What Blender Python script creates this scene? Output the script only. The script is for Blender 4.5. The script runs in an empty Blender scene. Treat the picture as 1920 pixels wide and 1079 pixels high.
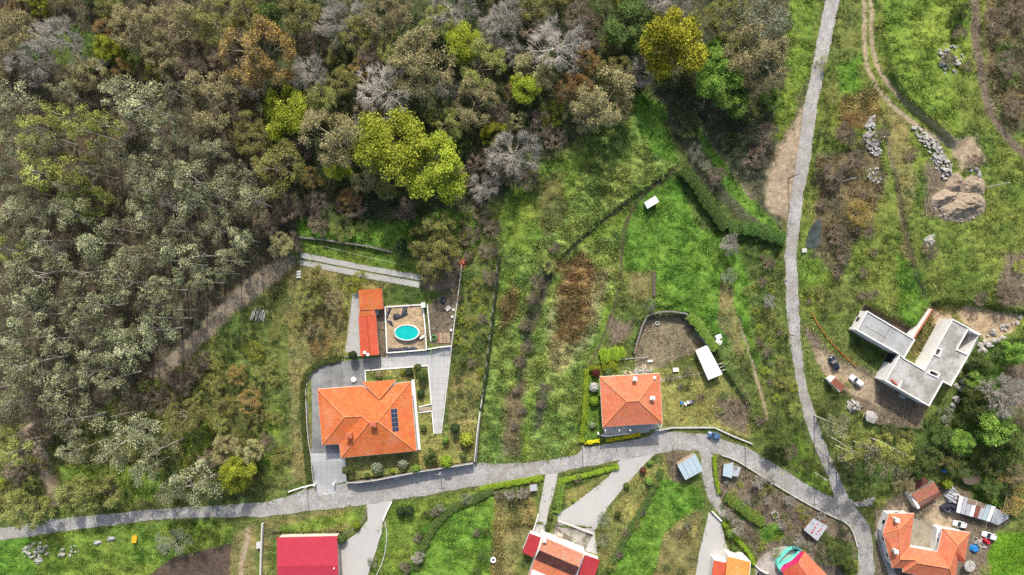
import bpy, bmesh, math, random
import numpy as np
from mathutils import Vector, Matrix
from mathutils.geometry import delaunay_2d_cdt

# ------------------------------------------------------------------ camera, light, exposure
SC = bpy.context.scene
COL = SC.collection
S, H = 0.16, 205.0            # metres per photo pixel at z = 0, camera height
SUN_EL, SUN_AZ = 41.0, 1.5    # sun stands towards the top of the picture (+y)
cam = bpy.data.cameras.new('camera'); cam.sensor_width = 36.0
cam.lens = 36.0 * H / (1920 * S); cam.clip_start = 1.0; cam.clip_end = 6000.0
co = bpy.data.objects.new('camera', cam); co.location = (0, 0, H); COL.objects.link(co); SC.camera = co
wd = bpy.data.worlds.new('World'); SC.world = wd; wd.use_nodes = True
nt = wd.node_tree; sky = nt.nodes.new('ShaderNodeTexSky'); sky.sky_type = 'NISHITA'; sky.sun_disc = False
sky.sun_elevation = math.radians(SUN_EL); sky.sun_rotation = math.radians(SUN_AZ)
sky.air_density = 1.0; sky.dust_density = 4.0; sky.ozone_density = 0.4
nt.nodes['Background'].inputs['Strength'].default_value = 0.15
nt.links.new(sky.outputs[0], nt.nodes['Background'].inputs['Color'])
sl = bpy.data.lights.new('sun', 'SUN'); sl.energy = 3.5; sl.angle = math.radians(0.6); sl.color = (1.0, 0.95, 0.87)
so = bpy.data.objects.new('sun', sl); COL.objects.link(so)
e, a = math.radians(SUN_EL), math.radians(SUN_AZ)
so.rotation_euler = Vector((math.sin(a) * math.cos(e), -math.cos(a) * math.cos(e), -math.sin(e))).to_track_quat('-Z', 'Y').to_euler()
so.location = (0, 150, 160)
vs = SC.view_settings; vs.view_transform = 'Standard'; vs.look = 'None'; vs.gamma = 1.0; vs.exposure = 0.40; vs.use_curve_mapping = False
SC.cycles.max_bounces = 5; SC.cycles.diffuse_bounces = 3; SC.cycles.transparent_max_bounces = 4
SC.cycles.use_denoising = False

# ------------------------------------------------------------------ small maths
def hash2(ix, iy, seed):
    v = (ix.astype(np.int64) * 374761393 + iy.astype(np.int64) * 668265263 + seed * 2147483647) & 0xffffffff
    v = ((v ^ (v >> 13)) * 1274126177) & 0xffffffff
    v = v ^ (v >> 16)
    return (v & 0xffff) / 65535.0
def vnoise(x, y, scale, seed=0):
    x = np.asarray(x, float) / scale; y = np.asarray(y, float) / scale
    ix, iy = np.floor(x), np.floor(y); fx, fy = x - ix, y - iy
    fx = fx * fx * (3 - 2 * fx); fy = fy * fy * (3 - 2 * fy)
    a = hash2(ix, iy, seed); b = hash2(ix + 1, iy, seed); c = hash2(ix, iy + 1, seed); d = hash2(ix + 1, iy + 1, seed)
    return (a * (1 - fx) + b * fx) * (1 - fy) + (c * (1 - fx) + d * fx) * fy
def fnoise(x, y, scale, seed=0, oct=3):
    t = 0; amp = 1; tot = 0
    for i in range(oct):
        t = t + amp * vnoise(x, y, scale / 2 ** i, seed + i * 17); tot += amp; amp *= 0.5
    return t / tot
def sstep(t):
    t = np.clip(t, 0, 1); return t * t * (3 - 2 * t)
def seg_dist(x, y, ax, ay, bx, by):
    dx, dy = bx - ax, by - ay; L = dx * dx + dy * dy + 1e-12
    t = np.clip(((x - ax) * dx + (y - ay) * dy) / L, 0, 1)
    return np.hypot(x - ax - t * dx, y - ay - t * dy), t
def poly_sd(x, y, poly):
    """signed distance to polygon, negative inside"""
    d = np.full(np.shape(x), 1e9); ins = np.zeros(np.shape(x), bool); n = len(poly)
    for i in range(n):
        ax, ay = poly[i]; bx, by = poly[(i + 1) % n]
        dd, _ = seg_dist(x, y, ax, ay, bx, by); d = np.minimum(d, dd)
        c = ((ay > y) != (by > y))
        with np.errstate(divide='ignore', invalid='ignore'):
            ins ^= c & (x < (bx - ax) * (y - ay) / ((by - ay) if by != ay else 1e-9) + ax)
    return np.where(ins, -d, d)
def W(px, py, z):
    k = S * (1 - z / H); return (px - 960) * k, (539.5 - py) * k
def PXY(x, y, z):
    k = S * (1 - z / H); return 960 + x / k, 539.5 - y / k

# ------------------------------------------------------------------ terrain height
BUMPS = [(125, 22, 62, 3.2), (-150, 60, 70, 3.0), (40, 70, 45, 1.2)]
def base_z(x, y):
    z = 0.05 * np.clip(y, -170, 170)
    for bx, by, r, h in BUMPS:
        z = z + h * np.exp(-((x - bx) ** 2 + (y - by) ** 2) / (r * r))
    return z
YARD, POOLZ, HB, RND, PIT, LRY = -0.9, 0.2, -1.3, -2.3, -0.3, -3.9
PADS = [  # polygon in photo pixels, level, blend margin (m)
    ([(574,690),(600,682),(713,668),(852,648),(845,700),(832,800),(896,790),(889,864),(790,882),(655,901),(652,868),(583,866),(580,800)], YARD, 0.5),
    ([(582,865),(651,863),(633,914),(594,914)], (YARD, 866, -2.9, 912), 0.6),
    ([(722,560),(866,500),(848,650),(800,657),(724,663)], POOLZ, 0.5),
    ([(640,520),(718,535),(721,668),(640,668)], YARD + 0.5, 1.0),
    ([(1092,690),(1240,690),(1245,806),(1098,828)], HB, 0.8),
    ([(1186,664),(1192,640),(1204,602),(1216,592),(1284,590),(1312,628),(1330,650),(1356,700),(1400,760),(1404,815),(1345,798),(1240,800),(1236,690),(1190,690)], RND, 0.6),
    ([(1590,620),(1622,574),(1720,622),(1742,572),(1760,566),(1850,575),(1916,590),(1896,622),(1845,640),(1790,735),(1725,806),(1640,794),(1600,765),(1612,735),(1640,700)], PIT, 1.0),
    ([(1645,960),(1700,925),(1790,900),(1895,975),(1862,1000),(1850,1090),(1650,1090)], LRY, 1.5),
    ([(515,1000),(640,998),(640,1100),(515,1100)], -4.6, 0.8),
    ([(960,985),(1130,1000),(1150,1100),(960,1100)], -4.4, 1.5),
]
PADW = []
for poly, z, m in PADS:
    zz = z[0] if isinstance(z, tuple) else z
    if isinstance(z, tuple): z = (z[0], W(0, z[1], z[0])[1], z[2], W(0, z[3], z[2])[1])
    PADW.append(([W(px, py, zz) for px, py in poly], z, m))
# ledges: polyline px, height, fade distance; high ground lies left of the direction of travel (in the picture: to the left hand walking along it)
LEDGES = [
    ([(1272,306),(1200,358),(1130,408),(1047,483),(1012,550)], -1.5, 18, .7),
    ([(735,472),(640,454),(556,445)], -1.1, 14, 1.0),
    ([(1795,285),(1745,235),(1695,190),(1665,140),(1655,60)], -2.4, 20, 1.4),
    ([(1920,640),(1860,645),(1810,700),(1780,760),(1765,810)], -0.6, 8, 1.0),
    ([(1300,560),(1250,575),(1210,575)], -0.9, 14, 0.8),
    ([(1390,560),(1380,620),(1420,720),(1440,790)], -1.4, 12, 1.2),
    ([(1740,560),(1716,520),(1700,440),(1670,300)], -1.5, 14, 1.0),
]
LEDW = []
for pl, h, D, sw in LEDGES:
    pts = []
    for px, py in pl:
        z = 0
        for _ in range(4):
            x, y = W(px, py, z); z = float(base_z(x, y))
        pts.append((x, y))
    LEDW.append((pts, h, D, sw))
def terrain_exact(x, y):
    x = np.asarray(x, float); y = np.asarray(y, float)
    z = base_z(x, y)
    near = (np.abs(x) < 260) & (np.abs(y) < 180)
    for pts, h, D, sw in LEDW:
        best = np.full(x.shape, 1e9); side = np.zeros(x.shape); al = np.zeros(x.shape)
        lens = [math.hypot(pts[i+1][0]-pts[i][0], pts[i+1][1]-pts[i][1]) for i in range(len(pts)-1)]; tot = sum(lens); acc = 0
        for i in range(len(pts) - 1):
            (ax, ay), (bx, by) = pts[i], pts[i+1]
            d, t = seg_dist(x, y, ax, ay, bx, by)
            s = (bx-ax)*(y-ay) - (by-ay)*(x-ax)
            m = d < best
            best = np.where(m, d, best); side = np.where(m, np.sign(s), side); al = np.where(m, acc + t*lens[i], al); acc += lens[i]
        sd = best * side * (1 if h > 0 else -1)
        endf = sstep(np.minimum(al, tot - al) / 5.0)
        up = sstep((sd + sw * 0.5) / sw) * np.clip(1 - np.maximum(sd, 0) / D, 0, 1) ** 1.3
        z = z + abs(h) * up * endf * near
    z = z + near * (0.35 * (fnoise(x, y, 9, 3) - 0.5) + 0.9 * (fnoise(x, y, 30, 5) - 0.5))
    for poly, zp, m in PADW:
        sd = poly_sd(x, y, poly); w = sstep(1 - sd / m)
        if isinstance(zp, tuple): zp = zp[0] + (zp[2]-zp[0])*np.clip((y-zp[1])/(zp[3]-zp[1]), 0, 1)
        z = z * (1 - w) + zp * w
    return z
GX0, GY0, GD = -200.0, -125.0, 0.4
_gx, _gy = np.meshgrid(np.arange(GX0, 200.01, GD), np.arange(GY0, 125.01, GD)); TGRID = terrain_exact(_gx, _gy)
def terrain(x, y):
    """height read from a fine raster of terrain_exact"""
    u = np.clip((np.asarray(x, float)-GX0)/GD, 0, TGRID.shape[1]-1.001); v = np.clip((np.asarray(y, float)-GY0)/GD, 0, TGRID.shape[0]-1.001); i = u.astype(int); j = v.astype(int); fu, fv = u-i, v-j
    return (TGRID[j, i]*(1-fu)+TGRID[j, i+1]*fu)*(1-fv)+(TGRID[j+1, i]*(1-fu)+TGRID[j+1, i+1]*fu)*fv
def zt(x, y):
    u = min(max((x-GX0)/GD, 0), TGRID.shape[1]-1.001); v = min(max((y-GY0)/GD, 0), TGRID.shape[0]-1.001); i, j = int(u), int(v); fu, fv = u-i, v-j
    return float((TGRID[j, i]*(1-fu)+TGRID[j, i+1]*fu)*(1-fv)+(TGRID[j+1, i]*(1-fu)+TGRID[j+1, i+1]*fu)*fv)
def G(px, py, dz=0.0):
    z = -1.0
    for _ in range(7):
        x, y = W(px, py, z); z = 0.3 * z + 0.7 * zt(x, y)
    x, y = W(px, py, z)
    return x, y, zt(x, y) + dz
def Gs(pts):
    px = np.array([p[0] for p in pts], float); py = np.array([p[1] for p in pts], float); z = np.full(px.shape, -1.0)
    for _ in range(7):
        k = S * (1 - z / H); x = (px - 960) * k; y = (539.5 - py) * k; z = 0.3 * z + 0.7 * terrain(x, y)
    k = S * (1 - z / H); return (px - 960) * k, (539.5 - py) * k

# ------------------------------------------------------------------ mesh helpers
def tag(o, label=None, cat=None, group=None, kind=None):
    if label: o['label'] = label
    if cat: o['category'] = cat
    if group: o['group'] = group
    if kind: o['kind'] = kind
    return o
def thing(name, label, cat, loc=(0, 0, 0), group=None):
    o = bpy.data.objects.new(name, None); o.empty_display_size = 0.3; COL.objects.link(o); o.location = loc
    return tag(o, label, cat, group)
class MB:
    def __init__(s): s.v = []; s.f = []
    def add(s, vs_, fs):
        n = len(s.v); s.v += [tuple(p) for p in vs_]; s.f += [tuple(i + n for i in f) for f in fs]; return s
    def prism(s, poly, z0, z1, top=None):
        """poly: list of (x,y) counter-clockwise or not; z0/z1 numbers or lists"""
        n = len(poly); A = sum(poly[i][0]*poly[(i+1)%n][1]-poly[(i+1)%n][0]*poly[i][1] for i in range(n))
        if A < 0:
            poly = poly[::-1]
            if isinstance(z0, list): z0 = z0[::-1]
            if isinstance(z1, list): z1 = z1[::-1]
        zl = z0 if isinstance(z0, list) else [z0]*n; zh = z1 if isinstance(z1, list) else [z1]*n
        vs_ = [(x, y, zl[i]) for i, (x, y) in enumerate(poly)] + [(x, y, zh[i]) for i, (x, y) in enumerate(poly)]
        fs = [tuple(range(n))[::-1], tuple(range(n, 2*n))] + [(i, (i+1) % n, n+(i+1) % n, n+i) for i in range(n)]
        return s.add(vs_, fs)
    def box(s, cx, cy, z0, z1, sx, sy, rot=0.0):
        c, q = math.cos(rot), math.sin(rot)
        return s.prism([(cx + c*u - q*v, cy + q*u + c*v) for u, v in ((-sx/2,-sy/2),(sx/2,-sy/2),(sx/2,sy/2),(-sx/2,sy/2))], z0, z1)
    def tube(s, p0, p1, r0, r1, n=6):
        p0, p1 = Vector(p0), Vector(p1); d = (p1 - p0).normalized(); u = d.orthogonal().normalized(); w = d.cross(u)
        vs_ = []
        for p, r in ((p0, r0), (p1, r1)):
            for i in range(n):
                t = 2*math.pi*i/n; vs_.append(p + u*(r*math.cos(t)) + w*(r*math.sin(t)))
        return s.add(vs_, [tuple(range(n))[::-1], tuple(range(n, 2*n))] + [(i, (i+1) % n, n+(i+1) % n, n+i) for i in range(n)])
    def ring(s, cx, cy, z0, z1, r0, r1, n=20, sq=1.0, rot=0):
        vs_ = []; c, q = math.cos(rot), math.sin(rot)
        for z, r in ((z0, r0), (z0, r1), (z1, r1), (z1, r0)):
            for i in range(n):
                t = 2*math.pi*i/n; u, v = r*math.cos(t), r*math.sin(t)*sq
                vs_.append((cx + c*u - q*v, cy + q*u + c*v, z))
        fs = []
        for k in range(4):
            a, b = k*n, ((k+1) % 4)*n
            fs += [(a+i, a+(i+1) % n, b+(i+1) % n, b+i) for i in range(n)]
        return s.add(vs_, fs)
    def beam(s, path, w, z0, z1):
        """path of (x,y,zg); vertical-sided strip of width w from zg+z0 to zg+z1"""
        L, R = offset_path([(p[0], p[1]) for p in path], w/2)
        n = len(path); vs_ = []
        for i in range(n):
            zg = path[i][2]
            vs_ += [(L[i][0], L[i][1], zg+z0), (R[i][0], R[i][1], zg+z0), (R[i][0], R[i][1], zg+z1), (L[i][0], L[i][1], zg+z1)]
        fs = [(0, 1, 2, 3), tuple(4*(n-1)+k for k in (3, 2, 1, 0))]
        for i in range(n-1):
            for k in range(4):
                fs.append((4*i+k, 4*i+4+k, 4*i+4+(k+1) % 4, 4*i+(k+1) % 4))
        return s.add(vs_, fs)
def offset_path(p, d):
    L, R = [], []; n = len(p)
    for i in range(n):
        a = Vector(p[max(i-1, 0)]); b = Vector(p[min(i+1, n-1)]); t = (b - a)
        if t.length < 1e-6: t = Vector((1, 0))
        t.normalize(); nn = Vector((-t.y, t.x))
        L.append((p[i][0]+nn.x*d, p[i][1]+nn.y*d)); R.append((p[i][0]-nn.x*d, p[i][1]-nn.y*d))
    return L, R
def offset_poly(p, d):
    """inset a simple polygon by d (metres)"""
    n = len(p); A = sum(p[i][0]*p[(i+1) % n][1]-p[(i+1) % n][0]*p[i][1] for i in range(n)); sg = 1 if A > 0 else -1
    out = []
    for i in range(n):
        a, b, c = Vector(p[i-1]), Vector(p[i]), Vector(p[(i+1) % n])
        t1 = (b-a).normalized(); t2 = (c-b).normalized()
        n1 = Vector((-t1.y, t1.x))*sg; n2 = Vector((-t2.y, t2.x))*sg
        m = n1+n2; k = d / max(0.35, (1+n1.dot(n2)))
        out.append((b.x+m.x*k, b.y+m.y*k))
    return out
def resample(pts, step):
    out = []
    for i in range(len(pts)-1):
        (ax, ay), (bx, by) = pts[i][:2], pts[i+1][:2]; L = math.hypot(bx-ax, by-ay); n = max(1, int(L/step))
        out += [(ax+(bx-ax)*k/n, ay+(by-ay)*k/n) for k in range(n)]
    out.append(tuple(pts[-1][:2])); return out
def smooth_path(pts, it=2):
    for _ in range(it):
        q = [pts[0]]
        for i in range(len(pts)-1):
            a, b = pts[i], pts[i+1]
            q += [(a[0]*.75+b[0]*.25, a[1]*.75+b[1]*.25), (a[0]*.25+b[0]*.75, a[1]*.25+b[1]*.75)]
        q.append(pts[-1]); pts = q
    return pts
def mesh_of(mb, name, smooth=False):
    me = bpy.data.meshes.new(name); me.from_pydata(mb.v, [], mb.f); me.update()
    if smooth: me.shade_smooth()
    return me
def origin_of(parent):
    o = Vector((0, 0, 0))
    while parent is not None: o += parent.location; parent = parent.parent
    return o
def obj(name, mb, mat, parent=None, smooth=False, uvproj=False):
    if parent is not None and mb.v:
        o = origin_of(parent); mb.v = [(x-o.x, y-o.y, z-o.z) for x, y, z in mb.v]
    me = mesh_of(mb, name, smooth)
    if uvproj: face_uv(me)
    ob = bpy.data.objects.new(name, me); COL.objects.link(ob)
    if mat is not None: me.materials.append(M[mat] if isinstance(mat, str) else mat)
    if parent is not None: ob.parent = parent
    return ob
def single(name, mb, mat, label, cat, group=None, smooth=False):
    """a thing of one mesh whose origin sits at its base"""
    xs = [v[0] for v in mb.v]; ys = [v[1] for v in mb.v]; zs = [v[2] for v in mb.v]
    c = ((min(xs)+max(xs))/2, (min(ys)+max(ys))/2, min(zs))
    mb.v = [(x-c[0], y-c[1], z-c[2]) for x, y, z in mb.v]
    ob = obj(name, mb, mat, None, smooth); ob.location = c
    return tag(ob, label, cat, group)
def face_uv(me):
    uv = me.uv_layers.new(name='UVMap')
    for p in me.polygons:
        n = p.normal; u = Vector((0, 0, 1)).cross(n)
        u = Vector((1, 0, 0)) if u.length < 1e-3 else u.normalized()
        v = n.cross(u)
        for li in p.loop_indices:
            q = me.vertices[me.loops[li].vertex_index].co; uv.data[li].uv = (q.dot(u), q.dot(v))
def np_mesh(name, V, F, attrs=None, col=None):
    """fast mesh from arrays; F is (n,k); attrs {name: per-face floats}; col per-face rgb"""
    me = bpy.data.meshes.new(name); n, k = F.shape
    me.vertices.add(len(V)); me.vertices.foreach_set('co', np.ascontiguousarray(V, np.float32).ravel())
    me.loops.add(n*k); me.loops.foreach_set('vertex_index', np.ascontiguousarray(F, np.int32).ravel())
    me.polygons.add(n); me.polygons.foreach_set('loop_start', np.arange(0, n*k, k, dtype=np.int32))
    me.update(calc_edges=True)
    for nm, a in (attrs or {}).items():
        at = me.attributes.new(nm, 'FLOAT', 'FACE'); at.data.foreach_set('value', np.ascontiguousarray(a, np.float32))
    if col is not None:
        at = me.attributes.new('col', 'FLOAT_COLOR', 'FACE')
        at.data.foreach_set('color', np.concatenate([col, np.ones((n, 1))], 1).astype(np.float32).ravel())
    return me
def inside(px, py, poly): return bool(poly_sd(np.array([px], float), np.array([py], float), poly)[0] < 0)
def sheet_mb(poly_w, zfun, step=1.6, holes=()):
    """triangulated sheet inside a world polygon, draped with zfun(x array, y array)"""
    loops = [resample(list(poly_w)+[poly_w[0]], step)[:-1]] + [resample(list(h)+[h[0]], step)[:-1] for h in holes]
    pts, edges = [], []
    for lp in loops:
        n0 = len(pts); pts += lp; edges += [(n0+i, n0+(i+1) % len(lp)) for i in range(len(lp))]
    P = np.array(poly_w); x0, y0 = P.min(0); x1, y1 = P.max(0)
    gx, gy = np.meshgrid(np.arange(x0, x1, step), np.arange(y0, y1, step)); gx = gx.ravel(); gy = gy.ravel()
    ok = poly_sd(gx, gy, poly_w) < -0.35*step
    for h in holes: ok &= poly_sd(gx, gy, h) > 0.35*step
    pts += list(zip(gx[ok], gy[ok]))
    vs_, _, fs, *_ = delaunay_2d_cdt([Vector(p) for p in pts], edges, [], 0, 1e-4)
    X = np.array([v.x for v in vs_]); Y = np.array([v.y for v in vs_]); F = np.array(fs)
    cx = X[F].mean(1); cy = Y[F].mean(1); keep = poly_sd(cx, cy, poly_w) < 0
    for h in holes: keep &= poly_sd(cx, cy, h) > 0
    F = F[keep]; Z = zfun(X, Y); mb = MB()
    mb.add(list(zip(X, Y, Z)), [tuple(int(i) for i in f) for f in F])
    return mb
PAVED = []
def ground_sheet(name, poly_px, mat, dz=0.08, step=1.6, kind='structure', smooth_it=0, label=None, cat=None, jitter=0.0):
    if smooth_it: poly_px = smooth_path(list(poly_px)+[poly_px[0]], smooth_it)[:-1]
    PAVED.append(list(poly_px)); x, y = Gs(poly_px)
    if jitter:
        q = resample(list(zip(x, y))+[(x[0], y[0])], .7)[:-1]; x = np.array([p[0] for p in q]); y = np.array([p[1] for p in q])
        x, y = x+2*jitter*(fnoise(x, y, 1.9, 41, 3)-.5), y+2*jitter*(fnoise(x, y, 1.9, 42, 3)-.5)
    ob = obj(name, sheet_mb(list(zip(x, y)), lambda X, Y: terrain(X, Y)+dz, step), mat, None, True)
    return tag(ob, label, cat, None, kind)
def path_ground(pts_px, step=1.5, smooth_it=0):
    if smooth_it: pts_px = smooth_path(pts_px, smooth_it)
    x, y = Gs(pts_px); p = resample(list(zip(x, y)), step)
    z = terrain(np.array([q[0] for q in p]), np.array([q[1] for q in p]))
    return [(q[0], q[1], float(z[i])) for i, q in enumerate(p)]

# ------------------------------------------------------------------ materials
M = {}
def newmat(name):
    m = bpy.data.materials.new(name); m.use_nodes = True; t = m.node_tree
    return m, t, t.nodes['Principled BSDF']
def nd(t, typ, **kw):
    n = t.nodes.new(typ)
    for k, v in kw.items(): setattr(n, k, v)
    return n
def ramp(t, fac, stops):
    r = nd(t, 'ShaderNodeValToRGB'); e = r.color_ramp.elements
    while len(e) < len(stops): e.new(0.5)
    for i, (p, c) in enumerate(stops): e[i].position = p; e[i].color = (*c, 1)
    t.links.new(fac, r.inputs[0]); return r.outputs[0]
def noise(t, scale, detail=4, rough=0.6, coord=None):
    n = nd(t, 'ShaderNodeTexNoise'); n.inputs['Scale'].default_value = scale; n.inputs['Detail'].default_value = detail; n.inputs['Roughness'].default_value = rough
    if coord is None: coord = nd(t, 'ShaderNodeTexCoord').outputs['Object']
    t.links.new(coord, n.inputs['Vector']); return n.outputs['Fac']
def geo(t): return nd(t, 'ShaderNodeNewGeometry').outputs['Position']
def bump(t, b, h, dist, strength=1.0):
    n = nd(t, 'ShaderNodeBump'); n.inputs['Distance'].default_value = dist; n.inputs['Strength'].default_value = strength
    t.links.new(h, n.inputs['Height']); t.links.new(n.outputs[0], b.inputs['Normal'])
def mixc(t, fac, c1, c2, mode='MIX'):
    n = nd(t, 'ShaderNodeMix', data_type='RGBA', blend_type=mode)
    for inp, v in ((n.inputs[0], fac), (n.inputs[6], c1), (n.inputs[7], c2)):
        if isinstance(v, (int, float)): inp.default_value = v
        elif isinstance(v, tuple): inp.default_value = (*v, 1)
        else: t.links.new(v, inp)
    return n.outputs[2]
def plain(name, c1, c2=None, scale=2.0, rough=0.8, bd=0.0, metal=0.0, detail=5, spec=0.3):
    """a surface mottled between two colours by noise"""
    m, t, b = newmat(name); c2 = c2 or tuple(k*0.75 for k in c1)
    f = noise(t, scale, detail, 0.65, geo(t))
    t.links.new(ramp(t, f, [(0.3, c2), (0.7, c1)]), b.inputs['Base Color'])
    b.inputs['Roughness'].default_value = rough; b.inputs['Metallic'].default_value = metal; b.inputs['Specular IOR Level'].default_value = spec
    if bd: bump(t, b, noise(t, scale*4, 3, 0.6, geo(t)), bd)
    M[name] = m; return m
def stained(name, c1, c2, c3, s1=0.25, s2=2.5, rough=0.85, lo=0.45, hi=0.62, bd=0.02, joint=0):
    """base speckle c1/c2 with large stains c3"""
    m, t, b = newmat(name); g = geo(t)
    base = ramp(t, noise(t, s2, 6, 0.75, g), [(0.3, c2), (0.7, c1)])
    st = ramp(t, noise(t, s1, 7, 0.7, g), [(lo, (0, 0, 0)), (hi, (1, 1, 1))])
    cc = mixc(t, st, base, c3)
    if joint:
        br = nd(t, 'ShaderNodeTexBrick'); br.inputs['Scale'].default_value = 1.0; br.inputs['Brick Width'].default_value = joint; br.inputs['Row Height'].default_value = joint; br.inputs['Mortar Size'].default_value = .05; br.offset = 0.0
        br.inputs['Color1'].default_value = (1, 1, 1, 1); br.inputs['Color2'].default_value = (.88, .88, .88, 1); br.inputs['Mortar'].default_value = (.55, .55, .53, 1); t.links.new(g, br.inputs['Vector']); cc = mixc(t, 0.7, cc, br.outputs['Color'], 'MULTIPLY')
    t.links.new(cc, b.inputs['Base Color']); b.inputs['Roughness'].default_value = rough
    b.inputs['Specular IOR Level'].default_value = 0.25
    if bd: bump(t, b, noise(t, s2*2, 3, 0.6, g), bd)
    M[name] = m; return m
def rooftile(name, c1, c2, c3, row=0.62, colw=0.42, amt=0.3, s=0.5):
    m, t, b = newmat(name); uv = nd(t, 'ShaderNodeUVMap').outputs[0]
    sep = nd(t, 'ShaderNodeSeparateXYZ'); t.links.new(uv, sep.inputs[0])
    def wave(o, per, w):
        k = nd(t, 'ShaderNodeMath', operation='DIVIDE'); k.inputs[1].default_value = per; t.links.new(o, k.inputs[0])
        f = nd(t, 'ShaderNodeMath', operation='FRACT'); t.links.new(k.outputs[0], f.inputs[0])
        return f.outputs[0]
    fr = wave(sep.outputs[1], row, .2); fc = wave(sep.outputs[0], colw, .2)
    rr = ramp(t, fr, [(0.0, (.35, .35, .35)), (0.3, (.9, .9, .9)), (1.0, (1, 1, 1))]); rc = ramp(t, fc, [(0.0, (.55, .55, .55)), (0.35, (1, 1, 1)), (0.7, (1, 1, 1)), (1.0, (.55, .55, .55))])
    sc = nd(t, 'ShaderNodeVectorMath', operation='MULTIPLY'); sc.inputs[1].default_value = (1/colw, 1/row, 1); t.links.new(uv, sc.inputs[0])
    fl = nd(t, 'ShaderNodeVectorMath', operation='FLOOR'); t.links.new(sc.outputs[0], fl.inputs[0])
    wn = nd(t, 'ShaderNodeTexWhiteNoise', noise_dimensions='2D'); t.links.new(fl.outputs[0], wn.inputs[0])
    g = geo(t); n1 = noise(t, s, 5, 0.65, g)
    base = ramp(t, n1, [(0.3, c2), (0.62, c1)])
    base = mixc(t, ramp(t, noise(t, 0.16, 4, 0.6, g), [(0.52, (0, 0, 0)), (0.7, (0.75, 0.75, 0.75))]), base, c3)
    v = mixc(t, 0.16, base, wn.outputs['Color'], 'OVERLAY')
    v = mixc(t, amt, v, rr, 'MULTIPLY'); v = mixc(t, amt*0.8, v, rc, 'MULTIPLY')
    t.links.new(v, b.inputs['Base Color']); b.inputs['Roughness'].default_value = 0.75; b.inputs['Specular IOR Level'].default_value = 0.25
    mm = nd(t, 'ShaderNodeMath', operation='ADD'); t.links.new(fr, mm.inputs[0]); t.links.new(rc, mm.inputs[1])
    bump(t, b, mm.outputs[0], 0.05, 0.6)
    M[name] = m; return m
def ribbed(name, c1, c2, per=0.5, rough=0.55, rust=None, metal=0.0):
    m, t, b = newmat(name); uv = nd(t, 'ShaderNodeUVMap').outputs[0]
    sep = nd(t, 'ShaderNodeSeparateXYZ'); t.links.new(uv, sep.inputs[0])
    k = nd(t, 'ShaderNodeMath', operation='MULTIPLY'); k.inputs[1].default_value = 2*math.pi/per; t.links.new(sep.outputs[0], k.inputs[0])
    sn = nd(t, 'ShaderNodeMath', operation='SINE'); t.links.new(k.outputs[0], sn.inputs[0])
    g = geo(t); base = ramp(t, noise(t, 0.6, 5, 0.7, g), [(0.3, c2), (0.7, c1)])
    if rust: base = mixc(t, ramp(t, noise(t, 0.8, 6, 0.75, g), [(0.55, (0, 0, 0)), (0.68, (1, 1, 1))]), base, rust)
    st = ramp(t, sn.outputs[0], [(0.0, (.8, .8, .8)), (0.4, (1, 1, 1))])
    t.links.new(mixc(t, 0.5, base, st, 'MULTIPLY'), b.inputs['Base Color']); b.inputs['Roughness'].default_value = rough; b.inputs['Metallic'].default_value = metal
    bump(t, b, sn.outputs[0], 0.03, 0.7)
    M[name] = m; return m
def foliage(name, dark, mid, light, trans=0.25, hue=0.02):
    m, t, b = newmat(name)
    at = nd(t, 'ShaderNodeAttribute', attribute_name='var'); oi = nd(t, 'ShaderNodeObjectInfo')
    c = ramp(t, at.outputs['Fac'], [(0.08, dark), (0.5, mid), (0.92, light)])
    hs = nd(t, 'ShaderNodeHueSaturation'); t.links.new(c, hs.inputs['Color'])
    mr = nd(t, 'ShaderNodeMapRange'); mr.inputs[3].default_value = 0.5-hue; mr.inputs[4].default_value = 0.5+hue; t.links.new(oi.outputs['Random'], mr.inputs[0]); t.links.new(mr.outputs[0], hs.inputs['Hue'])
    mr2 = nd(t, 'ShaderNodeMapRange'); mr2.inputs[3].default_value = 0.7; mr2.inputs[4].default_value = 1.3; t.links.new(oi.outputs['Random'], mr2.inputs[0]); t.links.new(mr2.outputs[0], hs.inputs['Value'])
    t.links.new(hs.outputs[0], b.inputs['Base Color']); b.inputs['Roughness'].default_value = 0.65; b.inputs['Specular IOR Level'].default_value = 0.25
    tr = nd(t, 'ShaderNodeBsdfTranslucent'); t.links.new(hs.outputs[0], tr.inputs[0]); mx = nd(t, 'ShaderNodeMixShader'); mx.inputs[0].default_value = trans
    t.links.new(b.outputs[0], mx.inputs[1]); t.links.new(tr.outputs[0], mx.inputs[2]); t.links.new(mx.outputs[0], t.nodes['Material Output'].inputs[0])
    M[name] = m; return m
# ------------------------------------------------------------------ material palette
plain('white_paint', (.78, .77, .74), (.66, .65, .62), 1.5, 0.7)
plain('coping', (.56, .55, .51), (.30, .29, .26), 0.9, 0.9)
plain('white_wall', (.80, .79, .76), (.62, .61, .58), 0.8, 0.8)
plain('cream_wall', (.62, .56, .47), (.50, .45, .38), 1.0, 0.85)
plain('dark_glass', (.02, .025, .03), (.03, .035, .04), 1.0, 0.08, spec=0.6)
plain('wood', (.22, .13, .07), (.14, .08, .045), 3.0, 0.8)
plain('pale_wood', (.42, .34, .25), (.30, .24, .17), 3.0, 0.8)
plain('metal_grey', (.36, .37, .38), (.26, .27, .28), 2.0, 0.5, metal=0.3)
plain('metal_dark', (.06, .06, .065), (.04, .04, .045), 2.0, 0.5)
plain('concrete_post', (.55, .54, .51), (.42, .41, .39), 2.0, 0.85)
plain('bark', (.17, .13, .10), (.09, .07, .055), 4.0, 0.9)
plain('bark_grey', (.43, .405, .345), (.27, .25, .21), 2.5, 0.9)
plain('bark_tan', (.36, .31, .21), (.22, .185, .12), 2.5, 0.9)
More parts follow.
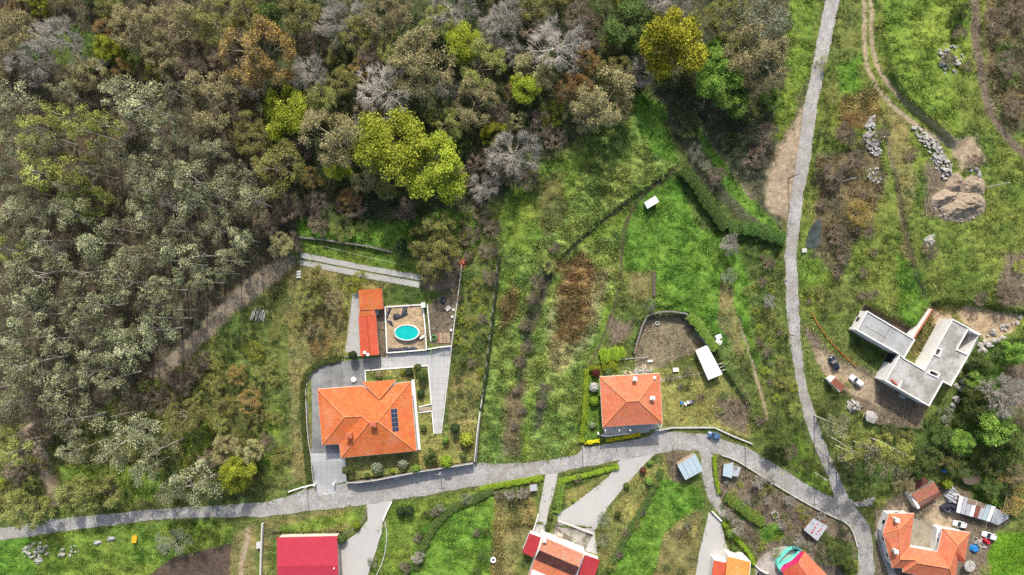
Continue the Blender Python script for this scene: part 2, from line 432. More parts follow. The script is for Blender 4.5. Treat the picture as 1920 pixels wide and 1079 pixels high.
plain('bark_pale', (.54, .51, .44), (.33, .30, .25), 1.2, 0.8)
plain('bark_brown', (.28, .225, .165), (.16, .125, .09), 2.5, 0.9)
plain('soil', (.135, .105, .085), (.08, .062, .05), 1.2, 0.95, 0.05)
plain('sand', (.37, .30, .215), (.20, .16, .115), 0.7, 0.95, 0.25)
plain('dirt', (.36, .29, .21), (.24, .19, .135), 0.8, 0.95, 0.05)
plain('stone', (.44, .42, .39), (.24, .23, .21), 2.0, 0.9, 0.06)
plain('stone_white', (.50, .48, .445), (.20, .19, .17), 1.4, 0.9, 0.04)
plain('stone_wall', (.25, .235, .21), (.12, .115, .10), 1.6, 0.95, 0.08)
plain('tarp_black', (.025, .027, .038), (.05, .055, .08), 1.2, 0.35, 0.05, spec=0.5)
plain('tarp_blue', (.03, .22, .55), (.02, .15, .42), 1.2, 0.4)
plain('red_plastic', (.55, .03, .05), (.42, .02, .04), 1.2, 0.4)
plain('yellow_plastic', (.72, .42, .02), (.60, .33, .02), 1.5, 0.5)
plain('green_plastic', (.16, .45, .16), (.10, .30, .10), 2.5, 0.5)
plain('cyan_paint', (.18, .66, .56), (.14, .56, .48), 1.0, 0.6)
plain('magenta_paint', (.62, .02, .14), (.52, .02, .12), 1.0, 0.6)
plain('terracotta', (.46, .20, .12), (.34, .14, .08), 2.0, 0.8)
plain('brick_red', (.46, .14, .08), (.32, .09, .05), 3.0, 0.85)
plain('orange_hose', (.62, .16, .04), (.5, .12, .03), 2.0, 0.5)
plain('tyre', (.02, .02, .02), (.03, .03, .03), 2.0, 0.8)
plain('car_white', (.75, .75, .74), (.68, .68, .68), 0.5, 0.2, spec=0.6)
plain('car_navy', (.012, .018, .035), (.015, .02, .04), 0.5, 0.15, spec=0.7)
plain('car_blue', (.10, .19, .36), (.09, .17, .32), 0.5, 0.2, metal=0.3, spec=0.6)
plain('solar', (.018, .026, .055), (.03, .04, .075), 1.5, 0.15, spec=0.6)
stained('slab_concrete', (.33, .32, .285), (.17, .165, .145), (.43, .425, .405), 0.22, 0.8, 0.9, 0.44, 0.62)
stained('slab_new', (.31, .315, .31), (.25, .255, .25), (.37, .375, .365), 0.2, 0.7, 0.9, 0.42, 0.6)
stained('paving_light', (.47, .475, .465), (.38, .385, .38), (.40, .405, .40), 0.3, 3.0, 0.8, joint=1.7)
stained('paving_stained', (.30, .305, .30), (.22, .225, .22), (.15, .155, .155), 0.16, 2.0, 0.8, 0.42, 0.6, joint=3.2)
stained('concrete_track', (.42, .42, .40), (.33, .33, .31), (.34, .33, .30), 0.4, 3.0)
stained('granite_setts', (.48, .465, .44), (.37, .36, .34), (.43, .42, .40), 0.25, 3.5)
stained('mossy_terrace', (.42, .40, .35), (.28, .26, .22), (.15, .135, .105), 0.22, 2.0, 0.9, 0.42, 0.5)
stained('terrace_stone', (.46, .43, .38), (.34, .31, .27), (.30, .26, .22), 0.35, 1.5)
stained('courtyard_old', (.36, .32, .24), (.25, .22, .17), (.22, .19, .14), 0.3, 1.8)
def road_mat():
    m, t, b = newmat('road'); g = geo(t)
    vo = nd(t, 'ShaderNodeTexVoronoi'); vo.inputs['Scale'].default_value = 2.6; t.links.new(g, vo.inputs['Vector'])
    c = ramp(t, noise(t, 0.35, 6, 0.7, g), [(0.30, (.25, .242, .228)), (0.70, (.43, .42, .40))])
    c = mixc(t, 0.65, c, ramp(t, vo.outputs['Color'], [(0.1, (.62, .62, .62)), (0.9, (1.25, 1.25, 1.25))]), 'MULTIPLY')
    c = mixc(t, ramp(t, noise(t, 0.11, 5, 0.7, g), [(0.48, (0, 0, 0)), (0.66, (.7, .7, .7))]), c, (.235, .215, .18))
    c = mixc(t, ramp(t, noise(t, .9, 8, .8, g), [(0.58, (0, 0, 0)), (0.66, (.55, .55, .55))]), c, (.17, .16, .13))
    t.links.new(c, b.inputs['Base Color']); b.inputs['Roughness'].default_value = 0.85; b.inputs['Specular IOR Level'].default_value = 0.2
    bump(t, b, vo.outputs['Distance'], 0.03, 0.6); M['road'] = m
road_mat()
rooftile('tile_orange', (.60, .165, .05), (.50, .12, .036), (.60, .23, .11), amt=0.36)
rooftile('ridge_orange', (.66, .25, .11), (.58, .19, .08), (.66, .30, .16), amt=0.1)
rooftile('tile_red', (.56, .105, .050), (.44, .075, .040), (.56, .16, .10), amt=0.4)
rooftile('tile_salmon', (.58, .185, .095), (.50, .145, .07), (.58, .23, .15), amt=0.3)
rooftile('tile_old', (.50, .21, .13), (.34, .13, .08), (.44, .26, .17), amt=0.35, s=1.2)
rooftile('tile_dark', (.16, .06, .045), (.09, .035, .03), (.14, .07, .055), amt=0.5)
rooftile('tile_yellow', (.62, .27, .07), (.54, .21, .05), (.62, .30, .10), amt=0.35)
ribbed('sheet_pink', (.46, .032, .058), (.37, .026, .048), 0.45)
ribbed('sheet_red', (.42, .035, .04), (.34, .03, .035), 0.5)
ribbed('sheet_white', (.78, .78, .77), (.70, .70, .69), 0.6)
ribbed('sheet_blue', (.42, .53, .58), (.36, .46, .51), 0.6)
ribbed('sheet_grey', (.48, .50, .52), (.36, .38, .40), 0.5, rust=(.30, .20, .13))
ribbed('sheet_rust', (.28, .09, .055), (.18, .06, .04), 0.5)
ribbed('sheet_brown', (.30, .22, .14), (.20, .145, .09), 0.5)
foliage('leaf_yellow', (.10, .13, .012), (.30, .355, .028), (.53, .59, .07), 0.25, 0.012)
foliage('leaf_lime', (.10, .17, .012), (.25, .37, .025), (.42, .52, .05))
foliage('leaf_ochre', (.15, .11, .035), (.31, .20, .06), (.46, .30, .10))
foliage('leaf_mustard', (.14, .145, .012), (.34, .345, .022), (.55, .53, .05), 0.25, 0.004)
foliage('leaf_tan', (.14, .13, .05), (.35, .32, .135), (.57, .53, .27))
foliage('leaf_olive', (.10, .115, .025), (.275, .295, .065), (.46, .48, .13))
foliage('leaf_hedge', (.03, .06, .012), (.085, .155, .03), (.17, .27, .06))
foliage('leaf_green', (.06, .11, .015), (.19, .32, .045), (.36, .50, .11), 0.25, 0.01)
foliage('leaf_mid', (.045, .075, .018), (.10, .15, .035), (.18, .24, .06))
foliage('leaf_dark', (.018, .035, .014), (.04, .07, .025), (.08, .12, .04))
foliage('leaf_sage', (.050, .055, .024), (.20, .215, .105), (.48, .49, .28), 0.2, 0.015)
foliage('leaf_silver', (.09, .105, .06), (.21, .235, .14), (.37, .40, .26), 0.2, 0.01)
foliage('leaf_red', (.07, .02, .015), (.15, .045, .03), (.24, .08, .05))
foliage('flower_white', (.30, .30, .26), (.70, .70, .66), (.88, .88, .85))
foliage('flower_yellow', (.45, .40, .01), (.75, .66, .015), (.90, .82, .03))
foliage('twig_brown', (.12, .10, .07), (.22, .18, .13), (.33, .28, .20), 0.0)
foliage('twig_grey', (.17, .155, .14), (.30, .28, .26), (.46, .44, .41), 0.0)
def stuff_mat(name, trans=0.25):
    m, t, b = newmat(name); at = nd(t, 'ShaderNodeAttribute', attribute_name='col')
    t.links.new(at.outputs['Color'], b.inputs['Base Color']); b.inputs['Roughness'].default_value = 0.8; b.inputs['Specular IOR Level'].default_value = 0.15
    tr = nd(t, 'ShaderNodeBsdfTranslucent'); t.links.new(at.outputs['Color'], tr.inputs[0]); mx = nd(t, 'ShaderNodeMixShader'); mx.inputs[0].default_value = trans
    t.links.new(b.outputs[0], mx.inputs[1]); t.links.new(tr.outputs[0], mx.inputs[2]); t.links.new(mx.outputs[0], t.nodes['Material Output'].inputs[0]); M[name] = m
stuff_mat('blades'); stuff_mat('twigs', 0.05)
def ground_mat():
    m, t, b = newmat('ground'); g = geo(t); at = nd(t, 'ShaderNodeAttribute', attribute_name='gcol')
    f1 = ramp(t, noise(t, 0.8, 8, 0.75, g), [(0.25, (.35, .35, .35)), (0.75, (1.5, 1.5, 1.5))])
    f2 = ramp(t, noise(t, 0.12, 4, 0.6, g), [(0.3, (.82, .80, .78)), (0.7, (1.15, 1.14, 1.08))])
    c = mixc(t, 1.0, at.outputs['Color'], f1, 'MULTIPLY'); c = mixc(t, 1.0, c, f2, 'MULTIPLY')
    t.links.new(c, b.inputs['Base Color']); b.inputs['Roughness'].default_value = 0.95; b.inputs['Specular IOR Level'].default_value = 0.1
    bump(t, b, noise(t, 1.2, 6, 0.7, g), 0.35, 0.8); M['ground'] = m
ground_mat()
def water_mat():
    m, t, b = newmat('pool_water'); g = geo(t)
    t.links.new(ramp(t, noise(t, 0.7, 4, 0.6, g), [(0.3, (.0, .36, .33)), (0.7, (.01, .46, .42))]), b.inputs['Base Color'])
    b.inputs['Roughness'].default_value = 0.05; bump(t, b, noise(t, 3, 3, .5, g), 0.01, 0.4); M['pool_water'] = m
    m, t, b = newmat('pond_water'); g = geo(t)
    t.links.new(ramp(t, noise(t, 0.5, 5, 0.6, g), [(0.4, (.035, .045, .040)), (0.65, (.085, .10, .085))]), b.inputs['Base Color']); b.inputs['Roughness'].default_value = 0.12; M['pond_water'] = m
water_mat()

# ------------------------------------------------------------------ ground cover zones (photo pixels)
TY = {
 'forest': (.098, .085, .056), 'under': (.125, .135, .045), 'grass': (.160, .235, .042), 'lush': (.122, .235, .036), 'tuss': (.180, .250, .062),
 'straw': (.27, .275, .12), 'dryg': (.215, .205, .080), 'lawn': (.145, .245, .042), 'drylawn': (.245, .25, .080), 'soil': (.105, .078, .060), 'dirt': (.36, .29, .205),
 'sand': (.40, .305, .20), 'earth': (.185, .150, .110), 'bramble': (.095, .100, .058), 'meadow': (.150, .200, .044), 'brownscrub': (.155, .135, .072),
 'lime': (.135, .27, .022), 'track': (.265, .22, .16), 'yard': (.225, .195, .13), 'darkgreen': (.085, .125, .032), 'rust': (.20, .145, .062), 'understory': (.082, .098, .045), 'scrub': (.128, .165, .045), 'gold': (.22, .20, .075)}
TR1_ = [(1618,-60),(1640,-60),(1634,40),(1638,110),(1655,150),(1690,190),(1735,228),(1800,268),(1786,276),(1720,235),(1672,200),(1640,165),(1620,120),(1618,50)]
def band(pts, w): 
    L, R = offset_path(smooth_path(pts, 1), w/2); return L+R[::-1]
TR1 = band([(1622,-60),(1620,40),(1622,110),(1640,160),(1675,200),(1722,240),(1790,276)], 8); TR1b = band([(1637,-60),(1632,40),(1638,105),(1658,150),(1695,190),(1740,228),(1800,268)], 8)
TR3 = band([(1655,220),(1672,300),(1690,400),(1712,500),(1738,560)], 5); PTH = band([(1303,205),(1318,245),(1350,290),(1390,345),(1412,375)], 4); PTH2 = band([(1268,312),(1200,372),(1176,410),(1166,470),(1163,540),(1130,640),(1095,700)], 4); PTH3 = band([(1385,600),(1405,660),(1425,730),(1440,790)], 5)
TR2 = [(1812,-60),(1832,-60),(1842,90),(1852,160),(1870,215),(1885,240),(1925,285),(1925,302),(1880,260),(1850,215),(1835,160),(1822,80)]
DT = [(560,480),(530,483),(496,499),(455,532),(404,581),(334,652),(280,690),(280,710),(310,706),(350,675),(420,610),(470,565),(490,548),(525,522),(555,500)]
SHOULDER = [(1507,200),(1480,240),(1455,290),(1435,330),(1430,372),(1450,395),(1474,418),(1490,340),(1508,240)]
ZONES = [
 ([(-900,-900),(1300,-900),(1230,60),(1200,170),(1100,250),(985,320),(920,380),(860,440),(560,440),(540,490),(420,590),(300,700),(150,800),(-900,830)], 'forest', 12),
 ([(490,-900),(1300,-900),(1230,60),(1200,170),(1100,250),(985,320),(920,380),(860,440),(600,430),(560,340),(500,260),(470,120)], 'understory', 20),
 ([(1230,-900),(1548,-900),(1540,60),(1500,220),(1450,340),(1470,440),(1400,430),(1290,310),(1230,190),(1200,110)], 'bramble', 12),
 ([(1480,-60),(1545,-60),(1520,130),(1480,240),(1440,290),(1470,150)], 'grass', 10),
 ([(1300,200),(1330,260),(1400,360),(1440,400),(1470,440),(1430,420),(1370,370),(1310,260)], 'lush', 6),
 ([(560,415),(740,415),(830,395),(870,400),(860,480),(735,470),(640,452),(556,443)], 'lush', 10),
 ([(100,30),(200,80),(190,140),(90,120)], 'darkgreen', 14), ([(40,60),(75,60),(80,110),(50,115)], 'lush', 14), ([(210,80),(270,100),(250,140),(200,130)], 'darkgreen', 10),
 ([(-900,830),(150,790),(300,705),(420,610),(500,545),(545,500),(548,640),(575,900),(430,945),(-900,1000)], 'under', 12),
 ([(380,600),(470,570),(520,600),(530,700),(480,730),(400,690),(350,690)], 'scrub', 14),
 ([(340,800),(390,790),(395,860),(350,860)], 'grass', 14), ([(110,870),(300,880),(300,900),(120,905)], 'grass', 10), ([(220,860),(330,900),(320,935),(215,950)], 'grass', 14),
 ([(545,500),(660,545),(650,670),(575,690),(590,900),(540,910),(535,600)], 'dryg', 6), ([(510,640),(540,600),(545,900),(490,910),(500,760)], 'scrub', 8), ([(480,790),(520,760),(530,860),(500,890)], 'grass', 12),
 ([(556,446),(640,455),(735,472),(790,500),(790,518),(560,472)], 'grass', 4), ([(560,496),(786,540),(716,545),(640,535),(560,505)], 'dryg', 4), ([(720,538),(870,500),(860,560),(720,575)], 'darkgreen', 6), ([(786,480),(866,470),(866,540),(790,545)], 'earth', 8),
 ([(722,575),(793,571),(800,656),(726,662)], 'sand', 2), ([(801,570),(860,540),(848,648),(806,645)], 'earth', 5), ([(704,582),(722,578),(726,668),(711,668)], 'earth', 3),
 ([(640,545),(676,545),(678,668),(646,668)], 'drylawn', 3),
 ([(865,400),(935,380),(930,520),(910,700),(893,830),(850,800),(845,660),(862,540)], 'scrub', 6), ([(880,400),(905,380),(900,460),(880,470)], 'grass', 8), ([(848,690),(900,700),(893,800),(835,790)], 'dryg', 8),
 ([(685,695),(803,686),(809,760),(784,764),(775,716)], 'drylawn', 1), ([(784,770),(810,770),(814,815),(893,790),(889,866),(790,884),(655,903),(648,858),(783,848)], 'drylawn', 1),
 ([(935,470),(945,400),(1000,320),(1090,270),(1180,180),(1250,200),(1270,305),(1050,480),(1000,600),(975,860),(897,868),(915,680)], 'tuss', 8),
 ([(940,400),(1000,330),(1080,280),(1110,300),(1050,400),(1000,470),(945,470)], 'grass', 14), ([(1180,170),(1245,195),(1265,300),(1225,290),(1200,240)], 'lush', 10), ([(1000,330),(1060,320),(1060,420),(1020,450)], 'under', 12),
 ([(1010,500),(1040,490),(1020,560),(992,640),(984,700),(974,700),(985,610)], 'bramble', 8), ([(935,520),(975,500),(960,600),(925,640)], 'grass', 10),
 ([(1050,485),(1175,390),(1165,520),(1120,650),(1085,830),(1075,857),(978,862),(995,640)], 'tuss', 4), ([(1060,520),(1150,500),(1110,640),(1040,700),(1020,600)], 'straw', 18), ([(1046,495),(1100,470),(1118,505),(1098,550),(1110,600),(1085,640),(1040,632),(1048,560)], 'rust', 16), ([(930,560),(965,530),(970,590),(935,620)], 'rust', 18),
 ([(980,740),(1000,740),(990,862),(978,862)], 'grass', 4), ([(945,740),(985,700),(978,860),(945,858)], 'brownscrub', 12), ([(1010,720),(1035,720),(1020,800),(1000,820)], 'bramble', 10),
 ([(1140,560),(1165,530),(1130,650),(1095,700),(1075,857),(1085,760),(1110,660)], 'grass', 4),
 ([(1060,470),(1180,385),(1265,312),(1272,322),(1190,380),(1172,420),(1150,440)], 'grass', 4), ([(1195,375),(1268,316),(1275,330),(1200,385),(1180,420),(1172,500),(1164,500),(1168,420)], 'darkgreen', 3),
 ([(1175,420),(1200,378),(1268,330),(1340,420),(1400,470),(1460,470),(1470,560),(1480,680),(1440,700),(1360,640),(1310,590),(1215,580),(1225,510),(1170,510)], 'lush', 6),
 ([(1265,320),(1300,320),(1340,400),(1350,440),(1310,430)], 'darkgreen', 8), ([(1380,440),(1465,455),(1462,520),(1400,520)], 'darkgreen', 10),
 ([(1350,530),(1368,530),(1385,600),(1400,680),(1420,760),(1400,760),(1370,640),(1345,600)], 'dryg', 6),
 ([(1400,500),(1470,500),(1482,680),(1505,780),(1480,800),(1440,720),(1410,620)], 'scrub', 12),
 ([(1165,510),(1225,510),(1215,580),(1195,640),(1125,680),(1150,590)], 'scrub', 6), ([(1180,515),(1222,512),(1215,560),(1185,560)], 'dryg', 10), ([(1150,600),(1190,600),(1180,640),(1140,650)], 'earth', 12), ([(1222,510),(1230,510),(1230,560),(1222,560)], 'soil', 2),
 ([(1192,655),(1192,640),(1204,602),(1216,592),(1284,590),(1312,628),(1330,650),(1240,690),(1190,690)], 'yard', 3),
 ([(1097,690),(1126,690),(1130,826),(1093,828)], 'lawn', 1),
 ([(1236,692),(1330,690),(1356,700),(1405,760),(1408,825),(1345,800),(1243,800)], 'drylawn', 4), ([(1340,740),(1400,750),(1405,810),(1350,795)], 'earth', 14),
 ([(1350,640),(1440,700),(1480,680),(1510,800),(1560,930),(1440,860),(1412,826),(1405,740)], 'scrub', 6), ([(1500,800),(1560,930),(1500,900),(1470,840)], 'grass', 6),
 ([(1575,-900),(3000,-900),(3000,640),(1920,640),(1850,600),(1740,560),(1600,590),(1505,600),(1492,480),(1512,260)], 'meadow', 6),
 ([(1560,-60),(1612,-60),(1614,120),(1610,190),(1545,190)], 'scrub', 10), ([(1570,120),(1612,100),(1614,190),(1580,190)], 'lush', 14),
 ([(1650,-60),(1770,-60),(1780,80),(1800,180),(1795,250),(1695,175),(1660,80)], 'grass', 8), ([(1780,-60),(1812,-60),(1825,90),(1800,160)], 'grass', 12),
 ([(1850,-200),(3000,-200),(3000,280),(1890,250),(1850,150)], 'brownscrub', 14), ([(1870,80),(1900,80),(1910,160),(1880,170)], 'darkgreen', 14),
 ([(1525,290),(1640,270),(1660,330),(1640,420),(1600,460),(1560,560),(1520,500),(1530,400)], 'brownscrub', 12), ([(1585,380),(1640,370),(1635,430),(1600,440)], 'gold', 12), ([(1580,180),(1650,160),(1660,220),(1580,240)], 'gold', 14),
 ([(1660,190),(1700,220),(1720,340),(1700,430),(1740,540),(1700,560),(1690,440),(1670,300)], 'dryg', 8), ([(1680,480),(1725,500),(1745,560),(1720,620),(1690,600)], 'lush', 6),
 ([(1500,490),(1540,480),(1600,590),(1560,600),(1510,560)], 'grass', 8), ([(1525,540),(1600,520),(1640,560),(1590,600),(1540,580)], 'scrub', 10),
 ([(1740,300),(1800,340),(1790,420),(1730,400)], 'earth', 12), ([(1780,260),(1830,250),(1850,300),(1800,320)], 'dirt', 14), ([(1880,480),(1930,470),(1930,580),(1870,560)], 'earth', 14),
 ([(1505,605),(1530,625),(1570,670),(1650,700),(1740,760),(1725,806),(1640,794),(1590,740),(1545,700),(1515,640)], 'earth', 5), ([(1525,650),(1560,670),(1640,710),(1650,760),(1600,740),(1545,700)], 'dirt', 6),
 ([(1596,625),(1660,665),(1640,690),(1590,650)], 'darkgreen', 4), ([(1620,570),(1720,622),(1742,572),(1716,636),(1610,600)], 'soil', 4),
 ([(1742,572),(1800,575),(1800,600),(1740,690),(1700,660)], 'gold', 5), ([(1748,575),(1785,590),(1770,640),(1755,620)], 'sand', 6), ([(1795,585),(1812,572),(1916,592),(1896,622),(1850,640),(1800,600)], 'sand', 5),
 ([(1845,640),(3000,560),(3000,980),(1900,975),(1790,900),(1640,930),(1590,900),(1540,820),(1560,760),(1640,800),(1725,806),(1785,735)], 'darkgreen', 8),
 ([(1520,760),(1600,760),(1640,800),(1590,900),(1545,830)], 'scrub', 6), ([(1830,660),(1920,650),(1910,720),(1820,740)], 'lush', 14), ([(1880,690),(1930,680),(1930,800),(1880,790)], 'earth', 12), ([(1790,780),(1900,770),(1900,860),(1800,860)], 'lush', 16),
 ([(-900,1013),(440,976),(440,1079),(280,1100),(-900,1300)], 'grass', 6), ([(0,1010),(60,1010),(60,1079),(0,1079)], 'lush', 14), ([(270,1085),(330,1042),(440,1018),(452,1040),(430,1085)], 'soil', 3), ([(440,1000),(480,980),(480,1085),(430,1085)], 'dryg', 8), ([(462,985),(470,985),(458,1085),(445,1085)], 'dirt', 5),
 ([(490,972),(690,950),(690,960),(640,1003),(510,1008),(490,1100)], 'dryg', 5), ([(520,985),(680,955),(670,985),(540,1000)], 'grass', 10),
 ([(735,945),(925,915),(930,930),(930,1100),(690,1100),(720,1000)], 'grass', 5), ([(790,990),(850,950),(925,930),(920,1100),(760,1100)], 'lush', 6),
 ([(930,930),(1008,910),(1000,1000),(965,1060),(920,1100)], 'gold', 6), ([(955,990),(990,980),(960,1100),(930,1100)], 'dryg', 8),
 ([(1050,890),(1160,870),(1100,920),(1050,962)], 'darkgreen', 4), ([(1060,920),(1140,890),(1060,960)], 'drylawn', 5),
 ([(1180,900),(1260,850),(1275,920),(1180,1010),(1140,1100),(1120,1000)], 'drylawn', 6), ([(1235,895),(1275,905),(1312,915),(1322,945),(1262,1005),(1232,1055),(1210,1110),(1120,1110),(1162,1030),(1205,960)], 'lush', 4),
 ([(1245,1000),(1310,950),(1320,970),(1300,1100),(1220,1100)], 'dryg', 4), ([(1245,850),(1300,840),(1280,905),(1262,905)], 'earth', 5),
 ([(1345,858),(1400,880),(1510,950),(1590,985),(1605,1015),(1600,1100),(1540,1070),(1470,1040),(1430,1060),(1390,1000),(1345,950)], 'earth', 4),
 ([(1360,930),(1400,945),(1430,980),(1390,975)], 'lush', 8), ([(1420,985),(1470,980),(1470,1010),(1430,1015)], 'lush', 4), ([(1540,1000),(1600,1020),(1600,1085),(1560,1070)], 'darkgreen', 8),
 ([(1640,960),(1700,922),(1790,905),(1895,975),(1862,1000),(1850,1100),(1640,1100)], 'earth', 4), ([(1660,940),(1700,925),(1705,955),(1680,965)], 'dirt', 8), ([(1750,950),(1800,930),(1800,1000),(1720,990)], 'dirt', 8),
 ([(1868,1000),(2200,985),(2200,1300),(1845,1300),(1852,1040)], 'lime', 3), ([(1840,1060),(1862,1060),(1850,1100),(1830,1100)], 'drylawn', 6), ([(1820,930),(1870,925),(1880,945),(1830,950)], 'lush', 8),
 (DT, 'track', 9), ([(60,790),(85,840),(100,890),(118,945),(100,950),(80,900),(60,850),(40,800)], 'dirt', 8), (SHOULDER, 'dirt', 14), (TR1, 'dirt', 3), (TR1b, 'dirt', 3), (TR3, 'earth', 3), (band([(1268,314),(1200,364),(1130,414),(1052,486),(1014,552)], 3.5), 'soil', 2), (PTH, 'earth', 2), (PTH2, 'soil', 2), (PTH3, 'dirt', 3), (TR2, 'earth', 4),  # the soil-coloured band below the diagonal ledge paints in its shadow line
]
def ground_color(px, py):
    n1 = fnoise(px, py, 26, 11) - .5; n2 = fnoise(px, py, 26, 12) - .5
    qx, qy = px, py
    base = np.array(TY['scrub']); C = np.broadcast_to(base, px.shape + (3,)).copy(); T = np.zeros(px.shape, int)
    names = list(TY)
    for poly, ty, soft in ZONES:
        P = np.array(poly, float); m = (px > P[:, 0].min()-3*soft-8) & (px < P[:, 0].max()+3*soft+8) & (py > P[:, 1].min()-3*soft-8) & (py < P[:, 1].max()+3*soft+8)
        if not m.any(): continue
        k = min(soft*1.8, 26)
        sd = poly_sd(qx[m] + n1[m]*k, qy[m] + n2[m]*k, poly)
        w = sstep(0.5 - sd/(soft*1.0+0.5))
        C[m] = C[m]*(1-w[:, None]) + np.array(TY[ty])*w[:, None]
        T[m] = np.where(w > 0.5, names.index(ty), T[m])
    # wild mottling: greener and browner patches inside every cover
    g = fnoise(px, py, 40, 21, 4)[..., None]; h = fnoise(px, py, 14, 31, 3)[..., None]
    nat = np.isin(T, [names.index(n) for n in ('forest', 'under', 'grass', 'lush', 'tuss', 'straw', 'dryg', 'meadow', 'brownscrub', 'darkgreen', 'scrub', 'gold', 'bramble', 'drylawn', 'rust', 'understory')])[..., None]
    tint = 1 + nat*((g-.5)*np.array([.75, .3, .4]) + (h-.5)*np.array([.75, .65, .55]))
    return np.clip(C*tint, .01, .9), T
TYN = list(TY); GC = {}
RELIEF = {'rust': 1.0, 'understory': .7, 'yard': .15, 'tuss': 1.0, 'straw': 1.1, 'lush': .55, 'grass': .6, 'meadow': .5, 'scrub': .6, 'gold': .5, 'brownscrub': .6, 'darkgreen': .6, 'bramble': .7, 'forest': .6, 'under': .5, 'dryg': .35, 'sand': .15, 'dirt': .12}
def build_ground():
    fine_x = np.arange(-172, 172.01, 0.45); fine_y = np.arange(-102, 102.01, 0.45)
    fx = np.concatenate([[-2500, -1200, -600, -350, -230, -190], fine_x, [190, 230, 350, 600, 1200, 2500]]); fy = np.concatenate([[-2500, -1200, -600, -300, -160, -115], fine_y, [115, 160, 300, 600, 1200, 2500]])
    X, Y = np.meshgrid(fx, fy); Z = terrain_exact(X, Y); px, py = PXY(X, Y, Z)
    C, T = ground_color(px.ravel(), py.ravel()); amp = np.array([RELIEF.get(n, 0) for n in TYN])[T].reshape(X.shape)
    for _ in range(3): amp[1:-1, 1:-1] = (amp[1:-1, 1:-1]+amp[:-2, 1:-1]+amp[2:, 1:-1]+amp[1:-1, :-2]+amp[1:-1, 2:])/5
    
    for p in PAVED:
        P = np.array(p); m = (px > P[:, 0].min()-10) & (px < P[:, 0].max()+10) & (py > P[:, 1].min()-10) & (py < P[:, 1].max()+10); amp[m] *= sstep((poly_sd(px[m], py[m], p)-2)/6)
    n_ = fnoise(X+.6*Y, Y*1.5, 2.0, 91, 3)-.5
    Z = Z+amp*n_*(np.abs(X) < 175); f = (1+(amp*n_*1.1))[..., None].reshape(-1, 1); C = np.clip(C*f, .01, .9)
    GC['x0'], GC['y0'], GC['C'], GC['T'] = fx, fy, C.reshape(X.shape+(3,)), T.reshape(X.shape)
    ny, nx = X.shape; i = np.arange(ny*nx).reshape(ny, nx)
    F = np.stack([i[:-1, :-1], i[:-1, 1:], i[1:, 1:], i[1:, :-1]], -1).reshape(-1, 4)
    me = np_mesh('ground', np.stack([X.ravel(), Y.ravel(), Z.ravel()], 1), F)
    at = me.attributes.new('gcol', 'FLOAT_COLOR', 'POINT'); at.data.foreach_set('color', np.concatenate([C, np.ones((len(C), 1))], 1).astype(np.float32).ravel())
    me.shade_smooth(); me.materials.append(M['ground'])
    o = bpy.data.objects.new('ground', me); COL.objects.link(o); tag(o, kind='structure')
# ------------------------------------------------------------------ roads and paving
ROAD_MAIN = [(-60,1003),(0,991),(100,974),(200,964),(299,954),(399,949),(499,941),(536,932),(575,918),(632,909),(704,899),(788,885),(891,868),(971,869),(1040,860),(1082,853),(1093,840),(1137,833),(1215,820),(1232,808),(1325,815),(1397,837),(1442,863),(1475,885),(1519,913),(1563,935),
             (1565,932),(1551,891),(1526,835),(1505,780),(1502,757),(1489,698),(1481,640),(1473,567),(1471,478),(1476,419),(1485,360),(1494,300),(1507,200),(1528,100),(1547,0),(1562,-70),(1590,-70),(1574,0),(1553,100),(1532,200),(1519,300),(1507,360),(1500,419),(1493,478),(1498,567),(1499,609),(1508,698),(1521,757),(1542,820),(1548,835),(1572,891),(1591,935),
             (1619,971),(1633,990),(1637,1024),(1640,1079),(1642,1130),(1608,1130),(1608,1079),(1609,1029),(1605,1010),(1591,982),(1558,968),(1514,946),(1453,910),(1397,874),(1353,854),(1336,850),(1275,843),(1228,852),(1162,863),(1046,887),(1023,889),(900,911),(860,918),(800,929),(735,938),(687,947),(584,958),(499,969),(366,971),(283,976),(200,986),(100,999),(0,1013),(-60,1022)]
ground_sheet('road', ROAD_MAIN, 'road', 0.09, 1.2, jitter=.38)
ground_sheet('side_lane', [(1311,846),(1336,851),(1342,900),(1347,930),(1362,965),(1352,970),(1330,940),(1318,900)], 'road', 0.095, 1.5, jitter=.3)
ground_sheet('courtyard_paving', [(714,670),(726,665),(803,659),(847,650),(827,813),(814,814),(809,760),(803,686),(714,693)], 'paving_light', 0.06, 2.0)
ground_sheet('courtyard_concrete', [(713.5,669),(640,678),(602,685),(583,702),(574,722),(576,760),(580,815),(583,850),(650,850),(650,800),(690,730),(685,695),(713.5,693)], 'paving_stained', 0.07, 2.0)
ground_sheet('driveway_paving', [(583,850),(586,873),(590,905),(593,914),(598,930),(630,925),(632,907),(650,903),(647,850)], 'paving_light', 0.12, 1.0)
ground_sheet('annex_path', [(661,552),(672,546),(677,600),(680,668),(646,670),(650,640)], 'concrete_track', 0.07, 2.0)
for k, pl in enumerate(([(563,473),(676,496),(788,516),(787,526),(676,506),(563,484)], [(563,487),(676,509),(787,529),(786,540),(676,520),(563,497)])):
    ground_sheet('concrete_strip', pl, 'concrete_track', 0.10, 2.0, jitter=.12)
ground_sheet('driveway', [(687,947),(735,937),(718,975),(716,1000),(712,1010),(690,1079),(688,1130),(636,1130),(637,1020),(670,1000),(690,975)], 'granite_setts', 0.08, 1.6, jitter=.15)
ground_sheet('driveway', [(1023,889),(1046,887),(1042,915),(1028,960),(1020,1003),(997,1001),(1010,960),(1018,920)], 'granite_setts', 0.08, 1.6, jitter=.15)
ground_sheet('driveway', [(1162,863),(1228,852),(1200,880),(1165,920),(1140,950),(1115,995),(1120,1040),(1085,1030),(1045,992),(1046,965),(1090,935),(1140,895)], 'granite_setts', 0.08, 1.6, jitter=.15)
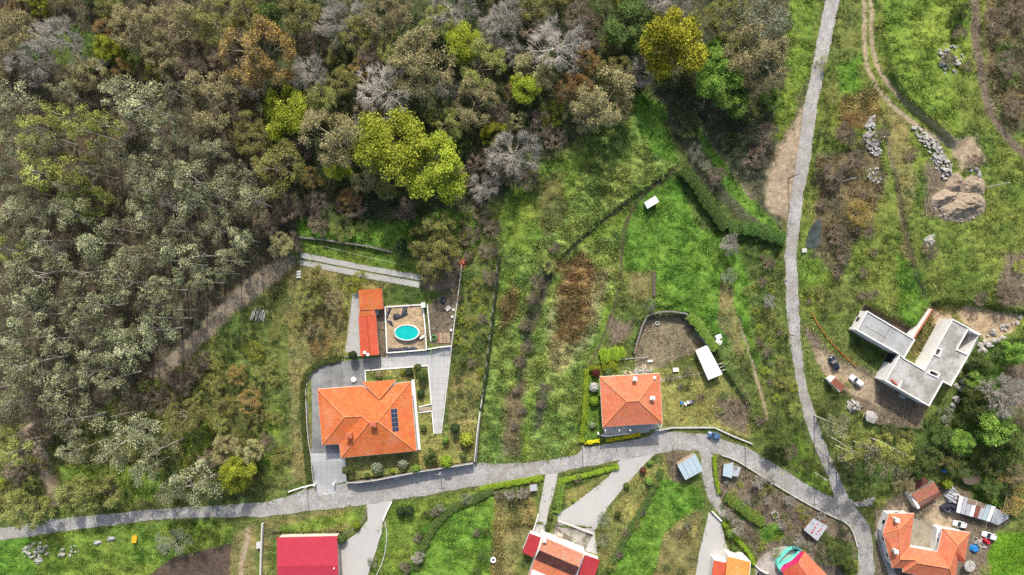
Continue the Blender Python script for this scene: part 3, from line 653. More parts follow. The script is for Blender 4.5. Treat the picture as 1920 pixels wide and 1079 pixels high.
ground_sheet('terrace_paving', [(1046,976),(1112,1000),(1095,1037),(1045,1012),(1035,1000)], 'mossy_terrace', 0.11, 1.5)
ground_sheet('driveway', [(1329,960),(1350,975),(1366,1040),(1362,1045),(1338,1045),(1330,1130),(1296,1130),(1310,1040)], 'granite_setts', 0.08, 1.6, jitter=.15)
ground_sheet('terrace_paving', [(1420,1050),(1450,1028),(1478,1024),(1500,1040),(1475,1079),(1470,1100),(1420,1100),(1415,1070)], 'terrace_stone', 0.08, 1.6, jitter=.4)
ground_sheet('garden_path', [(1470,1024),(1495,1018),(1560,1050),(1590,1085),(1570,1100),(1545,1075),(1500,1038)], 'soil', 0.07, 1.6, jitter=.4)
ground_sheet('courtyard_slab', [(1712,972),(1760,985),(1767,992),(1757,1038),(1704,1028)], 'courtyard_old', 0.10, 1.6)
ground_sheet('house_terrace', [(1130,797),(1242,792),(1240,808),(1180,815),(1132,818)], 'concrete_track', 0.10, 1.6)
ground_sheet('pond', smooth_path([(1510,465),(1512,445),(1520,425),(1532,412),(1540,410),(1540,440),(1537,462),(1525,466),(1510,465)], 2)[:-1], 'pond_water', 0.12, 1.2)

build_ground()
# ------------------------------------------------------------------ ground cover built as real blades and twigs
PAVE = [ROAD_MAIN, [(572,690),(640,676),(850,650),(828,815),(812,815),(806,690),(690,696),(640,860),(650,905),(590,910),(578,800)]]
rngS = np.random.default_rng(5)
def scatter(name, label, cat, types, n, size, hgt, per, mat, tint=(1, 1, 1), spread=1.0, vary=0.35, box=None, lean=0.5):
    idx = [TYN.index(t) for t in types]
    x = rngS.uniform(-165, 165, n); y = rngS.uniform(-96, 96, n)
    z = terrain(x, y); px, py = PXY(x, y, z); iy = np.clip(np.searchsorted(GC['y0'], y), 0, len(GC['y0'])-1); ix = np.clip(np.searchsorted(GC['x0'], x), 0, len(GC['x0'])-1); C, T = GC['C'][iy, ix], GC['T'][iy, ix]
    ok = np.isin(T, idx) & (px > -60) & (px < 1980) & (py > -60) & (py < 1140)
    clump = fnoise(px, py, 22, 77, 3); ok &= rngS.random(n) < np.clip((clump-.25)*2.2, .1, 1)
    x, y, z, px, py, C = x[ok], y[ok], z[ok], px[ok], py[ok], C[ok]; ok = np.ones(len(x), bool)
    for p in PAVE+PAVED: ok &= poly_sd(px, py, p) > .3
    for (fx, fy, r) in FOOT: ok &= (px-fx)**2 + (py-fy)**2 > r*r
    for poly in FOOTP: ok &= poly_sd(px, py, poly) > 1.5
    x, y, z, C = x[ok], y[ok], z[ok], C[ok]; m = len(x); tot = m*per
    X = np.repeat(x, per) + rngS.normal(0, .28*spread, tot); Y = np.repeat(y, per) + rngS.normal(0, .28*spread, tot); Z = np.repeat(z, per)-.05
    sz = np.repeat(rngS.uniform(.6, 1.4, m), per)
    an = rngS.uniform(0, 2*np.pi, tot); ln = rngS.normal(0, lean, (tot, 2)) + np.repeat(rngS.normal(0, lean*.6, (m, 2)), per, 0); hh = hgt*sz*rngS.uniform(.5, 1.2, tot); w = size*sz*rngS.uniform(.6, 1.3, tot)
    dx, dy = np.cos(an)*w/2, np.sin(an)*w/2
    V = np.stack([np.stack([X-dx, Y-dy, Z], 1), np.stack([X+dx, Y+dy, Z], 1), np.stack([X+ln[:, 0]*hh, Y+ln[:, 1]*hh, Z+hh], 1)], 1).reshape(-1, 3)
    F = np.arange(3*tot).reshape(-1, 3)
    cc = np.repeat(C, per, 0)*np.array(tint)*(1 + rngS.normal(0, vary, (tot, 1)).clip(-.7, .9)) * np.repeat((1+rngS.normal(0, .2, (m, 1)))*(1+rngS.normal(0, .07, (m, 3))), per, 0)
    me = np_mesh(name, V, F, None, np.clip(cc, .008, .95)); me.materials.append(M[mat]); o = bpy.data.objects.new(name, me); COL.objects.link(o)
    tag(o, label, cat, None, 'stuff'); return tot
# ------------------------------------------------------------------ builders for buildings
FOOT, FOOTP = [], []      # places where no grass may grow: discs and polygons in photo pixels
def pxpoly(poly, z): return [W(px, py, z) for px, py in poly]
def extruded(vs_, faces, thick):
    """top faces plus a copy thick below, closed along open borders"""
    mb = MB(); n = len(vs_); v2 = [(x, y, z-thick) for x, y, z in vs_]
    cnt = {}
    ff = []
    for f in faces:
        a = Vector(vs_[f[0]]); nrm = Vector((0, 0, 0))
        for i in range(len(f)):
            p, q = Vector(vs_[f[i]])-a, Vector(vs_[f[(i+1) % len(f)]])-a; nrm += p.cross(q)
        f = tuple(f) if nrm.z > 0 else tuple(f[::-1]); ff.append(f)
        for i in range(len(f)):
            e = (f[i], f[(i+1) % len(f)]); cnt[e] = 1
    side = [(a, a+n, b+n, b) for (a, b) in cnt if (b, a) not in cnt]
    mb.add(list(vs_)+v2, ff + [tuple(i+n for i in f[::-1]) for f in ff] + [(s[0], s[1], s[2], s[3]) for s in side])
    return mb
def chimney(t, px, py, z0, z1, w=0.9, d=0.7, mat='terracotta', capmat='white_paint'):
    x, y = W(px, py, z1); m = MB().box(x, y, z0, z1-0.35, w, d); c = obj('chimney', m, mat, t)
    k = MB().box(x, y, z1-0.35, z1-0.2, w+.35, d+.35).box(x, y, z1-0.2, z1, w*.7, d*.7); obj('cap', k, capmat, c)
    return c
def wall_windows(t, walls, poly, z0, z1, maxn=40, spacing=4.2):
    n = len(poly); A = sum(poly[i][0]*poly[(i+1) % n][1]-poly[(i+1) % n][0]*poly[i][1] for i in range(n)); sg = 1 if A > 0 else -1; made = 0
    for i in range(n):
        a, b = Vector(poly[i]), Vector(poly[(i+1) % n]); L = (b-a).length
        if L < 3.2: continue
        k = max(1, int(L/spacing)); u = (b-a)/L; nn = Vector((u.y, -u.x))*sg; rot = math.atan2(u.y, u.x)
        for j in range(k):
            if made >= maxn: return
            c = a+u*(L*(j+.5)/k); zc = z0+(z1-z0)*.55
            f = obj('window', MB().box(c.x+nn.x*.03, c.y+nn.y*.03, zc-.75, zc+.75, 1.5, .10, rot), 'white_paint', t)
            obj('pane', MB().box(c.x+nn.x*.075, c.y+nn.y*.075, zc-.62, zc+.62, 1.25, .03, rot), 'dark_glass', f); made += 1
def house(name, label, zb, V, faces, eave, ridges, roofmat, wallmat='white_wall', inset=0.7, thick=0.2, cat='house', capmat=None, windows=True, deep=1.5):
    vs_ = [(*W(px, py, zb+h), zb+h) for px, py, h in V]
    c = Vector((sum(v[0] for v in vs_)/len(vs_), sum(v[1] for v in vs_)/len(vs_), zb)); t = thing(name, label, cat, c)
    r = obj('roof', extruded(vs_, faces, thick), roofmat, t, uvproj=True)
    for i, j in ridges:
        p, q = Vector(vs_[i])+Vector((0, 0, .05)), Vector(vs_[j])+Vector((0, 0, .05)); obj('ridge_cap', MB().tube(p, q, .17, .17, 6), capmat or roofmat, r, uvproj=True)
    ep = [(vs_[i][0], vs_[i][1]) for i in eave]; ez = [vs_[i][2] for i in eave]
    # gutter around the eaves
    g = MB()
    for k in range(len(eave)):
        p, q = Vector(vs_[eave[k]]), Vector(vs_[eave[(k+1) % len(eave)]]); g.tube(p-Vector((0, 0, .12)), q-Vector((0, 0, .12)), .09, .09, 5)
    obj('gutter', g, 'white_paint', r)
    wp = offset_poly(ep, inset); w = obj('wall', MB().prism(wp, zb-deep, [z-thick-.05 for z in ez]), wallmat, t)
    if windows: wall_windows(t, w, wp, zb, min(ez), 24)
    FOOTP.append([(V[i][0], V[i][1]) for i in eave]); return t, vs_
def shed(name, label, quad, zb, hts, roofmat, wallmat, inset=0.25, thick=0.08, cat='shed', over=None, panels=0):
    """quad: roof corners in photo pixels; hts: corner heights above zb"""
    vs_ = [(*W(px, py, zb+h), zb+h) for (px, py), h in zip(quad, hts)]
    c = (sum(v[0] for v in vs_)/4, sum(v[1] for v in vs_)/4, zb); t = thing(name, label, cat, c)
    if panels:
        mats = roofmat if isinstance(roofmat, list) else [roofmat]
        A, B, C_, D = [Vector(v) for v in vs_]
        for k in range(panels):
            f0, f1 = k/panels, (k+1)/panels-.012
            q = [A.lerp(B, f0), A.lerp(B, f1), D.lerp(C_, f1), D.lerp(C_, f0)]; up = .03*(k % 2)
            obj('roof_panel', extruded([(p.x, p.y, p.z+up) for p in q], [(0, 1, 2, 3)], thick), mats[k % len(mats)], t, uvproj=True)
    else: obj('roof', extruded(vs_, [(0, 1, 2, 3)], thick), roofmat, t, uvproj=True)
    wp = offset_poly([(v[0], v[1]) for v in vs_], inset)
    w = obj('wall', MB().prism(wp, zb-.6, [v[2]-thick-.03 for v in vs_]), wallmat, t)
    a, b = Vector(wp[2]), Vector(wp[3]); m = a.lerp(b, .5); u = (b-a).normalized(); nn = Vector((u.y, -u.x))
    if (m-Vector((c[0], c[1]))).dot(nn) < 0: nn = -nn
    obj('door', MB().box(m.x+nn.x*.03, m.y+nn.y*.03, zb+.02, zb+min(1.95, min(hts)-.3), .95, .09, math.atan2(u.y, u.x)), 'wood', t)
    FOOTP.append(list(quad)); return t
def wall_path(pts_px, step=1.0, smooth_it=0, closed=False):
    if smooth_it: pts_px = smooth_path(pts_px, smooth_it)
    x, y = Gs(pts_px); p = resample(list(zip(x, y)), step); X = np.array([q[0] for q in p]); Y = np.array([q[1] for q in p])
    zs = np.stack([terrain(X+dx, Y+dy) for dx, dy in ((0, 0), (.9, 0), (-.9, 0), (0, .9), (0, -.9))])
    return p, zs.max(0), zs.min(0)
def wall(name, label, pts_px, w, h, mat, cap=None, capw=0.12, caph=0.1, cat='wall', smooth_it=0, parent=None, step=1.0, group=None):
    p, hi, lo = wall_path(pts_px, step, smooth_it); k = np.ones(5)/5
    if len(hi) > 5:
        hi = np.convolve(np.pad(hi, 2, 'edge'), k, 'valid')
    L, R = offset_path(p, w/2); n = len(p); mb = MB(); vs_ = []
    for i in range(n): vs_ += [(*L[i], lo[i]-.4), (*R[i], lo[i]-.4), (*R[i], hi[i]+h), (*L[i], hi[i]+h)]
    fs = [(0, 1, 2, 3), tuple(4*(n-1)+q for q in (3, 2, 1, 0))] + [(4*i+q, 4*i+4+q, 4*i+4+(q+1) % 4, 4*i+(q+1) % 4) for i in range(n-1) for q in range(4)]
    mb.add(vs_, fs); mid = p[n//2]
    t = thing(name, label, cat, (mid[0], mid[1], float(lo[n//2])), group)
    b = obj('masonry', mb, mat, t)
    if cap: obj('coping', MB().beam([(p[i][0], p[i][1], float(hi[i]+h)) for i in range(n)], w+2*capw, 0.0, caph), cap, t)
    return t
def rail_fence(name, label, pts_px, h, mat, every=2.5, cat='fence', rails=(0.35, 0.95)):
    p, hi, lo = wall_path(pts_px, every); t = thing(name, label, cat, (p[0][0], p[0][1], float(hi[0])))
    for i in range(len(p)): obj('post', MB().box(p[i][0], p[i][1], hi[i]-.4, hi[i]+h, .1, .1), mat, t)
    for rz in rails:
        for i in range(len(p)-1): obj('rail', MB().tube((*p[i], hi[i]+h*rz), (*p[i+1], hi[i+1]+h*rz), .03, .03, 4), mat, t)
    return t

# ------------------------------------------------------------------ the big orange-roofed house, its annex and pool
V = [(595,730,4.8),(679,724,4.8),(711,750,5.75),(744,719,4.8),(770,716,4.8),(781,846,4.8),(639,859,4.8),(636,833,4.8),(604,835,4.8),(646,782.5,6.8),(679,780.5,6.8),(692,792.5,7.3),(708,791,7.3)]
Fc = [(0,1,2,3,4,12,11,10,9),(4,5,12),(5,6,11,12),(6,7,10,11),(7,8,9,10),(8,0,9)]
mh, _ = house('main_house', 'large villa with orange hipped tile roof, two chimneys and a dark solar panel', YARD, V, Fc, [0,1,3,4,5,6,7,8], [(0,9),(9,10),(10,11),(11,12),(4,12),(5,12),(6,11),(8,9)], 'tile_orange', capmat='ridge_orange')
# raised hipped wing towards the back garden
zb = YARD; vv = [(*W(px, py, zb+h), zb+h) for px, py, h in [(679,717,5.05),(742.6,712.5,5.05),(711.5,749,6.05)]]
wing = obj('wing_roof', extruded(vv, [(0,1,2)], .22), 'tile_orange', mh, uvproj=True)
for i, j in ((0, 2), (1, 2)): obj('ridge_cap', MB().tube(Vector(vv[i])+Vector((0,0,.04)), Vector(vv[j])+Vector((0,0,.04)),   .16, .16, 6), 'ridge_orange', wing, uvproj=True)
q = [W(px, py, zb+4) for px, py in ((683,719.5),(739,715.5),(737,726),(685,729))]; obj('wing_wall', MB().prism(q, zb-.5, zb+4.7), 'white_wall', mh)
# veranda strip along the right side
q = [W(px, py, zb+.4) for px, py in ((771,712),(777,712),(789,844),(782,844))]; obj('veranda', MB().prism(q, zb-.5, zb+.4), 'white_paint', mh)
chimney(mh, 699, 797, zb+5.6, zb+8.9, 1.5, 1.2, 'terracotta', 'tile_salmon'); chimney(mh, 653, 818, zb+5.2, zb+8.2, 1.5, 1.2, 'terracotta', 'tile_salmon')
# solar array lying on the right hand slope
def roof_pt(px, py):
    A, B, C_ = [Vector((*W(V[i][0], V[i][1], zb+V[i][2]), zb+V[i][2])) for i in (4, 5, 12)]; n = (B-A).cross(C_-A).normalized(); n = n if n.z > 0 else -n
    o = Vector((0, 0, H)); d = Vector((*W(px, py, 0), 0))-o; s_ = (A-o).dot(n)/d.dot(n); return o+d*s_, n
cs = [roof_pt(*p) for p in ((732.5,767),(744.2,766),(747.8,808.5),(736.2,810))]; n_ = cs[0][1]; cs = [c[0] for c in cs]
arr = obj('solar_array', extruded([tuple(c+n_*.07) for c in cs], [(0,1,2,3)], .05), 'metal_grey', mh)
for i in range(2):
    for j in range(5):
        def P(u, v): return cs[0].lerp(cs[1], u).lerp(cs[3].lerp(cs[2], u), v)+n_*.13
        u0, u1, v0, v1 = i/2+.02, (i+1)/2-.02, j/5+.012, (j+1)/5-.012
        obj('solar_panel', extruded([tuple(P(u0,v0)), tuple(P(u1,v0)), tuple(P(u1,v1)), tuple(P(u0,v1))], [(0,1,2,3)], .04), 'solar', arr)
# annex
za = YARD+0.5
an = thing('annex', 'long low outbuilding with red and orange roofs left of the pool', 'outbuilding', (*W(692, 605, za), za)); FOOTP.append([(672,543),(717,541),(719,580),(705,585),(711,667),(676,668)])
def slab(t, name, pts, zb, thick, mat, uv=True): return obj(name, extruded([(*W(px, py, zb+h), zb+h) for px, py, h in pts], [tuple(range(len(pts)))], thick), mat, t, uvproj=uv)
slab(an, 'upper_roof', [(672,544,3.9),(716,541,3.9),(719,580,3.2),(674.5,582.5,3.2)], za, .18, 'tile_orange')
slab(an, 'middle_roof', [(674,583.5,3.0),(702,581.5,3.0),(704.5,592,2.8),(673,594,2.8)], za, .15, 'tile_orange')
r1 = slab(an, 'lower_roof', [(672,594.5,3.1),(688,593.5,3.55),(694,667,3.55),(676,668.5,3.1)], za, .15, 'tile_red'); slab(an, 'lower_roof', [(688,593.5,3.55),(705,592.5,3.1),(711,666,3.1),(694,667,3.55)], za, .15, 'tile_red')
obj('ridge_cap', MB().tube((*W(688,593.5,za+3.6), za+3.6), (*W(694,667,za+3.6), za+3.6), .15, .15, 6), 'tile_red', r1, uvproj=True)
obj('wall', MB().prism(pxpoly([(674,547),(714,544),(717,578),(676,580)], za+3), za-.8, za+2.98), 'cream_wall', an)
obj('wall', MB().prism(pxpoly([(675,582),(702,580),(709,664),(678,666)], za+2.6), za-.8, za+2.6), 'cream_wall', an)
obj('door', MB().box(*W(704.5,600,za+1), za, za+2.2, .12, 2.4), 'white_paint', an); obj('water_tank', MB().box(*W(707,586,za+1), za, za+1.6, 1.0, 1.6), 'metal_grey', an)
for px, py in ((684,661),(690,665)):
    x, y = W(px, py, za+3.5); dsh = obj('satellite_dish', MB().ring(x, y, za+3.75, za+3.85, .05, .5, 12), 'white_paint', an); obj('mast', MB().tube((x, y, za+3.2), (x, y, za+3.8), .04, .04, 5), 'metal_grey', dsh)
# pool
x, y, z = G(762.5, 625); z = POOLZ
pt = thing('oval_pool', 'oval above-ground pool with white rim and turquoise water', 'pool', (x, y, z)); zr = POOLZ+1.25; cx, cy = W(762.5, 624, zr); RX, SQ = 23.6*S, .62
obj('pool_wall', MB().ring(cx, cy, z-.1, zr-.06, RX-.15, RX-.02, 36, SQ), 'white_paint', pt)
obj('rim', MB().ring(cx, cy, zr-.06, zr+.05, RX-.32, RX+.05, 36, SQ), 'white_paint', pt)
mbw = MB(); nn_ = 36; mbw.add([(cx+(RX-.2)*math.cos(2*math.pi*i/nn_), cy+(RX-.2)*SQ*math.sin(2*math.pi*i/nn_), zr-.16) for i in range(nn_)], [tuple(range(nn_))]); obj('water', mbw, 'pool_water', pt)
ld = obj('ladder', MB().tube((cx-RX+.2, cy+.3, z), (cx-RX+.2, cy+.3, zr+.7), .05, .05, 6).tube((cx-RX+.2, cy-.3, z), (cx-RX+.2, cy-.3, zr+.7), .05, .05, 6).tube((cx-RX-.4, cy+.3, z), (cx-RX+.2, cy+.3, zr+.7), .05, .05, 6).tube((cx-RX-.4, cy-.3, z), (cx-RX+.2, cy-.3, zr+.7), .05, .05, 6), 'metal_grey', pt)
x, y = W(785, 634, POOLZ+.5); pm = thing('pool_pump', 'small dark filter pump with white steps at the pool rim', 'pump', (x, y, POOLZ))
obj('pump_body', MB().tube((x, y, POOLZ), (x, y, POOLZ+.9), .38, .3, 10), 'metal_dark', pm); obj('step', MB().box(x+.9, y+.1, POOLZ, POOLZ+.8, 1.1, .5, .5), 'white_paint', pm); obj('step', MB().box(x+1.3, y+.5, POOLZ, POOLZ+.4, 1.0, .5, .5), 'white_paint', pm)
def crumple(name, label, poly, mat, hgt, seed, cat='tarpaulin', step=.35, holes=()):
    x, y = Gs(poly); r = np.random.default_rng(seed)
    def zf(X, Y):
        sd = -poly_sd(X, Y, list(zip(x, y))); return terrain(X, Y)+.06+hgt*sstep(sd/.5)*(.25+fnoise(X, Y, .9, seed, 3)*1.0+.3*np.abs(np.sin(X*2.3+Y*3.1+4*fnoise(X, Y, 2, seed+3))))
    mb = sheet_mb(list(zip(x, y)), zf, step); FOOTP.append(poly); return single(name, mb, mat, label, cat)
crumple('tarpaulin', 'crumpled black pool cover lying above the pool', [(737,590),(745,588),(752,592),(755,578),(764,574),(763,586),(766,590),(757,594),(750,598),(738,601)], 'tarp_black', .7, 1)
crumple('tarpaulin', 'narrow black tarpaulin bunched along the left pool yard wall', [(729,577),(735,577),(729,592),(726,600),(735,603),(738,613),(734,612),(724,601),(724,592)], 'tarp_black', .5, 2)
crumple('tarpaulin', 'long black tarpaulin rolled along the wall below the pool', [(728,653),(745,653),(765,650),(782,652),(781,657),(760,658),(745,659),(728,660)], 'tarp_black', .6, 3)
wall('pool_yard_wall', 'white topped wall framing the pool yard above the grey paving', [(793,571.5),(722.5,576),(726,662),(800,656)], .25, .25, 'white_wall', 'white_paint', .05, .08)
wall('pool_yard_wall', 'white wall between the pool yard and the dark soil yard', [(793,572),(797,610),(800,655)], .25, .45, 'white_wall', 'white_paint', .05, .08)
wall('soil_yard_wall', 'low white wall along the left side of the dark soil yard', [(801.5,571),(804,600),(808,640)], .22, .35, 'white_wall', 'white_paint', .04, .08)
wall('soil_yard_wall', 'white wall across the foot of the dark soil yard', [(802,655),(825,651),(847,649)], .25, .4, 'white_wall', 'white_paint', .05, .08)
wall('boundary_wall', 'long pale boundary wall right of the soil yard and paved courtyard', [(866,497),(861,540),(853,600),(847,650),(838,730),(828,812)], .22, .7, 'white_wall', 'coping', .04, .08)
x, y, z = G(795, 572); t = thing('gate_pillar', 'pale square pillar at the top right corner of the pool yard', 'pillar', (x, y, z)); obj('shaft', MB().box(x, y, z-.5, z+1.9, 1.0, 1.3), 'concrete_post', t); obj('cap', MB().box(x, y, z+1.9, z+2.05, 1.2, 1.5), 'white_paint', t)
x, y, z = G(833, 634); t = thing('pallet_floor', 'pinkish square of old pallets in the corner of soil yard', 'pallet', (x, y, z))
for k in range(9): obj('plank', MB().box(x-1.5+.37*k, y, z+.1, z+.22+.02*(k % 2), .32, 3.0, .04), 'pale_wood' if k % 3 else 'terracotta', t)
for k in range(3): obj('bearer', MB().box(x, y-1.3+1.3*k, z-.05, z+.1, 3.3, .12, .04), 'wood', t)
x, y, z = G(814, 633); t = thing('round_tub', 'green round tub beside the pallets', 'tub', (x, y, z)); obj('tub_wall', MB().ring(x, y, z, z+.7, .65, .8, 16), 'green_plastic', t); obj('content', MB().tube((x, y, z+.02), (x, y, z+.45), .64, .64, 16), 'leaf_mid', t)
x, y, z = G(840, 578); single('stone_slab', MB().box(x, y, z, z+.5, 1.6, 1.3, .7), 'concrete_post', 'tilted pale square slab in the dark soil yard', 'slab')
crumple('tarpaulin', 'dark blue bundle on the ground beyond the soil yard', [(826,558),(834,557),(838,564),(834,572),(826,570)], 'tarp_black', .8, 4)
for k, (px, py) in enumerate(((850.5,581),(848.5,594),(846,619))):
    x, y, z = G(px, py); tag(single('plant_pot', MB().ring(x, y, z, z+.5, .22, .38, 12).tube((x, y, z), (x, y, z+.38), .22, .22, 10), 'white_paint', ['upper','middle','lower'][k]+' of three white pots along the boundary wall', 'pot', 'white pots along the boundary wall'))
x, y, z = G(834, 660); t = thing('bed_frame', 'grey ladder-like frame lying on the courtyard paving', 'frame', (x, y, z))
for k in range(5): obj('bar', MB().box(x, y-1.05+.53*k, z+.12, z+.2, 2.7, .1, .06), 'metal_grey', t)
for k in (-1, 1): obj('rail', MB().box(x+k*1.35, y, z+.1, z+.19, .1, 2.3, .06), 'metal_grey', t)
x, y, z = G(664, 711); t = thing('garden_umbrella', 'white round garden table with dark top opening on courtyard', 'table', (x, y, z)); obj('table_top', MB().tube((x, y, z+.7), (x, y, z+.78), .8, .8, 16), 'white_paint', t); obj('leg', MB().tube((x, y, z), (x, y, z+.7), .12, .08, 8), 'white_paint', t); obj('foot', MB().tube((x, y, z), (x, y, z+.08), .4, .4, 10), 'metal_grey', t)
t.name = 'round_table'; t['label'] = 'white round table standing on the stained courtyard concrete'
# yard edgings, steps and gate
wall('garden_edging', 'white edging round the back garden of the villa', [(686,724),(685,695),(803,686),(809,758),(785,763)], .22, .25, 'white_wall', 'white_paint', .03, .06)
wall('garden_edging', 'white edging round the side lawn below the steps', [(785,774),(810,771),(814,813)], .22, .25, 'white_wall', 'white_paint', .03, .06)
x, y, z = G(797, 767); t = thing('garden_steps', 'pale slatted steps between villa and courtyard', 'steps', (x, y, z))
for k in range(8): obj('step', MB().box(x-1.6+.46*k, y, z-.2, z+.45-.04*k, .4, 1.3, .05), 'pale_wood', t)
wall('front_wall', 'grey retaining wall with white coping along the front garden', [(652,902),(704,896),(788,882),(888,865)], .3, 1.3, 'stone_wall', 'coping', .0, .07)
wall('garden_side_wall', 'grey wall closing the right end of the villa garden', [(890,864),(896,800),(905,740)], .3, .8, 'stone_wall', 'concrete_post', .0, .06)
wall('courtyard_wall', 'thin pale kerb wall curving round the stained courtyard', [(602,684),(584,700),(573.5,722),(575.5,760),(579.5,815),(585.5,873),(589,905)], .2, .35, 'coping', None, smooth_it=1)
wall('driveway_wall', 'low white wall right of the villa driveway', [(647,860),(651,902)], .25, .4, 'white_wall', 'white_paint', .03, .05)
for px, py, nm in ((592, 907, 'left'), (628, 905, 'right')):
    x, y, z = G(px, py); t = thing('gate_post', nm+' white post of the driveway gate', 'gate post', (x, y, z), 'posts of the driveway gate'); obj('shaft', MB().box(x, y, z-.4, z+1.7, .45, .45), 'white_paint', t); obj('cap', MB().box(x, y, z+1.7, z+1.82, .6, .6), 'white_paint', t)
wall('roadside_wall', 'low pale wall along the lane left of the driveway gate', [(541,922),(565,914),(590,908)], .3, .5, 'white_wall', 'white_paint', .0, .06)

# ------------------------------------------------------------------ the salmon-roofed house in the middle
V = [(1124.5,707,5.9),(1237,700,5.9),(1242.5,794,5.9),(1130,801.5,5.9),(1174.5,753,8.0),(1197,752,8.0)]
hb, _ = house('hip_roof_house', 'square house with salmon hipped roof beside the lane', HB, V, [(0,1,5,4),(1,2,5),(2,3,4,5),(3,0,4)], [0,1,2,3], [(0,4),(1,5),(2,5),(3,4),(4,5)], 'tile_salmon', capmat='ridge_orange', inset=.8)
chimney(hb, 1191, 711, HB+5.9, HB+8.2, .9, .9); chimney(hb, 1224, 747, HB+6.1, HB+8.4, 1.1, .8); chimney(hb, 1227.5, 709, HB+5.9, HB+7.0, .5, .5)
obj('porch_floor', MB().prism(pxpoly([(1131,800),(1176,797),(1176,813),(1137,816)], HB+1), HB-1, HB+.6), 'cream_wall', hb)
for px in (1132, 1158, 1178): obj('porch_post', MB().box(*W(px, 803, HB+2), HB, HB+5.7, .3, .3), 'white_paint', hb)
wall('terrace_wall', 'pale terrace wall in front of the salmon-roofed house', [(1126,815),(1137,817),(1178,812)], .3, .9, 'cream_wall', 'white_paint', .05, .08)
wall('lane_wall', 'white coped retaining wall curving above the lane behind the blue car', [(1228,807),(1260,801.5),(1338,801),(1375,818),(1410,832)], .35, .6, 'stone_wall', 'coping', .05, .1)
wall('lane_low_wall', 'white capped low wall along the lower side of the lane', [(1352,853),(1372,859),(1397,873),(1453,909),(1514,945),(1558,967),(1588,980),(1600,1000),(1606,1025)], .3, .5, 'stone_wall', 'coping', .04, .08, smooth_it=1)
x, y, z = G(1127, 812); t = thing('entrance_gate', 'small white entrance gate at the garden corner beside the lane', 'gate', (x, y, z)); obj('pillar', MB().box(x-1, y, z-.4, z+1.5, .5, .5), 'white_paint', t); obj('pillar', MB().box(x+1.2, y+.1, z-.4, z+1.5, .5, .5), 'white_paint', t)
for k in range(5): obj('bar', MB().box(x-.6+.32*k, y+.03, z, z+1.2, .06, .06), 'metal_grey', t)
# rubble and timber behind the house
def rock_mesh(seed, sx=1, sy=1, sz=.7):
    bm = bmesh.new(); bmesh.ops.create_icosphere(bm, subdivisions=1, radius=1.0); r = random.Random(seed)
    for v in bm.verts: v.co = Vector((v.co.x*sx, v.co.y*sy, v.co.z*sz))*r.uniform(.72, 1.15)
    me = bpy.data.meshes.new('stone'); bm.to_mesh(me); bm.free(); return me
def block_mesh(seed):
    r = random.Random(seed); bm = bmesh.new(); bmesh.ops.create_cube(bm, size=1.6)
    for v in bm.verts: v.co = Vector((v.co.x*1.45+r.uniform(-.2,.2), v.co.y*.62+r.uniform(-.15,.15), v.co.z*.5+r.uniform(-.12,.12)))
    bmesh.ops.bevel(bm, geom=list(bm.edges), offset=.09, segments=1, affect='EDGES')
    me = bpy.data.meshes.new('stone'); bm.to_mesh(me); bm.free(); return me
ROCKS = {}
for mt in ('stone', 'stone_white', 'pale_wood', 'brick_red'):
    L_ = []
    for k in range(6):
        me = rock_mesh(k, 1, .8, .7) if mt == 'stone' else block_mesh(k); me.materials.append(M[mt]); L_.append(me)
    ROCKS[mt] = L_
def rock_pile(name, label, spots, mat, rad, cat='rock pile', seed=0, piece='stone', n=30, heap=.5, alt=None):
    """spots: polygon in photo pixels filled with n stones, heaped to the middle"""
    r = random.Random(seed); P = np.array(spots, float); x0, y0 = P.min(0); x1, y1 = P.max(0); pts = []
    tries = 0
    while len(pts) < n and tries < 9000:
        tries += 1; q = (r.uniform(x0, x1), r.uniform(y0, y1))
        if inside(*q, spots) and all((q[0]-p[0])**2+(q[1]-p[1])**2 > (rad/S*.62)**2 for p in pts): pts.append(q)
    cx, cy = P.mean(0); x, y, z = G(cx, cy); t = thing(name, label, cat, (x, y, z)); FOOTP.append(list(spots))
    sd = poly_sd(np.array([p[0] for p in pts]), np.array([p[1] for p in pts]), spots); mx = -sd.min() if len(pts) else 1
    for p, d in zip(pts, sd):
        me = ROCKS[alt if (alt and r.random() < .3) else mat][r.randrange(6)]; o = bpy.data.objects.new(piece, me); COL.objects.link(o); o.parent = t; gx, gy, gz = G(*p); k = rad*r.choice((.4, .55, .7, .85, 1.0, 1.25))
        o.location = (gx-x, gy-y, gz-z+k*.08+heap*(-d/mx)); o.rotation_euler = (r.uniform(-.5,.5), r.uniform(-.5,.5), r.uniform(0, 6.3)); o.scale = (k, k, k)
    return t
rock_pile('rubble_heap', 'heap of broken pale rubble and boards behind the salmon-roofed house', [(1168,698),(1172,688),(1190,692),(1205,684),(1222,690),(1226,698),(1190,702)], 'stone', .5, 'rubble heap', 3, 'chunk', 45, .5, 'pale_wood')
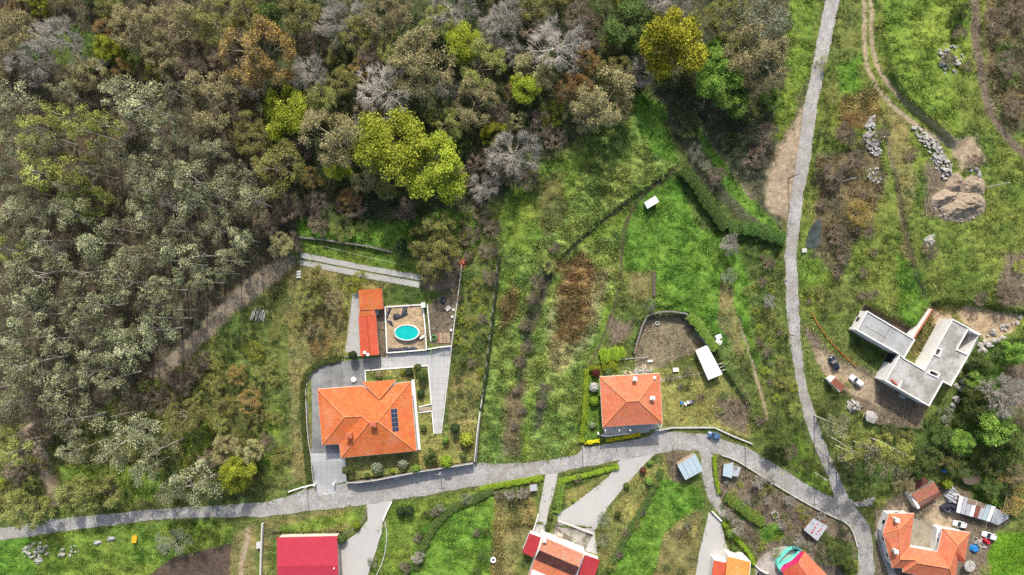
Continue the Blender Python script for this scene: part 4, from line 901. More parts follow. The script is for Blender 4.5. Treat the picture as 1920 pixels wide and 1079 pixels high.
# white-roofed shed, hut, table and small things in the garden
t = shed('white_roof_shed', 'long shed with plain white metal roof right of the round yard', [(1326,647),(1355,702),(1328,713),(1304,658)], RND, [3.0,3.0,2.7,2.7], 'sheet_white', 'pale_wood')
for k in range(3):
    p0 = W(1348+3*k, 683+6*k, RND+2.2); p1 = W(1362+3*k, 678+6*k, RND+2.2); obj('beam', MB().box((p0[0]+p1[0])/2, (p0[1]+p1[1])/2, RND+2.1, RND+2.25, 2.6, .14, .35), 'white_paint', t)
_, _, zq = G(1221, 392)
shed('white_hut', 'small hut with white flat roof alone in the bright green field', [(1207.5,380),(1229,367.5),(1236,378.5),(1214,392)], zq, [2.9,2.9,2.7,2.7], 'sheet_white', 'metal_grey', cat='hut')
x, y, z = G(1266, 693); t = thing('garden_table', 'white square table on the lawn above the stepping stones', 'table', (x, y, z)); obj('table_top', MB().box(x, y, z+.72, z+.8, 1.7, 1.2, .05), 'white_paint', t)
for sx in (-.65, .65):
    for sy in (-.4, .4): obj('leg', MB().box(x+sx, y+sy, z-.05, z+.72, .1, .1), 'white_paint', t)
t = thing('stepping_stone_path', 'row of pale stepping stones from the house to the white shed', 'path', G(1278, 706))
for k in range(15):
    f = k/14; x, y, z = G(1240+76*f, 713-13*f); obj('stepping_stone', MB().box(x, y, z-.1, z+.09, .55, .5, .1*math.sin(k*5)), 'stone_white', t)
for k, (px, py, c, lb) in enumerate(((1277,755,'tarp_blue','blue plastic bin at the left of the lawn bins'),(1284,757,'white_paint','white plastic bin next to the blue one on the lawn'),(1289,754,'white_paint','pale bin in the middle of the lawn bins'),(1294,753,'metal_grey','grey bin among the lawn bins'),(1299,752,'metal_dark','black bin at the right of the lawn bins'))):
    x, y, z = G(px, py); t = thing('wheeled_bin', lb, 'bin', (x, y, z), 'bins on the lawn'); obj('bin_body', MB().prism([(x-.3,y-.35),(x+.3,y-.35),(x+.3,y+.35),(x-.3,y+.35)], z-.02, z+.9), c, t); obj('lid', MB().box(x, y, z+.9, z+1.0, .7, .8), c, t)
x, y, z = G(1232, 606); single('well_ring', MB().ring(x, y, z, z+.5, .42, .68, 16), 'concrete_post', 'round concrete ring on the bare round yard', 'well ring')
wall('stone_wall', 'dark curved stone wall holding the bank above the round yard', [(1188,662),(1193,640),(1204,604),(1215,590),(1250,583),(1285,588)], .5, .3, 'stone_wall', None, smooth_it=1)
wall('stone_wall', 'curved rubble wall on the right of the round yard under ivy', [(1285,588),(1302,604),(1314,628)], .5, .2, 'stone_wall', None, smooth_it=1)
x, y, z = G(1318, 632); t = thing('cold_frame', 'long cold frame with pale blue glass left of the white shed', 'cold frame', (x, y, z)); r_ = -.95
obj('frame', MB().box(x, y, z, z+.7, 5.2, 1.8, r_), 'metal_grey', t)
for k in range(4):
    u = (-1.9+1.27*k); obj('pane', MB().box(x+u*math.cos(r_), y+u*math.sin(r_), z+.7, z+.76, 1.15, 1.6, r_), 'sheet_blue' if k > 1 else 'solar', t)
for px, py, rr, lb in ((1347,632,.4,'upper white board lying on the green slope'),(1347.5,641,-.5,'lower white board lying on the green slope')):
    x, y, z = G(px, py); single('board', MB().box(x, y, z+.1, z+.25, 1.9, 1.4, rr), 'white_paint', lb, 'board', 'white boards on the slope')
x, y, z = G(1201, 632); single('orange_pole', MB().tube((*G(1193,662)[:2], G(1193,662)[2]+.2), (*G(1199,622)[:2], G(1199,622)[2]+1.4), .1, .1, 6), 'orange_hose', 'orange pole leaning on the left wall of the round yard', 'pole')
single('long_pipe', MB().tube((*G(1163,674)[:2], G(1163,674)[2]+.8), (*G(1216,669)[:2], G(1216,669)[2]+.6), .12, .12, 6), 'metal_grey', 'long grey pipe lying across the yard entrance behind the house', 'pipe')
x, y, z = G(1218.5, 677); single('trough', MB().box(x, y, z, z+.4, 1.3, .5, .1).box(x, y, z+.4, z+.5, 1.5, .6, .1), 'white_paint', 'small white trough below the round yard', 'trough')

# ------------------------------------------------------------------ the unfinished concrete house
zp = PIT; zr = PIT+6.0
ub = thing('unfinished_house', 'angular unfinished concrete house with flat grey roofs and white walls', 'house', (*W(1710, 670, zp), zp))
LW = [(1625,584),(1714,637),(1693.5,672),(1687,665),(1606,619)]; MBY = [(1687,665),(1693.5,672),(1732,694.5),(1785,599),(1837,627),(1782,723),(1767,714.5),(1741,761),(1660,714)]
court = [(1814,617.5),(1836,629),(1813.5,665),(1792.5,656)]; sk1 = [(1755.5,652.5),(1765,656),(1760,669),(1751,664.5)]; sk2 = [(1744.5,694),(1761,701),(1757,708),(1739.5,700)]
FOOTP.append(LW); FOOTP.append(MBY)
def flat_block(t, poly, holes, mat, nm):
    pw = pxpoly(poly, zr); hw = [pxpoly(h, zr) for h in holes]
    m = sheet_mb(pw, lambda X, Y: X*0+zr, 3.0, hw); rf = obj('roof', m, mat, t); tag(rf, nm)
    n = len(pw); A = sum(pw[i][0]*pw[(i+1) % n][1]-pw[(i+1) % n][0]*pw[i][1] for i in range(n)); w = MB()
    for lp in [pw]+hw:
        for i in range(len(lp)):
            a, b = lp[i], lp[(i+1) % len(lp)]; w.add([(a[0], a[1], zp-1), (b[0], b[1], zp-1), (b[0], b[1], zr), (a[0], a[1], zr)], [(0, 1, 2, 3)])
    obj('wall', w, 'white_wall', t)
    for lp in [pw]+hw:
        for i in range(len(lp)):
            a, b = Vector(lp[i]), Vector(lp[(i+1) % len(lp)]); c = (a+b)/2; u = (b-a)
            obj('parapet', MB().box(c.x, c.y, zr-.12, zr+.32+.003*(i % 3), u.length+.28, .30, math.atan2(u.y, u.x)), 'white_paint', rf)
flat_block(ub, LW, [], 'slab_new', 'smooth newer grey roof of the left wing'); flat_block(ub, MBY, [court, sk1, sk2], 'slab_concrete', 'weathered roof with three openings')
for k, (h, d) in enumerate(((sk1, 2.6), (sk2, 2.6), (court, 5.0))): obj('shaft_floor', MB().prism(pxpoly([(p[0], p[1]) for p in h], zr), zr-d-.2, zr-d), 'soil' if k < 2 else 'dirt', ub)
p0, p1 = W(1748.5,580,zp+4.6), W(1714,634,zp+4.6); u = Vector(p1)-Vector(p0); obj('garden_wall', MB().box((p0[0]+p1[0])/2, (p0[1]+p1[1])/2, zp-1, zp+4.6, u.length, .35, math.atan2(u.y, u.x)), 'white_wall', ub)
obj('garden_wall_cap', MB().box((p0[0]+p1[0])/2, (p0[1]+p1[1])/2, zp+4.6, zp+4.7, u.length, .42, math.atan2(u.y, u.x)), 'brick_red', ub)
a, b = Vector(W(1606,619,zr)), Vector(W(1625,584,zr)); u = (b-a).normalized(); nn = Vector((-u.y, u.x)); nn = nn if nn.x < 0 else -nn
for k, (f, zz) in enumerate(((.25,1.4),(.55,3.6),(.8,1.8))): c = a.lerp(b, f)+nn*.04; obj('window_opening', MB().box(c.x, c.y, zp+zz-.7, zp+zz+.7, 1.3, .12, math.atan2(u.y, u.x)), 'dark_glass', ub)
a, b = Vector(W(1660,714,zr)), Vector(W(1687,665,zr)); u = (b-a).normalized(); nn = Vector((-u.y, u.x)); nn = nn if nn.x < 0 else -nn
c = a.lerp(b, .82)+nn*.05; obj('window_opening', MB().box(c.x, c.y, zp+.3, zp+4.4, 3.0, .14, math.atan2(u.y, u.x)), 'dark_glass', ub)
for a_, b_ in (((1622.5,612),(1661,634)),((1672,612),(1651,644)),((1693.5,672),(1687,665))):
    p, q = W(*a_, zr), W(*b_, zr); obj('roof_joint', MB().box((p[0]+q[0])/2, (p[1]+q[1])/2, zr+.004, zr+.03, math.hypot(p[0]-q[0], p[1]-q[1]), .16, math.atan2(q[1]-p[1], q[0]-p[0])), 'stone_wall', ub)
# low parapet step and brick leftovers on the roof
p = pxpoly([(1690,714),(1684,728),(1660,714)], zr); 
for a, b in ((p[0], p[1]),): c = ((a[0]+b[0])/2, (a[1]+b[1])/2); obj('roof_kerb', MB().box(c[0], c[1], zr, zr+.35, math.hypot(a[0]-b[0], a[1]-b[1]), .3, math.atan2(b[1]-a[1], b[0]-a[0])), 'white_paint', ub)
for k in range(7): x, y = W(1671+1.6*k, 712+1.6*k, zr); single('brick_stack', MB().box(x, y, zr, zr+.35+.1*(k % 3), .4, .35, .8), 'brick_red', ['first','second','third','fourth','fifth','sixth','last'][k]+' red brick stack along the roof edge, counted from the white wall', 'brick stack', 'brick stacks on the unfinished roof')
crumple('building_rubbish', 'pale bags and scraps below the lower wall of the unfinished house', [(1683,740),(1692,738),(1700,744),(1696,749),(1685,746)], 'stone_white', .7, 9, 'rubbish')
single('orange_hose', MB().beam(path_ground([(1521,585),(1530,605),(1555,640),(1580,665),(1604,688)], 1.2, 2), .14, .25, .42), 'orange_hose', 'orange safety mesh strung along the site entrance track', 'safety fence')
x, y = W(1562, 719, zp); t = thing('site_container', 'small white container with a rusty red roof by the site entrance', 'container', (x, y, zp))
q = pxpoly([(1564,706),(1586,724),(1575,736),(1553,713)], zp+2.5); obj('container_body', MB().prism(q, zp-.3, zp+2.42), 'white_paint', t); qi = pxpoly([(1566,708),(1586,724.5),(1576,735),(1557,717)], zp+2.5); obj('container_roof', extruded([(a[0], a[1], zp+2.55) for a in qi], [(0,1,2,3)], .1), 'sheet_rust', t, uvproj=True); FOOTP.append([(1550,705),(1565,702),(1588,724),(1575,737)])
obj('door', MB().box(*W(1549,712,zp+1), zp+.05, zp+2.0, .1, .9, .7), 'metal_grey', t)
x, y, z = G(1597, 757); rock_pile('scrap_heap', 'round heap of silver scrap and foil below the site entrance', [(1589,752),(1600,750),(1612,758),(1610,772),(1596,774),(1588,764)], 'stone', .55, 'scrap heap', 8, 'scrap', 34, .9, 'stone_white')
x, y, z = G(1630, 782); o = bpy.data.objects.new('boulder', ROCKS['stone'][2]); COL.objects.link(o); o.location = (x, y, z+.6); o.scale = (2.4, 2.7, 2.0); tag(o, 'large grey boulder below the forecourt of the unfinished house', 'boulder'); FOOT.append((1630,782,16))
def mound(name, label, poly, hgt, mat, seed, cat='sand heap'):
    x, y = Gs(poly); pw = list(zip(x, y)); dm = -poly_sd(np.array([np.mean(x)]), np.array([np.mean(y)]), pw)[0]
    zf = lambda X, Y: terrain(X, Y)-.05+hgt*.75*np.clip(-poly_sd(X, Y, pw)/max(dm, 1.5)*1.1, 0, 1)**1.25*(.15+1.0*fnoise(X, Y, 3.2, seed, 4)+1.0*fnoise(X, Y, .8, seed+7, 3)); FOOTP.append(poly)
    return single(name, sheet_mb(smooth_path(pw+[pw[0]], 2)[:-1], zf, .3), mat, label, cat, smooth=False)
mound('sand_heap', 'sandy heap nearest the white stone slabs', [(1770,348),(1792,318),(1808,335),(1802,362),(1772,366)], 2.2, 'sand', 1)
mound('sand_heap', 'brown topped heap at the left of the sand heaps', [(1742,374),(1768,352),(1800,356),(1796,382),(1752,390)], 2.0, 'dirt', 2)
mound('sand_heap', 'sandy heap under the six round boulders', [(1796,342),(1826,324),(1850,340),(1846,368),(1806,370)], 2.2, 'sand', 3)
mound('sand_heap', 'largest sand heap with a dark lower face', [(1762,392),(1786,364),(1832,350),(1850,376),(1846,402),(1805,420),(1770,412)], 2.8, 'sand', 4)
rock_pile('clod_scatter', 'dark clods and stones strewn over the foot of the sand heaps', [(1752,384),(1775,378),(1800,396),(1842,388),(1840,410),(1805,420),(1770,414),(1750,394)], 'stone', .42, 'clods', 40, 'clod', 48, .5)
rock_pile('stone_slab_pile', 'upper long strip of white stone rubble beside the grassy track', [(1624,232),(1636,218),(1640,236),(1650,285),(1640,296),(1626,290),(1622,262)], 'stone_white', .62, 'rock pile', 11, 'stone', 60, .7)
rock_pile('stone_slab_pile', 'big bank of white stone slabs along the bend of the dirt track', [(1708,230),(1722,240),(1752,262),(1778,300),(1788,320),(1770,338),(1752,312),(1738,280),(1718,255)], 'stone_white', .68, 'rock pile', 12, 'stone', 95, .8)
rock_pile('stone_slab_pile', 'scattered white rubble below the upper stone strip', [(1626,318),(1645,310),(1655,340),(1640,345),(1628,332)], 'stone_white', .5, 'rock pile', 13, 'stone', 22, .2)
rock_pile('stone_slab_pile', 'dark weathered rock pile in the bright top meadow', [(1757,100),(1770,82),(1800,85),(1808,115),(1790,142),(1765,140)], 'stone', .75, 'rock pile', 14, 'stone', 34, .8)
rock_pile('stone_slab_pile', 'few pale stones in a brown scrub patch', [(1727,452),(1748,440),(1752,455),(1735,465)], 'stone_white', .6, 'rock pile', 15, 'stone', 12, .2)
rock_pile('boulder_row', 'six rounded boulders above the sand heaps', [(1808,314),(1836,312),(1842,330),(1826,330)], 'stone', .95, 'boulders', 16, 'boulder', 6, .1)
rock_pile('boulder_row', 'line of large pale boulders right of the unfinished house', [(1905,585),(1918,600),(1850,660),(1810,720),(1788,770),(1772,812),(1762,806),(1782,740),(1800,695),(1850,630)], 'stone', 1.15, 'boulders', 17, 'boulder', 46, .2)
rock_pile('rubble_wall', 'curved rubble stone wall at the lower road fork', [(1594,935),(1604,942),(1622,940),(1638,930),(1640,938),(1624,950),(1604,950),(1596,944)], 'stone', .62, 'rubble wall', 18, 'stone', 34, .6)
rock_pile('rubble_heap', 'grey rubble heap at the lower left grass', [(42,1030),(70,1015),(92,1020),(92,1045),(70,1055),(45,1052)], 'stone', .75, 'rubble heap', 19, 'chunk', 30, .4, 'stone_white')
rock_pile('rubble_heap', 'dark smaller rubble heap right of the grey one', [(112,1028),(140,1022),(150,1036),(130,1048),(112,1044)], 'stone', .6, 'rubble heap', 20, 'chunk', 18, .3)
x, y, z = G(194, 122); o = bpy.data.objects.new('boulder', ROCKS['stone_white'][4]); COL.objects.link(o); o.location = (x, y, z+1.2); o.scale = (1.7, 2.2, 2.0); o.rotation_euler = (.2, 0, .7); tag(o, 'pale boulder alone among the trees at upper left', 'boulder')
for px, py, lb in ((183,1017,'left of two grey sacks on the roadside grass'),(208,1010,'right of two grey sacks on the roadside grass')): crumple('grey_sack', lb, [(px-9,py+4),(px-4,py-4),(px+8,py-4),(px+9,py+2),(px,py+6)], 'metal_grey', .7, px, 'sack')
x, y, z = G(254, 1010); t = thing('yellow_tub', 'yellow slanted tub on the grass below the lane', 'tub', (x, y, z)); obj('tub_wall', MB().prism([(x-.7,y-.9),(x+.55,y-1.0),(x+.75,y+.9),(x-.5,y+1.0)], z-.05, z+.7), 'yellow_plastic', t); obj('rim', MB().prism([(x-.8,y-1.0),(x+.62,y-1.1),(x+.85,y+1.0),(x-.58,y+1.1)], z+.7, z+.78), 'yellow_plastic', t)
t = thing('pole_stack', 'stack of white concrete poles beside the woodland dirt track', 'pole stack', G(484, 588))
for k in range(14):
    r_ = random.Random(k); x, y, z = G(472+1.9*k+r_.uniform(-.6,.6), 586+r_.uniform(-6,8)+.3*k); L_ = r_.uniform(1.6, 2.9); aa = math.radians(75+r_.uniform(-12, 8)); obj('pole', MB().box(x, y, z+.1+.16*(k % 3), z+.26+.16*(k % 3), L_*1.2, .22, aa), 'stone_white', t)
for k in range(3):
    x, y, z = G(561, 510+5*k); single('concrete_block', MB().box(x, y, z, z+.6, 1.4, .6, .05).box(x, y, z+.6, z+.66, 1.2, .5, .05), 'concrete_post', ['upper','middle','lower'][k]+' of three white blocks at the end of the dirt track', 'block', 'white blocks by the track')
rock_pile('brick_heap', 'small heap of reddish roof tiles at the head of boundary wall', [(862,492),(866,484),(873,486),(873,500),(864,503)], 'brick_red', .5, 'brick heap', 22, 'brick', 18, .5)
x, y, z = G(1507.5, 470); single('manhole', MB().box(x, y, z, z+.35, 1.4, 1.2, .1).box(x, y, z+.35, z+.4, .8, .7, .1), 'concrete_post', 'small square concrete chamber at the foot of the roadside pond', 'manhole')

# ------------------------------------------------------------------ buildings along the lower edge
zb = -4.6
t = thing('red_barn', 'large barn with plain crimson metal roof at the lower edge', 'barn', (*W(576, 1045, zb), zb)); FOOTP.append([(516,1003),(634,1003),(636,1140),(516,1140)])
slab(t, 'roof', [(519,1008,4.2),(632,1005.5,4.2),(634,1060,5.2),(519.5,1062,5.2)], zb, .1, 'sheet_pink'); slab(t, 'roof', [(519.5,1062,5.2),(634,1060,5.2),(636,1140,4.0),(520,1140,4.0)], zb, .1, 'sheet_pink')
obj('wall', MB().prism(pxpoly([(521.5,1010),(630.5,1008),(633,1138),(522,1138)], zb+4), zb-1, zb+3.95), 'cream_wall', t); obj('vent', MB().tube((*W(627,1065,zb+5), zb+4.8), (*W(627,1065,zb+5), zb+5.7), .18, .18, 8), 'white_paint', t)
wall('barn_wall', 'pale wall left of the crimson barn', [(494,980),(492,1030),(490,1100)], .35, 1.2, 'white_wall', 'concrete_post', .05, .08)
x, y, z = G(487, 1021); single('block_hutch', MB().box(x, y, z, z+.9, 1.3, 1.7).box(x, y, z+.9, z+1.0, 1.5, 1.9), 'concrete_post', 'small grey hutch against the wall left of the barn', 'hutch')
wall('driveway_edging', 'dark curved edging between the barn verge and the pale driveway', [(632,1004),(660,995),(678,982),(687,968),(688,952)], .25, .3, 'stone_wall', None, smooth_it=1)
wall('driveway_edging', 'pale curved edging right of the driveway beside the barn', [(722,978),(727,1005),(720,1050),(706,1078)], .2, .5, 'white_wall', 'coping', .02, .05, smooth_it=1)
wall('driveway_edging', 'white gate wall at the top of the barn driveway', [(735,940),(726,958),(718,977)], .3, .5, 'white_wall', 'white_paint', .03, .08)
# terracotta house with two crimson side roofs
zb = -4.4
t = thing('terracotta_house', 'white house with old terracotta roof between two crimson side roofs', 'house', (*W(1050, 1060, zb), zb)); FOOTP.append([(978,1000),(1126,1045),(1100,1140),(970,1140)])
slab(t, 'main_roof', [(1019,1008,6.4),(1094.5,1040,6.4),(1086,1064,7.6),(1011,1032,7.6)], zb, .2, 'tile_old'); slab(t, 'dark_roof', [(1011,1032.3,7.55),(1086,1064.3,7.55),(1078,1080,6.0),(1003,1048,6.0)], zb, .15, 'tile_dark'); slab(t, 'lower_roof', [(1003,1048.5,5.6),(1078,1080,5.6),(1060,1140,4.6),(980,1110,4.6)], zb, .15, 'tile_salmon')
slab(t, 'side_roof', [(993,1000.5,4.2),(1016,1009,4.2),(1000,1046,3.8),(979,1036,3.8)], zb, .1, 'sheet_red'); slab(t, 'side_roof', [(1095,1040,4.4),(1125,1050.5,4.2),(1110,1100,3.8),(1082,1090,3.9)], zb, .1, 'sheet_red')
obj('wall', MB().prism(pxpoly([(1016,1005),(1097,1039),(1065,1130),(990,1095)], zb+5.4), zb-1, zb+5.3), 'white_wall', t); obj('wall', MB().prism(pxpoly([(994,1002),(1016,1010),(1001,1044),(981,1035)], zb+3.6), zb-1, zb+3.6), 'white_wall', t); obj('wall', MB().prism(pxpoly([(1096,1042),(1123,1052),(1108,1098),(1085,1088)], zb+3.6), zb-1, zb+3.6), 'white_wall', t)
chimney(t, 1021, 1015, zb+6.4, zb+8.2, .7, .7, 'white_paint')
obj('porch_canopy', extruded([(*W(px, py, zb+3), zb+3) for px, py in ((1042,1014),(1112,1042),(1110,1047),(1040,1019))], [(0,1,2,3)], .12), 'white_paint', t)
x, y, z = G(1048, 1005); t = thing('stone_oven', 'pale square oven block on the mossy terrace', 'oven', (x, y, z)); obj('oven_body', MB().box(x, y, z, z+1.4, 1.7, 1.7, -.35), 'cream_wall', t); obj('oven_top', MB().box(x, y, z+1.4, z+1.5, 1.4, 1.4, -.35), 'pale_wood', t)
wall('garden_wall', 'white wall left of the narrow driveway', [(1009,964),(1001,990),(996,1003)], .25, .6, 'white_wall', 'white_paint', .03, .06)
wall('terrace_kerb', 'pale kerb between the wide driveway and the mossy terrace', [(1046,976),(1075,986),(1112,999)], .5, .25, 'cream_wall', 'concrete_post', .1, .06)
shed('grey_shelter', 'small grey roofed shelter beside the narrow driveway', [(993,910),(1006,908),(1008,920),(994,922)], G(1000,918)[2], [2.2,2.2,2.0,2.0], 'sheet_grey', 'wood', cat='shelter')
x, y, z = G(925, 1049); t = thing('well', 'white ringed well in the dry vegetable plot', 'well', (x, y, z)); obj('well_ring', MB().ring(x, y, z, z+.8, .45, .85, 16), 'white_paint', t); obj('well_cover', MB().box(x, y, z+.4, z+.46, .7, .5), 'metal_dark', t)
# pale blue roofed shed and its neighbours
zb = G(1295, 890)[2]
shed('blue_roof_shed', 'shed with pale blue sheet roof beside the cobbled side lane', [(1270,873),(1304.5,851),(1319,882.5),(1285,900.5)], zb, [3.4,3.4,2.9,2.9], ['sheet_blue'], 'pale_wood', panels=4)
zb = G(1370, 885)[2]
shed('small_grey_shed', 'small shed with two overlapping grey sheets inside the garden bend', [(1357,871),(1375,868),(1372,897),(1355,892)], zb, [2.6,2.6,2.3,2.3], 'sheet_blue', 'wood'); shed('small_grey_lean_to', 'grey lean-to roof attached right of the small garden shed', [(1374,873),(1389,877),(1384,894),(1372,893)], zb, [2.2,2.2,2.0,2.0], 'sheet_grey', 'wood')
zb = G(1530, 1000)[2]
t = shed('patched_shed', 'grey metal roofed shed with red patches near the lane bend', [(1525,972),(1552,987),(1533,1015),(1507,994)], zb, [2.7,2.7,2.4,2.4], 'sheet_grey', 'wood')
for k in range(9):
    f = k % 5; g = k//5; x, y = W(1531+3.4*f-4*g-(3 if g else 0), 1003-6.2*f-3*g, zb+2.75); rp = obj('red_patch', MB().box(x+.3*math.sin(k*7), y+.3*math.cos(k*5), zb+2.62, zb+2.76, .28+.14*(k % 3), .2+.1*(k % 2), .6+.3*math.sin(k)), 'red_plastic', t)
x, y, z = G(1452, 965); t = thing('stone_basin', 'square white stone basin in the terraced garden', 'basin', (x, y, z))
for k in range(4): aa = .55+k*math.pi/2; obj('side', MB().box(x+.9*math.cos(aa), y+.9*math.sin(aa), z, z+.7, .25, 2.05, aa), 'stone_white', t)
obj('water', MB().box(x, y, z, z+.4, 1.6, 1.6, .55), 'leaf_mid', t)
# white house with two-tone roof, turquoise terrace house
zb = -5.0
t = thing('two_tone_house', 'white house with one orange-yellow and one red roof at lower edge', 'house', (*W(1372, 1065, zb), zb)); FOOTP.append([(1333,1040),(1410,1040),(1410,1140),(1325,1140)])
slab(t, 'yellow_roof', [(1364,1044,5.2),(1407,1054.5,5.2),(1402,1110,6.2),(1358,1100,6.2)], zb, .18, 'tile_yellow'); slab(t, 'red_roof', [(1338.5,1051,4.4),(1362,1056,4.6),(1357,1110,5.0),(1331,1104,4.6)], zb, .18, 'tile_red')
obj('wall', MB().prism(pxpoly([(1364,1040),(1369,1039.5),(1399,1045),(1408,1054),(1402,1120),(1360,1110)], zb+4.9), zb-1, zb+4.95), 'white_wall', t); obj('wall', MB().prism(pxpoly([(1338,1048.5),(1362,1053),(1357,1112),(1331,1106)], zb+4.2), zb-1, zb+4.25), 'white_wall', t); obj('window', MB().box(*W(1384,1041.5,zb+2), zb+1.2, zb+2.6, 1.2, .2, -.15), 'dark_glass', t)
t = thing('turquoise_house', 'house with salmon roof and curved turquoise balcony at lower edge', 'house', (*W(1515, 1065, zb), zb)); FOOTP.append([(1457,1030),(1500,1024),(1560,1090),(1480,1120)])
slab(t, 'left_roof', [(1466,1072,4.4),(1497,1055,5.6),(1525,1098,5.6),(1490,1110,4.4)], zb, .18, 'tile_red'); slab(t, 'right_roof', [(1497,1055,5.6),(1509,1034.5,4.6),(1552,1080,4.6),(1525,1098,5.6)], zb, .18, 'tile_salmon')
obj('gable_wall', MB().prism(pxpoly([(1467,1071),(1489,1055),(1508,1036),(1510,1040),(1498,1056),(1470,1075)], zb+4.4), zb-1, zb+4.5), 'magenta_paint', t)
obj('wall', MB().prism(pxpoly([(1469,1074),(1498,1057),(1509,1040),(1546,1082),(1500,1110)], zb+4.0), zb-1, zb+4.05), 'white_wall', t)
obj('balcony_floor', MB().prism(pxpoly([(1462,1070),(1470,1060),(1490,1050),(1505,1034),(1500,1031),(1492,1042),(1480,1050),(1459,1064)], zb+3), zb, zb+2.7), 'cyan_paint', t)
bp = smooth_path([W(px, py, zb+3.4) for px, py in ((1466,1073),(1457.5,1062),(1462,1052),(1474,1039),(1482,1031),(1492,1029.5),(1502,1031),(1506,1036))], 2)
obj('balcony_parapet', MB().beam([(a, b, zb) for a, b in bp], .25, -.5, 3.1), 'cyan_paint', t)
wall('terrace_boundary', 'white broken wall left of the stone terrace near the lower edge', [(1412,1056),(1424,1068),(1440,1076)], .3, .5, 'white_wall', 'white_paint', .02, .06)
x, y, z = G(1426, 1078); single('grey_lean_to', MB().box(x+.6, y-.6, z, z+1.9, 3.6, 2.6, -.15).box(x+.6, y-.6, z+1.9, z+2.05, 4.0, 3.0, -.15), 'metal_dark', 'dark grey flat lean-to roof at the lower edge between two houses', 'lean-to')
wall('hedge_wall', 'white wall along the right edge of the lower driveway', [(1334,958),(1352,976)], .35, .8, 'white_wall', 'white_paint', .04, .08)

# ------------------------------------------------------------------ U-shaped house and sheds at lower right
zb = LRY
V = [(1667,963,4.6),(1714,963,4.6),(1705.5,1026,4.6),(1758,1035,4.6),(1767.3,991,4.6),(1818,999,4.6),(1809,1052.5,4.6),(1797,1052.5,4.6),(1790,1096,4.6),(1692.5,1073,4.6),(1693.5,1065.5,4.6),(1673,1065.5,4.6),(1655,1000,4.6),
     (1686,992.5,6.4),(1688,1048.8,6.4),(1715.6,1049.7,6.1),(1719,1055.5,6.4),(1779,1066,6.6),(1795,1022,6.6)]
Fc = [(0,1,13),(1,2,14,13),(2,3,17,16,15,14),(3,4,18,17),(4,5,18),(5,6,18),(6,7,8,17,18),(8,9,16,17),(9,10,15,16),(10,11,14,15),(11,12,13,14),(12,0,13)]
uh, _ = house('courtyard_house', 'U-shaped house with orange-red hipped roof round a worn courtyard', zb, V, Fc, list(range(13)), [(0,13),(1,13),(12,13),(13,14),(14,11),(14,15),(15,16),(16,17),(17,18),(4,18),(5,18),(2,14),(3,17),(9,16),(8,17)], 'tile_salmon', inset=.6, windows=True, capmat='ridge_orange')
chimney(uh, 1684, 977, zb+5.0, zb+7.2, .9, .9, 'white_paint'); chimney(uh, 1682, 1036, zb+5.6, zb+7.6, .9, .9, 'white_paint')
vv = [(*W(px, py, zb+h), zb+h) for px, py, h in [(1786,1037,6.4),(1793,1036,6.5),(1812,1054,5.0),(1803,1054,5.0)]]; wr = obj('porch_roof', extruded(vv, [(0,1,2,3)], .15), 'tile_red', uh, uvproj=True)
obj('courtyard_porch', MB().prism(pxpoly([(1757,990),(1766,989),(1760,1034),(1753,1033)], zb+2.6), zb-.3, zb+2.6), 'white_paint', uh)
ground_sheet('rock_apron', [(1655,968),(1665,958),(1692,958),(1700,963),(1667,963),(1655,1000),(1672,1062),(1685,1085),(1672,1100),(1652,1040),(1640,1000)], 'stone', .12, 1.0)
x, y, z = G(1809, 1056); single('round_awning', MB().ring(x, y, z+2.2, z+2.35, .3, 1.7, 18).tube((x, y, z), (x, y, z+2.4), .08, .08, 6), 'stone_white', 'round grey white parasol at the right corner of the courtyard house', 'parasol')
# ruin with half of its tiles gone
t = thing('ruined_barn', 'old barn with rusty tiled roof and roofless back behind the courtyard house', 'barn', (*W(1733, 925, zb), zb)); FOOTP.append([(1702,918),(1742,900),(1764,924),(1722,955)])
slab(t, 'front_roof', [(1709,927,3.9),(1752,905,3.9),(1762,922,3.0),(1721,944.5,3.0)], zb, .15, 'tile_old'); slab(t, 'lean_to_roof', [(1721,945,2.9),(1762,923,2.9),(1763.5,930,2.2),(1723,954,2.2)], zb, .1, 'sheet_rust'); slab(t, 'back_roof', [(1700,914,2.8),(1735,894,2.8),(1742,908,2.5),(1707,925,2.5)], zb, .1, 'tile_dark')
obj('wall', MB().prism(pxpoly([(1705,926),(1751,902),(1762,925),(1722,950)], zb+2.8), zb-.5, zb+2.75), 'stone_wall', t); obj('gable', MB().prism(pxpoly([(1703,924),(1708,923),(1725,952),(1721,955)], zb+3), zb-.5, zb+3.1), 'white_wall', t)
obj('wall', MB().prism(pxpoly([(1702,916),(1736,897),(1740,908),(1707,924)], zb+2.4), zb-.5, zb+2.35), 'stone_wall', t)
crumple('scrap_sheets', 'torn roofing sheets and junk between barn and black tarpaulin', [(1772,915),(1780,906),(1790,916),(1797,926),(1793,945),(1775,942),(1768,930)], 'sheet_grey', 1.6, 31, 'scrap')
crumple('tarpaulin', 'big crumpled black tarpaulin left of the corrugated sheds', [(1760,950),(1772,942),(1792,944),(1794,960),(1775,963),(1762,958)], 'tarp_black', 2.0, 32)
t = shed('corrugated_shed', 'long row of sheds roofed with mismatched corrugated sheets', [(1799,929),(1868,951),(1857,979),(1793,961)], zb, [3.0,3.0,2.5,2.5], ['sheet_white','sheet_grey','sheet_grey','sheet_white','sheet_rust','sheet_grey','sheet_blue','sheet_white'], 'wood', panels=8)
slab(t, 'patch_sheet', [(1816,935,3.1),(1832,940,3.1),(1829,948,3.0),(1813,943,3.0)], zb, .08, 'sheet_brown'); slab(t, 'patch_sheet', [(1834,940,3.1),(1849,945,3.1),(1846,953,3.0),(1831,948,3.0)], zb, .08, 'sheet_brown')
